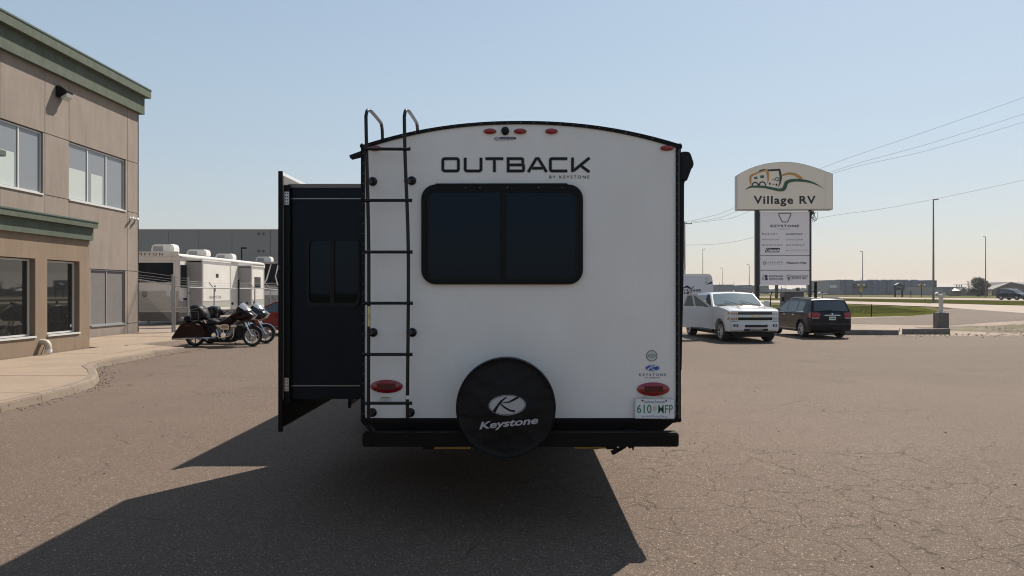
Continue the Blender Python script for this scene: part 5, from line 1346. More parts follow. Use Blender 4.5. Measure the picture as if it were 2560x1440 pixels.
    for s_ in (-1, 1):
        c_ = q(1600, 590); MB().lathe([(0, 0), (.03, 0), (.03, .06), (0, .07)], (c_[0], s_ * .2, c_[1]), (1, 0, 0), 12).build('indicator', Cr, t, world=False, smooth=True)
    pr('lower_fairing', [(1540, 700), (1700, 720), (1680, 1000), (1610, 1060), (1540, 1000)], -.10, .10, B, bevel=.02)
    if tourpack:
        tp = loft('tour_pack', [(470, 300), (490, 240), (560, 212), (640, 215), (720, 240), (790, 290), (870, 520), (860, 545), (700, 590), (540, 600), (500, 460)], .25, M['vinylcover'], round_=.72)
        mb = MB(); pts = rrect(520, 705, 365, 585, 26, 4)
        P3 = [(q(x + (y - 470) * .05, y)[0], -.262, q(x, y)[1]) for x, y in pts]; mb.tube(P3 + [P3[0]], .005, 6, cap=False); mb.build('piping', M['galv'], tp, world=False)
        pr('strap', [(480, 325), (690, 295), (700, 305), (485, 338)], -.256, -.25, M['decal_grey'], tp)
        loft('backrest', [(760, 300), (800, 320), (870, 430), (880, 540), (820, 550), (770, 480)], .16, B, round_=.6)
        loft('rolled_bag', [(330, 500), (370, 470), (440, 475), (485, 510), (495, 570), (470, 620), (400, 650), (345, 630), (318, 570)], .20, M['vinylcover'], round_=.6)
    else:
        loft('backrest', [(1145 - 330, 400), (1180 - 330, 345), (1220 - 330, 360), (1260 - 330, 450), (1240 - 330, 490), (1160 - 330, 500)], .12, B, round_=.6)
        loft('tour_pack', [(470, 480), (500, 300), (640, 250), (770, 270), (800, 420), (760, 560), (520, 590)], .25, black, round_=.72)
    MB().tube([(q(1430, 1050)[0], .1, q(0, 1050)[1]), (q(1470, 1200)[0], .26, .012)], .012, 6).build('kickstand', B, t, world=False)
    return t
M['bikeglass'] = mat('smoked_screen', (.20, .22, .24), .05, spec=1.0)
M['maroon'] = mat('maroon_paint', (.012, .0012, .002), .2, spec=.12, coat=.1)
M['bikeblack'] = mat('black_bike_paint', (.005, .006, .007), .16, spec=.3, coat=.5)
X0b = (430 + 1200 / 9.48 - PX0) / F * 24.15
bike('motorcycle', 'maroon touring motorcycle with black luggage on the back, nearest the camera', (X0b, 24.15, 0), 0, M['maroon'], M['maroon'], True)
bike('motorcycle', 'black touring motorcycle with tall clear windscreen, behind the maroon one', (X0b - .06, 25.5, 0), math.radians(4), M['bikeblack'], M['bikeblack'], False)
# ------------------------------------------------------------------ roadside sign
M['signface'] = mat('cream_sign_face', (.80, .73, .61), .45, noise_=(.8, .9, (.74, .67, .56)))
M['signedge'] = mat('sign_box_edge', (.40, .375, .36), .5)
M['signpanel'] = mat('grey_white_panel', (.80, .76, .76), .5, noise_=(.7, .9, (.75, .71, .72)))
M['signblack'] = mat('sign_black', (.012, .013, .018), .5)
M['signgreen'] = mat('sign_green', (.018, .085, .05), .5)
M['signgold'] = mat('sign_gold', (.50, .27, .07), .5)
M['signteal'] = mat('sign_teal', (.04, .13, .12), .5)
sa = math.radians(-5); SP = P(1960, 800, 45.0); SP.z = 0
sg = thing('pylon_sign', 'tall dealer pylon sign with arched cream board and camper drawing above a white name panel', 'sign', tuple(SP), sa)
SN = Vector((math.sin(sa), -math.cos(sa), 0)) ; SU = Vector((math.cos(sa), math.sin(sa), 0))
def sgn(d):
    """photo pixel -> point on the sign plane, d metres in front of the face"""
    def f(px, py):
        r = ray(px, py); o = Vector((0, 0, CH)); p0 = SP + SN * d
        t = (p0 - o).dot(SN) / r.dot(SN); return o + r * t
    return f
def c1(x, y): return (1820 + x / 9.143, 390 + y / 9.143)
def c2(x, y): return (1880 + x / 6.0, 520 + y / 6.0)
top = [(200, 440), (350, 355), (500, 283), (680, 220), (850, 178), (1020, 150), (1200, 136), (1300, 133), (1450, 140), (1600, 158), (1750, 190), (1900, 232), (2050, 280), (2200, 335), (2320, 380), (2395, 412), (2397, 1225), (200, 1232)]
F0 = sgn(.33)
mb = MB(); mb.prism([F0(*c1(*p)) for p in top], -SN * .62); board = mb.build('sign_board', M['signedge'], sg)
inn = [(215, 452)] + [(x, y + 10) for x, y in top[1:-3]] + [(2382, 425), (2385, 1205), (215, 1212)]
gfx('sign_face', [[c1(*p) for p in inn]], sgn(.335), M['signface'], board)
gfx('face_joint', [[c1(2218, 350), c1(2224, 352), c1(2224, 1210), c1(2218, 1210)]], sgn(.337), M['signedge'], board)
def lg(nm, polys, d, m): return gfx(nm, [[c1(*p) for p in q] for q in polys], sgn(d), m, board)
def rb(pts, w): return ribbon(pts, w)
def sw(pts):  # (x, y, width)
    s_ = smooth_(pts); return ribbon([(p[0], p[1]) for p in s_], [max(1, p[2]) for p in s_])
lg('gold_hill', sw([(1238, 448, 42), (1330, 412, 50), (1430, 402, 58), (1530, 425, 66), (1610, 470, 74), (1690, 535, 80)]), .340, M['signgold'])
lg('camper_outline', sw([(525, 660, 20), (512, 560, 50), (525, 460, 52), (640, 400, 40), (780, 345, 42), (885, 325, 46), (908, 400, 60), (918, 480, 46), (915, 560, 30), (903, 625, 8)]), .342, M['signgold'])
lg('roof_unit', [[(688, 365), (720, 325), (838, 293), (842, 316), (705, 352)]], .345, M['signblack'])
lg('cab_outline', rb([(915, 328), (1165, 315)], [42, 42]) + sw([(1170, 295, 44), (1192, 390, 50), (1205, 480, 52), (1200, 560, 44), (1175, 650, 26), (1135, 725, 4)]), .345, M['signblack'])
lg('camper_window', [[(588, 482), (665, 468), (678, 525), (612, 530)], [(725, 450), (815, 437), (828, 500), (748, 510)]], .345, M['signteal'])
lg('wheel_mark', [q for (cx, cy, r_) in ((622, 672, 68), (785, 662, 70)) for q in ribbon([(cx + r_ * math.cos(a), cy - r_ * math.sin(a)) for a in [math.pi * (i / 14 * 1.15 - .08) for i in range(15)]], 28)], .344, M['signblack'])
lg('face_mark', [circ(955, 632, 19, 28), circ(1107, 656, 20, 28), [(1000, 634), (1066, 643), (1066, 656), (1000, 647)]], .346, M['signblack'])
lg('steering_mark', ribbon([(1075 + 46 - 46 * math.cos(a), 545 - 52 * math.sin(a)) for a in [math.pi * i / 12 for i in range(13)]], 16) + ribbon([(985, 526), (1075, 550), (1165, 562)], [3, 13, 16]), .347, M['signblack'])
lg('green_road', sw([(388, 778, 3), (440, 745, 20), (520, 705, 42), (650, 700, 50), (820, 706, 54), (1000, 742, 60), (1160, 775, 66), (1260, 762, 80), (1305, 700, 88), (1330, 620, 84), (1400, 575, 74), (1500, 556, 66), (1640, 556, 62), (1800, 575, 54), (1930, 610, 42), (2050, 662, 24), (2190, 748, 3)]), .349, M['signgreen'])
b0, b1 = c1(585, 912), c1(2005, 1152)
text('lettering', 'Village RV', (b0[0], b1[0], b0[1], b1[1]), sgn(.342), M['signblack'], board, bold=.028, space=1.16)
# junction box and wires under the board
def sbox(nm, x0, x1, y0, y1, d0, d1, m, parent=sg, cc_=c2):
    a, b_ = cc_(x0, y0), cc_(x1, y1); f = sgn(d1)
    pts = [f(a[0], a[1]), f(b_[0], a[1]), f(b_[0], b_[1]), f(a[0], b_[1])]
    return MB().prism(pts, -SN * (d1 - d0)).build(nm, m, parent)
def sbase(nm, x0, x1, d0, d1):
    f = sgn(d1); a = f(*c2(x0, 10)); b_ = f(*c2(x1, 10))
    pts = [a, b_, Vector((b_.x, b_.y, -.05)), Vector((a.x, a.y, -.05))]
    MB().prism(pts, -SN * (d1 - d0)).build(nm, M['signblack'], sg)
sbase('post', 52, 112, -.15, .15); sbase('post', 862, 893, -.15, .15)
pn = [sbox('brand_panel', 125, 861, 52, 708, -.06, .17, M['signpanel']), sbox('brand_panel', 125, 861, 716, 930, -.06, .17, M['signpanel']), sbox('brand_panel', 125, 861, 938, 1155, -.06, .17, M['signpanel'])]
sbox('panel_backing', 118, 864, 50, 1157, -.10, -.062, M['signedge'])
sbox('junction_box', 860, 930, 42, 90, -.3, .12, M['galv'])
rnd = random.Random(8)
for k in range(5):
    x0 = 905 + k * 14; pts = []
    for i in range(12):
        t = i / 11; pts.append(sgn(.15 + .02 * k)(*c2(x0 + 34 * math.sin(t * 7 + k * 1.7) * (1 - t * .3) - 10 * k * t, 60 + 150 * math.sin(t * math.pi) ** 1.2 * (.6 + .1 * k))))
    MB().tube(pts, .013, 5).build('loose_wire', M['signblack'], sg, smooth=True)
def st_(s_, x0, x1, y0, y1, k, m='signblack', **kw):
    a, b_ = c2(x0, y0), c2(x1, y1); text('lettering', s_, (a[0], b_[0], a[1], b_[1]), sgn(.176), M[m], pn[k], **kw)
def sp_(nm, polys, k, m='signblack', d=.176): gfx(nm, [[c2(*p) for p in q] for q in polys], sgn(d), M[m], pn[k])
sp_('emblem', ribbon([(412, 78), (572, 78), (583, 84), (585, 97), (538, 203), (526, 211), (462, 211), (450, 203), (400, 97), (402, 84)], 12, True), 0)
st_('KEYSTONE', 278, 708, 250, 288, 0, bold=.03, space=1.2)
st_('SINCE 1996', 410, 575, 309, 324, 0, space=1.3)
st_('BULLET', 153, 388, 377, 400, 0, space=1.5, bold=.006); st_('PASSPORT', 514, 762, 380, 404, 0, bold=.02)
st_('HIDEOUT', 156, 410, 462, 482, 0, space=1.5, bold=.006); st_('COUGAR', 516, 765, 462, 485, 0, space=1.5, bold=.006)
st_('MONTANA', 156, 456, 545, 566, 0, space=1.5, bold=.006); st_('RETREAT', 516, 790, 545, 567, 0, space=1.5, bold=.006)
sp_('name_plate', [[(193, 665), (212, 600), (423, 600), (404, 665)]], 0)
a, b_ = c2(212, 608), c2(404, 656); text('lettering', 'Coleman', (a[0], b_[0] - 3, a[1], b_[1]), sgn(.18), M['signpanel'], pn[0], bold=.03, shear=.2)
gfx('lantern_mark', [[c2(*p) for p in circ(396, 630, 10, 18)]], sgn(.18), M['signpanel'], pn[0])
st_('HAMPTON', 514, 830, 626, 645, 0, space=2.0)
st_('LEISURE', 240, 457, 803, 829, 1, space=1.4); st_('TRAVEL VANS', 262, 440, 838, 847, 1, space=1.5)
st_('Pleasure-Way', 510, 828, 806, 846, 1, bold=.025, shear=.35)
sp_('emblem', ringpolys(circ(190, 825, 16, 24), circ(190, 825, 10, 17)) + ribbon([(172, 802), (164, 825), (172, 848)], 5) + ribbon([(208, 802), (216, 825), (208, 848)], 5), 1)
sp_('emblem', [[(190, 1003), (225, 1005), (236, 1015), (232, 1035), (222, 1042), (236, 1050), (238, 1070), (226, 1083), (190, 1083), (200, 1060)]] + ribbon([(152, 1080), (172, 1012), (190, 1008)], 6) + ribbon([(166, 1082), (186, 1030)], 5), 2, 'navy')
st_('BONTRAGER', 255, 470, 1010, 1040, 2, 'navy', bold=.02); st_('OUTDOORS', 255, 470, 1050, 1082, 2, 'navy', bold=.02)
sp_('emblem', ringpolys(circ(550, 1030, 31, 30, a0=math.pi * .92, a1=math.pi * 2.08, n=16), circ(550, 1030, 20, 20, a0=math.pi * .92, a1=math.pi * 2.08, n=16))[:-1] + [[(530, 1036), (572, 1036), (552, 1090)]] + ribbon([(522, 1045), (550, 1092), (580, 1045)], 4), 2, 'signteal')
st_('SKINNY GUY', 592, 838, 1010, 1070, 2, bold=.015)

# grey utility cabinet behind the SUV, fence around the sign
ub = thing('utility_cabinet', 'grey metal utility cabinet standing under the pylon sign', 'cabinet', (15.2, 41.2, 0))
a = P(1961, 728.5, 41); b_ = P(2010, 790, 41)
MB().box(a.x, b_.x, 41, 41.7, -.03, a.z - .02).build('cabinet', mat('cabinet_grey', (.07, .07, .075), .5, noise_=(2, .8, (.055, .055, .06))), ub, bevel=.015)
MB().box(a.x - .03, b_.x + .03, 40.96, 41.74, a.z - .018, a.z + .03).build('lid', M['galv'], ub, bevel=.01)
MB().box(a.x - .09, a.x - .002, 41.1, 41.3, a.z - .55, a.z - .3).build('meter', M['blackpl'], ub)
fc = thing('low_wire_fence', 'thin rusty wire fence behind the pylon sign posts', 'fence', (15, 46.5, 0))
def ffp(px, py): return P(px, py, 46.5)
MB().tube([ffp(1880, 729.5), ffp(1930, 730.5), ffp(1990, 729.5), ffp(2040, 728.6)], .028, 6).build('top_rail', M['steel_black'], fc)
for px in (1932, 1925 + 0):
    pass
for (pts) in ([(1924, 800), (1927, 738), (1931, 729)], [(1871, 800), (1874, 738), (1880, 731)], [(2039, 800), (2039, 705)]):
    MB().tube([ffp(*p) for p in pts[:1]] + [ffp(*p) for p in pts[1:]], .032 if len(pts) == 3 else .09, 6).build('post', M['steel_black'], fc)
MB().tube([ffp(1850, 768), ffp(2050, 767)], .012, 5).build('wire', M['galv'], fc)

# concrete wheel stop, block with white post
ws_ = thing('kerb_barrier', 'long dark concrete kerb barrier at the edge of the lot beside the black SUV', 'kerb', (15.5, 31, 0))
for k, (x0, x1, Y) in enumerate(((2040, 2247, 30.4), (2262, 2375.5, 31.4))):
    a = P(x0, 829, Y); b_ = P(x1, 840, Y); mb = MB()
    n = 24
    for i in range(n + 1):
        x = a.x + (b_.x - a.x) * i / n; j_ = .006 * noise.noise(Vector((x * 3, k, 1)))
        zt = .20 + (.03 * (1 - i / n) if k == 0 else 0.02 * (i / n)) + j_
        for (yy, zz) in ((Y, -.05), (Y + j_, zt - .02), (Y + .02 + j_, zt), (Y + .22, zt), (Y + .24, -.05)): mb.v.append((x, yy, zz))
    for i in range(n):
        for j in range(4): mb.f.append((i * 5 + j, i * 5 + j + 1, i * 5 + j + 6, i * 5 + j + 5))
    mb.f.append((0, 1, 2, 3, 4)); mb.f.append(tuple(n * 5 + j for j in (4, 3, 2, 1, 0)))
    mb.build('concrete_bar', M['oldconc'], ws_)
MB().tube([P(2249, 829, 30.6), P(2249, 821, 30.6)], .012, 6).build('pin', M['steel_black'], ws_)
cbk = thing('concrete_block', 'square concrete block at the edge of the lot', 'block', (20.3, 35.4, 0))
a = P(2347, 782.5, 35.2); b_ = P(2373, 822, 35.2)
MB().box(a.x, b_.x, 35.2, 35.7, -.05, a.z).build('block', M['oldconc'], cbk, bevel=.012)
pst = thing('white_post', 'white painted stubby pipe post standing on the concrete block', 'post', ((a.x + b_.x) / 2, 35.45, a.z))
cx = (a.x + b_.x) / 2; k_ = 35.45 / F
pw = mat('chipped_white_paint', (.6, .59, .58), .6, noise_=(14, .6, (.38, .36, .34)))
MB().lathe([(6.6 * k_, 0), (5.2 * k_, .01), (5.0 * k_, 36 * k_), (5.6 * k_, 38 * k_), (7.6 * k_, 40 * k_), (7.8 * k_, 45 * k_), (5, 0)][:6] + [(.001, 45.5 * k_)], (cx, 35.45, a.z), (0, 0, 1), 16).build('pipe', pw, pst, smooth=True)
MB().box(cx - .19, cx + .13, 35.3, 35.6, a.z, a.z + .03).build('base_plate', pw, pst)
for k in range(4): MB().lathe([(.014, 0), (.014, .06), (0, .06)], (cx - .15 + .3 * (k % 2), 35.33 + .24 * (k // 2), a.z + .0301), (0, 0, 1), 8).build('anchor_bolt', M['galv'], pst)

# white travel trailer with the dark name at right
wt = thing('white_caravan', 'white travel trailer with black swoosh decals parked behind the pickup', 'trailer', (8, 42, 0))
def cy(px, py): return P(px, py, 42)
prof = [(1560, 812), (1560, 686), (1768, 684.5), (1775, 685.5), (1779, 690), (1782, 702), (1783.5, 722), (1783.5, 760), (1781, 800), (1560, 800)][1:]
MB().prism([cy(*p) for p in prof], (0, 2.4, 0)).build('body', mat('pale_caravan_skin', (.60, .60, .66), .35), wt, bevel=.03)
Ws = frontal(41.995)
gfx('roof_edge', [[(1560, 686.5), (1768, 685.4), (1775, 687), (1778, 690), (1560, 691)]], Ws, M['white'], wt)
gfx('swoosh', [[(1760, 714), (1779, 703.5), (1780, 709), (1768, 711)], [(1727, 722), (1733, 716), (1737, 713.5), (1731, 722)], [(1700, 724), (1712, 716), (1718, 713), (1728, 720), (1726, 723), (1716, 719)]], Ws, M['signblack'], wt)
text('lettering', 'RUNNER', (1716, 1753, 723.2, 729), Ws, M['signblack'], wt, bold=.03, shear=.1)
text('lettering', 'SHADOW', (1672, 1714, 723.2, 729), Ws, M['signblack'], wt, bold=.03, shear=.1)
gfx('emblem', [[(1708, 731), (1713, 731), (1715, 735), (1711, 735)], [(1716, 730), (1724, 730), (1721, 736), (1717, 735)], [(1727, 730), (1731, 730), (1725, 736)]], Ws, M['signblack'], wt)
gfx('badge', ringpolys(circ(1767, 697, 4.2), circ(1767, 697, 3.2)), Ws, M['signgold'], wt)
gfx('small_plate', [[(1763, 704.5), (1768, 704.5), (1768, 706.5), (1763, 706.5)]], Ws, M['signblack'], wt)
a = P(1690, 671.5, 42.8); b_ = P(1713.5, 686, 42.8); MB().box(a.x, b_.x, 42.8, 43.6, b_.z, a.z).build('roof_air_conditioner', M['galv'], wt, bevel=.04)
for x in (6.2, 7.1): MB().lathe([(0, -.12), (.34, -.12), (.36, 0), (.34, .12), (0, .12)], (x, 42.2, .36), (0, 1, 0), 20).build('wheel', M['tyre'], wt, smooth=True)

# ------------------------------------------------------------------ left background: fence, motorhomes, warehouse
def chain(mb, A, B, z0, z1, pitch=.12, r=.0042):
    """diamond mesh between two ground points; z0,z1 = (za, zb) at both ends"""
    A = Vector((A[0], A[1])); B = Vector((B[0], B[1])); L = (B - A).length; d = (B - A) / L
    H = max(z1[0] - z0[0], z1[1] - z0[1])
    n = int((L + H) / pitch) + 1
    def pt(u, v):
        t = u / L; lo = z0[0] + (z0[1] - z0[0]) * t; hi = z1[0] + (z1[1] - z1[0]) * t
        return Vector((A.x + d.x * u, A.y + d.y * u, lo + (hi - lo) * v / H))
    for s_ in (1, -1):
        for i in range(n + 1):
            u0 = i * pitch - H if s_ == 1 else i * pitch
            u1 = u0 + H * s_
            v0, v1 = 0, H
            a, b_, va, vb = u0, u1, 0.0, H
            if s_ == 1:
                if a < 0: va = -a; a = 0
                if b_ > L: vb = H - (b_ - L); b_ = L
            else:
                if a > L: va = a - L; a = L
                if b_ < 0: vb = H + b_; b_ = 0
            if vb - va < .03: continue
            mb.tube([pt(a, va), pt(b_, vb)], r, 3, cap=False)
M['fencewire'] = mat('fence_wire', (.20, .20, .20), .7)
cf = thing('chain_link_fence', 'galvanised chain-link fence and narrow gate between the building and the motorcycles', 'fence', (-14, 30.4, 0))
def fp(px, py, Y=30.45): return P(px, py, Y)
def tubeo(nm, pts, r, m='galv', parent=cf): return MB().tube(pts, r, 8).build(nm, M[m], parent, smooth=True)
tubeo('top_rail', [fp(345, 699), fp(431, 712)], .022); tubeo('bottom_rail', [fp(345, 822), fp(431, 820)], .02)
for k, (y0, y1) in enumerate(((679, 690), (687, 698), (693, 704))): tubeo('barbed_wire', [fp(345, y0), fp(431, y1)], .008)
tubeo('post', [fp(431.5, 839), fp(431.5, 686)], .045); tubeo('post', [fp(437, 838), fp(437, 690)], .034)
tubeo('post', [fp(470.5, 838), fp(470.5, 692)], .04); tubeo('gate_rail', [fp(437, 715), fp(470, 715.5)], .022); tubeo('gate_rail', [fp(437, 770), fp(470, 769.5)], .02); tubeo('gate_rail', [fp(437, 826), fp(470, 824)], .022)
for k, (y0, y1) in enumerate(((694, 696), (700, 702), (707, 708))): tubeo('barbed_wire', [fp(437, y0), fp(470, y1)], .007)
for y in (760, 776): tubeo('hinge', [fp(431, y), fp(438, y)], .03)
tubeo('latch', [fp(468, 730), fp(474, 733)], .03, 'steel_black')
mb = MB(); a0, a1 = fp(346, 0), fp(430, 0)
chain(mb, (a0.x, a0.y + .03), (a1.x, a1.y + .03), (fp(0, 822).z, fp(0, 820).z), (fp(0, 700).z, fp(0, 712).z))
a0, a1 = fp(438, 0), fp(469, 0); chain(mb, (a0.x, a0.y + .03), (a1.x, a1.y + .03), (fp(0, 826).z, fp(0, 824).z), (fp(0, 770).z, fp(0, 770).z))
ch = mb.build('chain_link_mesh', M['fencewire'], cf); ch['kind'] = 'stuff'
for (x0, x1, y0, y1, lab) in ((415, 425, 724, 741, 'white notice'), (450, 458, 740, 752, 'white notice')):
    a = fp(x0, y1, 30.40); b_ = fp(x1, y0, 30.40); nt_ = MB().box(a.x, b_.x, 30.40, 30.403, a.z, b_.z).build('notice', M['white'], cf)
    for k in range(5): 
        yy = y0 + (y1 - y0) * (.2 + .15 * k); gfx('text_line', [[(x0 + 1.5, yy), (x1 - 1.5 - k % 2 * 2, yy), (x1 - 1.5 - k % 2 * 2, yy + .5), (x0 + 1.5, yy + .5)]], frontal(30.398), M['decal_grey'], nt_)
yf = thing('yard_fence', 'long chain-link yard fence with angled barbed-wire arms behind the motorcycles', 'fence', (-12, 32, 0))
q0 = fp(473, 719, 30.6)
def yp(px, py): t = (px - 473) / (720 - 473); return P(px, py, 30.6 + 5.0 * t)
rl = [(473, 718.5), (596, 721.5), (660, 721.5), (685, 724), (705, 728)]
tubeo('top_rail', [yp(*p) for p in rl], .026, parent=yf)
for px, yt in ((535.5, 722), (637, 723), (676, 723)):
    b_ = yp(px, 800); tubeo('post', [Vector((b_.x, b_.y, -.03)), yp(px, yt)], .03, parent=yf)
    tubeo('barb_arm', [yp(px, yt), yp(px - 13, yt - 16)], .02, parent=yf)
b_ = yp(596.5, 800); tubeo('post', [Vector((b_.x, b_.y, -.03)), yp(596.5, 699)], .045, 'steel_black', parent=yf)
for dy in (4, 9, 14): tubeo('barbed_wire', [yp(473, 717 - dy)] + [yp(px, 722 - dy) for px in (535, 596, 637, 700)], .006, parent=yf)
mb = MB()
a0, a1 = yp(473, 0), yp(700, 0)
chain(mb, (a0.x, a0.y), (a1.x, a1.y), (0.02, .02), (yp(473, 720).z, yp(700, 726).z), pitch=.12, r=.0022)
mb.build('chain_link_mesh', M['fencewire'], yf)['kind'] = 'stuff'

# long white motorhome beyond the fence
M['rvwhite'] = streaky('white_rv_skin', (.66, .64, .61), (.58, .56, .52), .35, .5, (3, 3, .3))
M['rvgrey'] = mat('grey_rv_panel', (.27, .265, .26), .4)
M['rvdark'] = mat('dark_rv_skirt', (.07, .068, .067), .5)
M['rvlower'] = mat('warm_grey_band', (.36, .34, .31), .4)
XH = -18.62; YH = 40.5
hv = thing('destination_trailer', 'long white trailer with two slide-outs and three roof units behind the fence', 'trailer', (-19.9, 45, 0))
MB().box(-21.15, XH, YH, 53.9, .62, 3.62).build('body', M['rvwhite'], hv, bevel=.04)
mb = MB(); prf = [(-21.17, 3.5), (-21.15, 3.85), (-20.9, 3.93), (XH - .25, 3.88), (XH - .02, 3.80), (XH + .02, 3.5)]
mb.prism([(x, YH - .02, z) for x, z in prf], (0, 13.5, 0)); mb.build('roof', M['rvwhite'], hv)
Hs = frontal(YH - .022)
edge_ = lambda nm, x0, x1, y0, y1, m, d=.03, Y=YH - .025: MB().box(P(x0, y1, Y).x, P(x1, y0, Y).x, Y, Y + d, P(x0, y1, Y).z, P(x1, y0, Y).z).build(nm, M[m], hv)
edge_('upper_cap', 330, 446, 628.5, 641, 'rvwhite', .03, YH - .05)
edge_('rear_window', 330, 432.5, 657, 706, 'darkglass', .02)
edge_('rear_panel', 330, 446, 727, 778, 'rvlower', .02)
edge_('rear_skirt', 330, 447, 778, 803, 'rvdark', .3, YH + .01)
MB().box(-21.1, XH - .1, YH + .3, 53.7, .35, .62).build('chassis', M['rvdark'], hv)
for x in (-20.6, -19.2):
    MB().box(x, x + .1, YH + .4, YH + .5, -.03, .4).build('jack', M['galv'], hv)
text('lettering', 'HAMPTON', (319, 406.5, 632.3, 639), frontal(YH - .054), M['decal_dark'], hv, bold=.0, space=1.5)
text('lettering', 'DESTINATION BY', (332, 382, 628.9, 631), frontal(YH - .054), M['decal_grey'], hv, space=1.6)
gfx('emblem', ringpolys(circ(362, 735.5, 7.2, 7.6, 6), circ(362, 735.5, 5.2, 5.6, 6)) + ribbon([(360, 731), (360, 740)], 1.4) + ribbon([(364, 731), (364, 740)], 1.4) + ribbon([(360.7, 735.5), (363.3, 735.5)], 1.4), frontal(YH - .03), M['decal_dark'], hv)
def xside(nm, X, px0, px1, z0, z1, m, d=.02, parent=hv):
    y0 = X * F / (px0 - PX0); y1 = X * F / (px1 - PX0)
    return MB().box(X - .01, X + d, y0, y1, z0, z1).build(nm, M[m], parent)
xside('side_window', XH, 451, 466, 2.0, 3.25, 'darkglass'); xside('side_band', XH, 448, 470, .62, 1.32, 'rvgrey', .015)
xside('side_stripe', XH, 456, 470, 1.32, 1.42, 'decal_dark', .018)
xside('awning_rail', XH, 449, 659.5, 3.66, 3.72, 'rvgrey', .10)
def hslide(Y0, Y1, z1, win, lettering):
    X = -17.75
    so_ = MB().box(XH + .002, X - .02, Y0 + .05, Y1 - .05, .88, z1 - .08).build('slide_out', M['rvgrey'], hv)
    MB().box(X - .02, X + .02, Y0, Y1, .80, z1).build('slide_face', M['rvwhite'], so_)
    MB().box(X + .02, X + .03, Y0, Y1, z1 - .14, z1).build('slide_trim', M['rvgrey'], so_)
    MB().box(X + .02, X + .03, Y0, Y0 + .12, .8, z1 - .14).build('slide_trim', M['rvgrey'], so_); MB().box(X + .02, X + .03, Y1 - .12, Y1, .8, z1 - .14).build('slide_trim', M['rvgrey'], so_)
    MB().box(X + .02, X + .028, Y0 + .12, Y1 - .12, .88, 1.18).build('slide_band', M['rvlower'], so_)
    MB().box(X + .02, X + .032, Y0 + .12, Y1 - .12, 1.20, 1.25).build('slide_stripe', M['rvgrey'], so_)
    wd = MB().box(X + .02, X + .035, *win).build('window', M['darkglass'], so_)
    if lettering:
        mp = lambda x, y: Vector((X + .032, x, y))
        vs, fs = text2d('HAMPTON', 0, 0, 1.5)
        x0 = min(v[0] for v in vs); x1 = max(v[0] for v in vs); y0 = min(v[1] for v in vs); y1 = max(v[1] for v in vs)
        MB().add([(X + .0345, 42.25 + (v[0] - x0) / (x1 - x0) * 1.6, 1.37 + (v[1] - y0) / (y1 - y0) * .17) for v in vs], fs).build('lettering', M['decal_dark'], so_)
        MB().prism([(X + .03, 43.0 + .09 * math.cos(a), 1.95 + .22 * math.sin(a)) for a in [math.pi * 2 * i / 12 for i in range(12)]], (.006, 0, 0)).build('emblem', M['decal_dark'], so_)
    MB().box(XH + .002, X + .04, Y0 - .02, Y1 + .02, z1 + .002, z1 + .07).build('slide_roof', M['rvwhite'], so_)
hslide(41.3, 45.35, 3.50, (43.15, 43.5, 2.6, 2.82), True)
hslide(48.85, 51.3, 3.44, (49.4, 50.55, 1.98, 2.75), False)
def ac(name, px0, px1, py0, py1, Y, parent, lean=.12):
    a = P(px0, py1, Y); b_ = P(px1, py0, Y); w_ = b_.x - a.x; h = b_.z - a.z
    mb = MB(); mb.prism([(a.x, Y, a.z), (a.x + .02, Y, a.z + h * .6), (a.x + .22 * w_ * .5, Y, b_.z), (b_.x - .08 * w_, Y, b_.z), (b_.x, Y, b_.z - h * .3), (b_.x, Y, a.z)], (0, .75, 0))
    o = mb.build(name, M['rvwhite'], parent, bevel=.05)
    MB().box(a.x + w_ * .12, a.x + w_ * .55, Y - .012, Y + .004, a.z + h * .15, a.z + h * .75).build('grille', M['rvgrey'], o)
    return o
ac('roof_air_conditioner', 376, 434, 610, 631, 41.6, hv); ac('roof_air_conditioner', 465, 515, 623.5, 641, 45.6, hv); ac('roof_air_conditioner', 537, 581, 634, 650, 50.0, hv)
# dark motorhome nose beyond it
mh = thing('motorhome', 'grey and black motorhome with raked windscreen beyond the long white trailer', 'motorhome', (-21, 62, 0))
Ym = 60
q = lambda px, py, Y=Ym: P(px, py, Y)
MB().prism([q(600, 790), q(600, 657), q(640, 655), q(690, 655.5), q(718, 657), q(730, 790)], (0, 8, 0)).build('body', mat('grey_coach_skin', (.24, .225, .21), .35), mh)
def fr(nm, pts, m, d=0): gfx(nm, [pts], frontal(Ym - .02 - d), m if not isinstance(m, str) else M[m], mh)
fr('roof_cap', [(604, 654), (690, 654), (700, 658), (604, 658)], 'rvlower', .01)
fr('windscreen', [(645, 661), (700, 659), (700, 718), (690, 716), (655, 712), (640, 708)], 'darkglass')
for k, pts in enumerate(([(676, 661), (679, 661), (668, 700), (661, 709), (655, 710), (664, 700)], [(694, 662), (698, 662), (690, 690), (696, 712), (693, 714), (687, 692)])): fr('chrome_sweep', pts, 'rvwhite', .02)
fr('lower_band', [(600, 727), (730, 727), (730, 738), (600, 738)], 'rvwhite', .01)
for x in (659, 675): gfx('locker', ringpolys(rrect(x, x + 15, 747, 764, 2), rrect(x + .9, x + 14.1, 747.9, 763.1, 1.5)), frontal(Ym - .03), M['rvdark'], mh)
gfx('badge', [circ(681, 744, 2.2)], frontal(Ym - .03), M['rvdark'], mh)
ac('roof_air_conditioner', 638, 677, 641.5, 656, 61, mh)

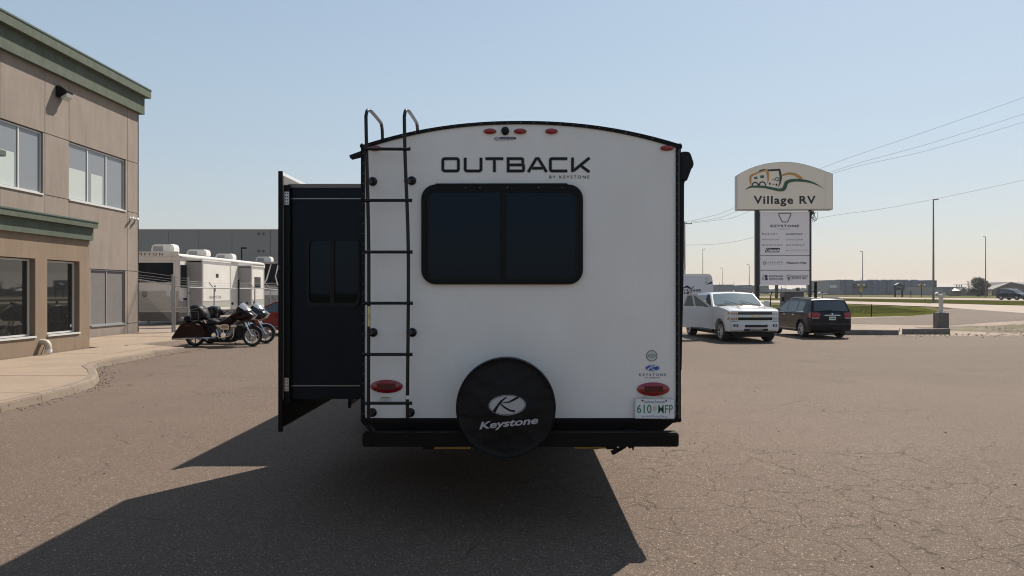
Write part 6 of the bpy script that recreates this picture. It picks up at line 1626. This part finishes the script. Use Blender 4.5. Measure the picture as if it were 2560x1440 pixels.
# big grey warehouse
M['whgrey'] = mat('grey_precast', (.26, .245, .242), .7, noise_=(.12, .9, (.235, .222, .22)))
M['whseam'] = mat('panel_seam', (.34, .33, .33), .7)
wh = thing('warehouse', 'huge flat grey warehouse wall rising behind the white trailers', 'building', (-60, 150, 0))
Yw = 150; zt = P(0, 575, Yw).z
seams = [180, 264, 345, 422, 497, 580, 676, 770, 860]
for i in range(len(seams) - 1):
    a, b_ = P(seams[i] + .5, 0, Yw).x, P(seams[i + 1] - .5, 0, Yw).x
    wp = MB().box(a, b_, Yw, Yw + .4, 0, zt).build('wall_panel', M['whgrey'], wh)
MB().box(P(180, 0, Yw).x, P(860, 0, Yw).x, Yw + .3, Yw + 60, 0, zt - .2).build('wall_core', M['whseam'], wh)
for x in (644, 656):
    for y in (581.5, 625): 
        a, b_ = P(x, y + 5.5, Yw), P(x + 5.5, y, Yw); MB().box(a.x, b_.x, Yw - .12, Yw - .01, a.z, b_.z).build('vent', M['rvdark'], wh)
mb = MB(); x0, x1 = P(180, 0, Yw).x, P(860, 0, Yw).x; n = 150
for i in range(n):
    xa = x0 + (x1 - x0) * i / n; mb.box(xa, xa + (x1 - x0) / n * .55, Yw - .1, Yw + .5, zt + .002, zt + .22)
mb.build('ribbed_edge', M['whgrey'], wh)
lp_ = thing('yard_lamp', 'black lamp post in front of the grey warehouse wall', 'lamp post', tuple(P(604, 755, 120))[:2] + (0,))
a = P(604, 618, 120); MB().tube([(a.x, 120, 0), (a.x, 120, a.z)], [.18, .12], 8).build('pole', M['steel_black'], lp_, smooth=True)
b_ = P(616, 620.5, 120); MB().box(a.x, b_.x, 119.8, 120.2, b_.z - .1, b_.z + .15).build('lamp_head', M['steel_black'], lp_)

# ------------------------------------------------------------------ right background
def building(name, label, Y, x0, x1, ytop, m, depth=40, ybase=None):
    a, b_ = P(x0, ytop, Y), P(x1, ytop, Y)
    t = thing(name, label, 'building', ((a.x + b_.x) / 2, Y, 0))
    MB().box(a.x, b_.x, Y, Y + depth, -.1, a.z).build('wall', m, t)
    return t
M['farblue'] = mat('blue_grey_cladding', (.125, .16, .225), .6, noise_=(.1, .9, (.10, .13, .185)))
M['farlight'] = mat('light_grey_cladding', (.20, .21, .215), .6)
M['fargrey'] = mat('grey_cladding', (.17, .19, .22), .7, noise_=(.08, .9, (.13, .14, .155)))
Yb = 380
bw = thing('blue_warehouse', 'long blue-grey ribbed warehouse across the highway with stepped parapet', 'building', (190, Yb, 0))
xs_ = [2072, 2101, 2112, 2125, 2135, 2146, 2172, 2180, 2196, 2208, 2217, 2226, 2238, 2262, 2274, 2286, 2297, 2306, 2318, 2338]
for i in range(len(xs_) - 1):
    a, b_ = P(xs_[i], 702, Yb), P(xs_[i + 1], 702, Yb); dd = (i * 7 % 3) * .5
    MB().box(a.x, b_.x - .06, Yb - dd, Yb + 30, -.1, a.z + (.35 if i % 3 == 0 else 0)).build('wall_panel', M['farlight'] if i == 0 else M['farblue'], bw)
    # ribs
    mb = MB(); n = max(2, int((b_.x - a.x) / 1.3))
    for k in range(n):
        xa = a.x + (b_.x - a.x) * (k + .3) / n; mb.box(xa, xa + .22, Yb - dd - .18, Yb - dd - .01, -.1, a.z - .1)
    if i: mb.build('cladding_rib', M['farblue'], bw)
for x0 in (2098, 2113, 2127, 2178, 2193, 2213, 2230, 2248, 2266, 2288):
    a, b_ = P(x0, 702.2, Yb), P(x0 + 9, 699, Yb); MB().box(a.x, b_.x, Yb + 2, Yb + 5, a.z - .2, b_.z).build('roof_vent', M['farblue'], bw)
a, b_ = P(2340.5, 737, Yb), P(2336, 701, Yb)
MB().box(b_.x, a.x, Yb - .5, Yb + 30, -.1, b_.z).build('corner', M['signgreen'] if False else M['decal_dark'], bw)
for k in range(5):
    a, b_ = P(2075 + k * 3.6, 719.5, Yb - .1), P(2077.6 + k * 3.6, 713, Yb - .1); MB().box(a.x, b_.x, Yb - .1, Yb + .02, a.z, b_.z).build('window', M['white'], bw)
a, b_ = P(2064, 736, Yb - 6), P(2106, 727, Yb - 6); MB().box(a.x, b_.x, Yb - 6, Yb - .6, -.1, b_.z).build('annex', M['fargrey'], bw)
a, b_ = P(2135, 720, Yb - 2), P(2168, 709.5, Yb - 2); sgb = MB().box(a.x, b_.x, Yb - 2, Yb - 1.3, a.z, b_.z).build('name_board', M['decal_dark'], bw)
text('lettering', 'CANAM', (2138, 2165, 711.5, 716.5), frontal(Yb - 2.02), M['whseam'], sgb)

gw = building('grey_factory', 'low grey factory with pale lettering behind the pickup roof', 480, 1786, 1922, 713.5, M['fargrey'])
for (x0, x1, y0) in ((1797, 1835, 711.4), (1865, 1880, 712.4), (1786, 1798, 714)):
    a, b_ = P(x0, 714, 481), P(x1, y0, 481); MB().box(a.x, b_.x, 481, 500, a.z - 1, b_.z).build('roof_block', M['fargrey'], gw)
text('lettering', 'EASTON', (1857, 1880, 716.2, 719.4), frontal(479.9), M['whseam'], gw, bold=.02)
for k, (x0, x1, yt, Y) in enumerate(((1922, 1990, 724.6, 700), (1945, 1972, 722.8, 760), (2000, 2070, 724, 720), (2020, 2052, 722.6, 780), (1360, 1790, 724.5, 760), (2342, 2352, 722.5, 500))):
    labs = ['low pale sheds on the skyline left of the pylon sign base', 'small grey shed roof on the skyline under the pylon sign', 'low grey sheds on the skyline between the sign and the blue warehouse', 'slightly taller grey shed left of the blue warehouse', 'long low grey shed on the skyline behind the white caravan', 'tiny grey shed at the right corner of the blue warehouse']
    building('distant_shed', labs[k], Y, x0, x1, yt, M['farlight'] if k % 2 == 0 else M['fargrey'], depth=20)
# treeline far off
def treeline():
    mb = MB(); rnd = random.Random(11)
    for k in range(900):
        x = rnd.uniform(-900, 1500); y = rnd.uniform(1150, 1350); h = rnd.uniform(3, 8); r = rnd.uniform(3, 9)
        for j in range(4):
            a = rnd.uniform(0, 6.28); q0 = Vector((x + rnd.uniform(-r, r), y + rnd.uniform(-r, r), -.1))
            mb.add([q0 + Vector((-r * .5, 0, 0)), q0 + Vector((r * .5, 0, 0)), q0 + Vector((r * .35, 0, h * .8)), q0 + Vector((rnd.uniform(-1, 1), 0, h)), q0 + Vector((-r * .35, 0, h * .7))], [(0, 1, 2, 3, 4)])
    o = mb.build('far_trees', M['leaf_far']); o['kind'] = 'stuff'
M['leaf_far'] = mat('hazy_foliage', (.06, .07, .05), .9)
treeline()

# brown-roofed hall, low shop, shed
hall = thing('brown_hall', 'broad brown gabled hall behind the tree at the right edge', 'building', (200, 300, 0))
Yh = 300; M['hallroof'] = mat('brown_shingle_roof', (.21, .19, .175), .8, noise_=(.4, .8, (.18, .165, .155))); M['hallwall'] = mat('brown_siding', (.15, .125, .115), .8)
g1 = [P(x, y, Yh) for x, y in ((2483, 722), (2527, 705.5), (2566, 713), (2600, 720), (2600, 740), (2483, 740))]
MB().prism([Vector((p.x, p.y, max(-.1, p.z))) for p in g1], (0, 1, 0)).build('gable_wall', M['hallwall'], hall)
ra, rb_, rc, rd = P(2458, 706.5, Yh + 12), P(2527, 705, Yh - .5), P(2480, 723.5, Yh - .5), P(2440, 722, Yh + 12)
MB().prism([ra, rb_, rc, rd], (0, 0, -.5)).build('roof', M['hallroof'], hall)
re_, rf_ = P(2610, 721, Yh - .5), P(2680, 712, Yh + 12)
MB().prism([rb_ + Vector((0, 0, .02)), P(2600, 705, Yh + 14), rf_, re_], (0, 0, -.5)).build('roof', M['hallroof'], hall)
MB().box(P(2440, 0, Yh).x + 1, g1[0].x - .1, Yh + 3, Yh + 12, -.1, P(0, 722.5, Yh).z).build('side_wall', M['hallwall'], hall)
a = P(2469, 706, Yh + 6); MB().box(a.x - .3, a.x + .3, Yh + 6, Yh + 6.6, a.z - .6, a.z + .7).build('chimney', M['fargrey'], hall)
shop = building('low_shop', 'pale low flat shop left of the tree across the highway', 330, 2354, 2416, 717, M['farlight'])
for k in range(6):
    a, b_ = P(2358 + k * 3, 723, 329.9), P(2360 + k * 3, 720.5, 329.9); MB().box(a.x, b_.x, 329.8, 329.98, a.z, b_.z).build('window', M['fargrey'], shop)
a, b_ = P(2389, 712.2, 331), P(2416, 711.4, 331); MB().box(a.x, b_.x, 331, 333, a.z, b_.z).build('canopy', M['fargrey'], shop)
for x in (2392, 2398, 2404): p = P(x, 712, 331.5); MB().box(p.x - .15, p.x + .15, 331.4, 331.7, P(x, 717, 331).z, p.z).build('canopy_post', M['fargrey'], shop)
shed = thing('gabled_shed', 'small grey gabled shed in front of the low shop', 'building', (175, 290, 0))
Ys = 290
pts = [P(x, y, Ys) for x, y in ((2401, 739.5), (2401, 724.5), (2408.5, 719), (2418, 726), (2418, 739.5))]
MB().prism([Vector((p.x, p.y, max(p.z, -.1))) for p in pts], (0, .6, 0)).build('gable_wall', M['hallwall'], shed)
MB().prism([P(2379, 727, Ys - .3), P(2386, 720, Ys + 4), P(2409, 718.2, Ys - .3), P(2401, 726.5, Ys - .3)], (0, 0, -.2)).build('roof', M['farlight'], shed)
MB().prism([P(2409, 718.2, Ys - .31), P(2412, 718.2, Ys + 4), P(2421, 726.5, Ys + 4), P(2419, 727.3, Ys - .31)], (0, 0, -.2)).build('roof', M['farlight'], shed)
a, b_ = P(2381, 739, Ys + 1), P(2401, 726.5, Ys + 1); MB().box(a.x, b_.x, Ys + 1, Ys + 4, -.1, b_.z).build('wall', M['hallroof'], shed)
for (x0, x1) in ((2388, 2394), (2396, 2399)):
    a, b_ = P(x0, 733, Ys + .95), P(x1, 729, Ys + .95); MB().box(a.x, b_.x, Ys + .93, Ys + .99, a.z, b_.z).build('window', M['fargrey'], shed)
# tree and bushes
def tree(name, label, cx, base, Y, wpx, hpx, seed, n=2600, trunk=True):
    rnd = random.Random(seed); b0 = P(cx, base, Y); k = Y / F; W_, H_ = wpx * k, hpx * k
    t = thing(name, label, 'tree' if trunk else 'bush', (b0.x, Y, -.1))
    tb_ = MB(); limbs = []
    tb_.tube([(b0.x, Y, -.1), (b0.x + .1, Y, H_ * .3), (b0.x - .1, Y, H_ * .75)], [W_ * .03, W_ * .022, .03], 6)
    blobs = []
    for i in range(26 if trunk else 8):
        a = rnd.uniform(0, 6.28); hh = rnd.uniform(.10, .86); rr = W_ * .44 * (1 - abs(hh - .4) * .8) * rnd.uniform(.3, 1)
        e = Vector((b0.x + math.cos(a) * rr, Y + math.sin(a) * rr * .6, H_ * hh)); tb_.tube([(b0.x, Y, H_ * hh * .55), e], [W_ * .012, .02], 5); blobs.append((e, W_ * rnd.uniform(.09, .17)))
    tb_.build('trunk', M['bark'], t)
    mb = MB()
    for i in range(n):
        e, r = rnd.choice(blobs); d = Vector((rnd.gauss(0, 1), rnd.gauss(0, 1), rnd.gauss(0, 1))).normalized() * r * rnd.uniform(.2, 1.15)
        c = e + d; 
        if c.z < 0: continue
        s_ = W_ * rnd.uniform(.014, .032); u = Vector((rnd.gauss(0, 1), rnd.gauss(0, 1), rnd.gauss(0, 1))).normalized(); v = u.orthogonal().normalized()
        mb.add([c - u * s_, c + v * s_ * .6, c + u * s_, c - v * s_ * .6], [(0, 1, 2, 3)])
    mb.build('crown', M['leaf'], t)
M['bark'] = mat('bark', (.08, .065, .05), .9); M['leaf'] = mat('leaf', (.045, .056, .03), .8, noise_=(.5, .9, (.075, .07, .04)))
tree('roadside_tree', 'dense dark bushy tree across the highway beside the brown hall', 2447, 740.5, 265, 62, 46, 5, 12000)
tree('roadside_tree', 'thin ragged brown-green tree at the left side of the dark bushy tree', 2423, 740, 268, 24, 42, 9, 2200)
tree('roadside_bush', 'dark low bush at the left end of the gabled shed', 2377, 740, 262, 24, 14, 12, 700, False)
tree('roadside_bush', 'ragged grey bush in front of the brown hall roof', 2474, 741, 262, 20, 20, 15, 700, False)
tree('roadside_bush', 'pale dead weed clump in the median left of the tall lamp post', 2313, 757, 112, 9, 14, 18, 260, False)
# park-style sign
ps = thing('timber_sign', 'dark green gabled timber sign on two posts beside the highway', 'sign', tuple(P(2250, 742, 230))[:2] + (0,))
Yp = 230
def bx(nm, x0, x1, y0, y1, m, parent, Y, d=.4):
    a, b_ = P(x0, y1, Y), P(x1, y0, Y); return MB().box(a.x, b_.x, Y, Y + d, a.z, b_.z).build(nm, m if not isinstance(m, str) else M[m], parent)
sgd = mat('sign_dark_green', (.018, .028, .022), .6)
bx('post', 2236.5, 2240, 724, 742.5, 'decal_dark', ps, Yp); bx('post', 2254.5, 2258, 724, 742.5, 'decal_dark', ps, Yp)
MB().prism([P(x, y, Yp - .1) for x, y in ((2235.5, 725), (2235.5, 713), (2240, 712.5), (2248, 708), (2255, 712), (2261.5, 712.5), (2261.5, 725))], (0, .5, 0)).build('board', sgd, ps)
MB().prism([P(x, y, Yp - .3) for x, y in ((2238.5, 712), (2247.5, 707), (2248.5, 708), (2239.5, 713))], (0, .8, 0)).build('roof_cap', M['white'], ps)
bx('name_strip', 2241, 2256, 716, 719, M['fargrey'], ps, Yp - .15, .04)
# flashing beacon signs
for k, (x, yb, lab) in enumerate(((2152.5, 742, 'yellow crossing beacon with mast and board, the left one of two'), (2303.5, 742, 'yellow crossing beacon without mast, the right one of two'))):
    Y = 232; t = thing('crossing_beacon', lab, 'traffic signal', tuple(P(x, yb, Y))[:2] + (0,), group='yellow beacons beside the highway')
    p = P(x, 0, Y); yel = M['signyellow'] if 'signyellow' in M else M.setdefault('signyellow', mat('signal_yellow', (.42, .26, .03), .5))
    MB().tube([(p.x, Y, -.1), (p.x, Y, P(x, 709, Y).z)], .13, 8).build('pole', M['steel_black'], t)
    if k == 0: MB().tube([(p.x, Y, P(x, 709, Y).z), (p.x, Y, P(x, 696, Y).z)], .06, 6).build('mast', M['steel_black'], t)
    a = P(x, 712.5, Y - .3); MB().prism([a + Vector((.50 * math.cos(q_), 0, .56 * math.sin(q_))) for q_ in [math.pi / 8 + math.pi / 4 * i for i in range(8)]], (0, .2, 0)).build('signal_head', yel, t)
    for z_ in (710.6, 714.4): MB().ell(P(x, z_, Y - .31), .19, .19, .05, 12).build('lamp', M['interior'], t)
    for s_ in (-1, 1):
        MB().ell(P(x + s_ * 7.2, 712.3, Y - .3), .24, .24, .3, 12, .1).build('side_lamp', M['chrome'], t, smooth=True)
    a, b_ = P(x - 7, 712.6, Y - .1), P(x + 7, 711.8, Y - .1); MB().box(a.x, b_.x, Y - .1, Y, a.z, b_.z).build('arm', M['steel_black'], t)
    if k == 0: bx('sign_plate', x - 3.2, x + 3.2, 719, 730, yel, t, Y - .25, .05)
    else: bx('sign_plate', x - .5, x + 3, 717, 731, yel, t, Y + .2, .05)
# lamp posts
lamps = [(2333.5, 499, 757, 1, .105, 'tallest grey street lamp standing in the highway median'), (2464, 592, 743.5, -1, .06, 'street lamp rising behind the bushy tree at right'),
         (2156.5, 628.5, 738, -1, .055, 'street lamp in front of the blue warehouse'), (1757, 622.5, 738.5, 1, .05, 'street lamp above the white caravan'),
         (1806.5, 670, 735, -1, .03, 'short distant street lamp above the grey factory'), (1873, 661.5, 735.5, -1, .05, 'distant street lamp left of the pylon sign')]
for (x, yt, yb, sd, w_, lab) in lamps:
    Y = CH * F / (yb - PY0); p = P(x, yt, Y); k = Y / F
    t = thing('street_lamp', lab, 'street lamp', (p.x, Y, -.03), group='street lamps along the highway')
    r0 = {757: 4.6, 743.5: 2.4, 738: 2.2, 738.5: 1.8, 735: 1.1, 735.5: 1.9}[yb] * k / 2 * 1.25
    MB().tube([(p.x, Y, -.03), (p.x, Y, p.z)], [r0, r0 * .5], 8).build('pole', M['lampgrey'] if 'lampgrey' in M else M.setdefault('lampgrey', mat('lamp_post_grey', (.13, .13, .135), .5)), t, smooth=True)
    L = (12 if yb == 757 else 6) * k * sd
    MB().tube([(p.x, Y, p.z), (p.x + L, Y, p.z + .02)], r0 * .45, 6).build('arm', M['lampgrey'], t)
    MB().box(min(p.x + L * .5, p.x + L), max(p.x + L * .5, p.x + L), Y - .15, Y + .15, p.z - .8 * k, p.z + .5 * k).build('lamp_head', M['lampgrey'], t)
# thin distant masts
for k, (x, yt) in enumerate(((2041, 706), (1799, 706), (1835, 703), (1953, 715), (1963, 712))):
    Y = 420 + 10 * k; p = P(x, yt, Y)
    labs = ('thin mast right of the pylon sign posts', 'thin mast over the left end of the grey factory', 'thin mast over the middle of the grey factory', 'thin pole seen under the left of the sign panel', 'thin pole seen under the middle of the sign panel')
    o = MB().tube([(p.x, Y, -.1), (p.x, Y, p.z)], [.2, .08], 6).build('mast', M['lampgrey']); tag(o, labs[k], 'mast', 'distant masts')
for k, (x, yt, yb, Y, r_, lab) in enumerate(((1941.5, 712, 746, 185, .42, 'thick brown wooden post seen under the brand panel of the pylon sign'), (1995, 719, 730, 200, .5, 'short dark post just above the utility cabinet'), (1954, 718, 742, 230, .12, 'thin light post between the pylon sign legs'))):
    p = P(x, yt, Y); o = MB().tube([(p.x, Y, -.1), (p.x, Y, p.z)], r_, 8).build('roadside_post', M['bark'] if k < 2 else M['lampgrey']); tag(o, lab, 'post')
# cars far off on the service road
for k, (x, Y, m_, lab) in enumerate(((2048, 340, 'rvwhite', 'tiny white car far away right of the pylon sign'), (2056, 330, 'rvwhite', 'second tiny white car far away right of the pylon sign, nearer the blue warehouse'), (1889, 300, 'rvwhite', 'tiny pale van far away left of the pylon sign post'), (2351, 300, 'rvwhite', 'tiny white car far away right of the tall lamp post'))):
    p = P(x, 730, Y); t = thing('distant_car', lab, 'car', (p.x, Y, -.05), group='cars far away on the highway')
    mb = MB(); mb.prism([(p.x - 2.2, Y, .3), (p.x - 2.25, Y, .9), (p.x - 1.3, Y, 1.0), (p.x - .7, Y, 1.5), (p.x + .9, Y, 1.5), (p.x + 1.6, Y, 1.0), (p.x + 2.2, Y, .9), (p.x + 2.2, Y, .3)], (0, 1.8, 0)); mb.build('body', M[m_], t, bevel=.08)
    for sx_ in (-1.4, 1.4): MB().lathe([(0, -.1), (.33, -.1), (.33, .1), (0, .1)], (p.x + sx_, Y + .05, .33), (0, 1, 0), 14).build('wheel', M['tyre'], t)
    MB().prism([(p.x - 1.15, Y - .01, 1.0), (p.x - .65, Y - .01, 1.42), (p.x + .8, Y - .01, 1.42), (p.x + 1.3, Y - .01, 1.0)], (0, .02, 0)).build('window', M['carglass'], t)
bc = thing('delineator', 'thin dark marker stake in the grass strip beyond the kerb', 'stake', tuple(G(2178.5, 791))[:2] + (-.03,))
p = G(2178.5, 791); MB().box(p.x - .03, p.x + .03, p.y - .02, p.y + .02, -.03, P(0, 760.5, p.y).z).build('stake', M['steel_black'], bc)
st2 = thing('delineator', 'thin dark stake beyond the highway right of the timber sign', 'stake', tuple(P(2277.5, 743, 222))[:2] + (-.03,))
p = P(2277.5, 728, 222); MB().box(p.x - .08, p.x + .08, 222, 222.2, -.1, P(0, 727, 222).z).build('stake', M['steel_black'], st2)

# ------------------------------------------------------------------ power line
lpole = P(1712, 559, 195); rpole = P(2960, 60, 44)
def pole(p, lab, arm):
    t = thing('utility_pole', lab, 'utility pole', (p.x, p.y, -.05))
    MB().tube([(p.x, p.y, -.05), (p.x, p.y, p.z + .6)], [.22, .14], 10).build('pole', M['bark'], t, smooth=True)
    MB().box(p.x - arm, p.x + arm, p.y - .08, p.y + .08, p.z - .12, p.z + .08).build('crossarm', M['bark'], t)
    for k in (-.92, .9, .25): MB().lathe([(.0, 0), (.09, 0), (.07, .15), (.1, .2), (.05, .3), (0, .3)], (p.x + arm * k, p.y, p.z + .081), (0, 0, 1), 10).build('insulator', M['lampgrey'], t, smooth=True)
    MB().tube([(p.x - arm * .7, p.y - .1, p.z - .1), (p.x, p.y - .1, p.z - .9)], .04, 5).build('brace', M['bark'], t)
pole(lpole, 'wooden utility pole with crossarm just right of the trailer', 1.9)
pole(rpole, 'wooden utility pole carrying the power lines outside the right of the lot', 1.6)
A = Vector((lpole.x, lpole.y)); B = Vector((rpole.x, rpole.y)); dAB = B - A
def wirept(px, py):
    s_ = (px - PX0) / F      # x = s*y meets the line A + t*dAB
    t = (s_ * A.y - A.x) / (dAB.x - s_ * dAB.y); X_, Y_ = A.x + dAB.x * t, A.y + dAB.y * t
    return P(px, py, Y_)
M['wire'] = mat('cable', (.05, .05, .055), .5)
lines = [([(1714, 555), (1775, 541), (1835, 520), (2060, 418), (2300, 334), (2560, 243), (2740, 167), (2960, 60)], 'upper power cable from the crossarm to the top right of the picture'),
         ([(1727, 555), (1790, 546), (1840, 529), (2083, 428), (2320, 360), (2560, 285), (2740, 225), (2960, 140)], 'middle power cable of the three upper ones'),
         ([(1733, 557), (1800, 549), (1860, 534), (2087, 432), (2320, 376), (2560, 305), (2740, 250), (2960, 170)], 'lower power cable of the three upper ones'),
         ([(1712, 613), (1780, 611), (1830, 605), (1888, 592), (2050, 545), (2200, 523), (2330, 499), (2560, 450), (2740, 405), (2960, 345)], 'single telephone cable passing the tall lamp post')]
for k, (pts, lab) in enumerate(lines):
    sp = [wirept(p[0], p[1]) for p in smooth_(pts, 5)]
    rr = [max(.009, .00017 * p.y) for p in sp]
    o = MB().tube(sp, rr, 5).build('power_cable', M['wire'], smooth=True); tag(o, lab, 'cable', 'overhead cables at right')

# ------------------------------------------------------------------ hazy air
hm = bpy.data.materials.new('summer_haze'); hm.use_nodes = True; nt = hm.node_tree
nt.nodes.remove(nt.nodes['Principled BSDF'])
pv_ = nt.nodes.new('ShaderNodeVolumePrincipled'); pv_.inputs['Color'].default_value = (.90, .89, .92, 1); pv_.inputs['Density'].default_value = .00014; pv_.inputs['Anisotropy'].default_value = .35
nt.links.new(pv_.outputs[0], nt.nodes['Material Output'].inputs['Volume'])
hz = MB().box(-3050, 3050, -650, 5050, -1.2, 24).build('haze', hm); hz['kind'] = 'stuff'
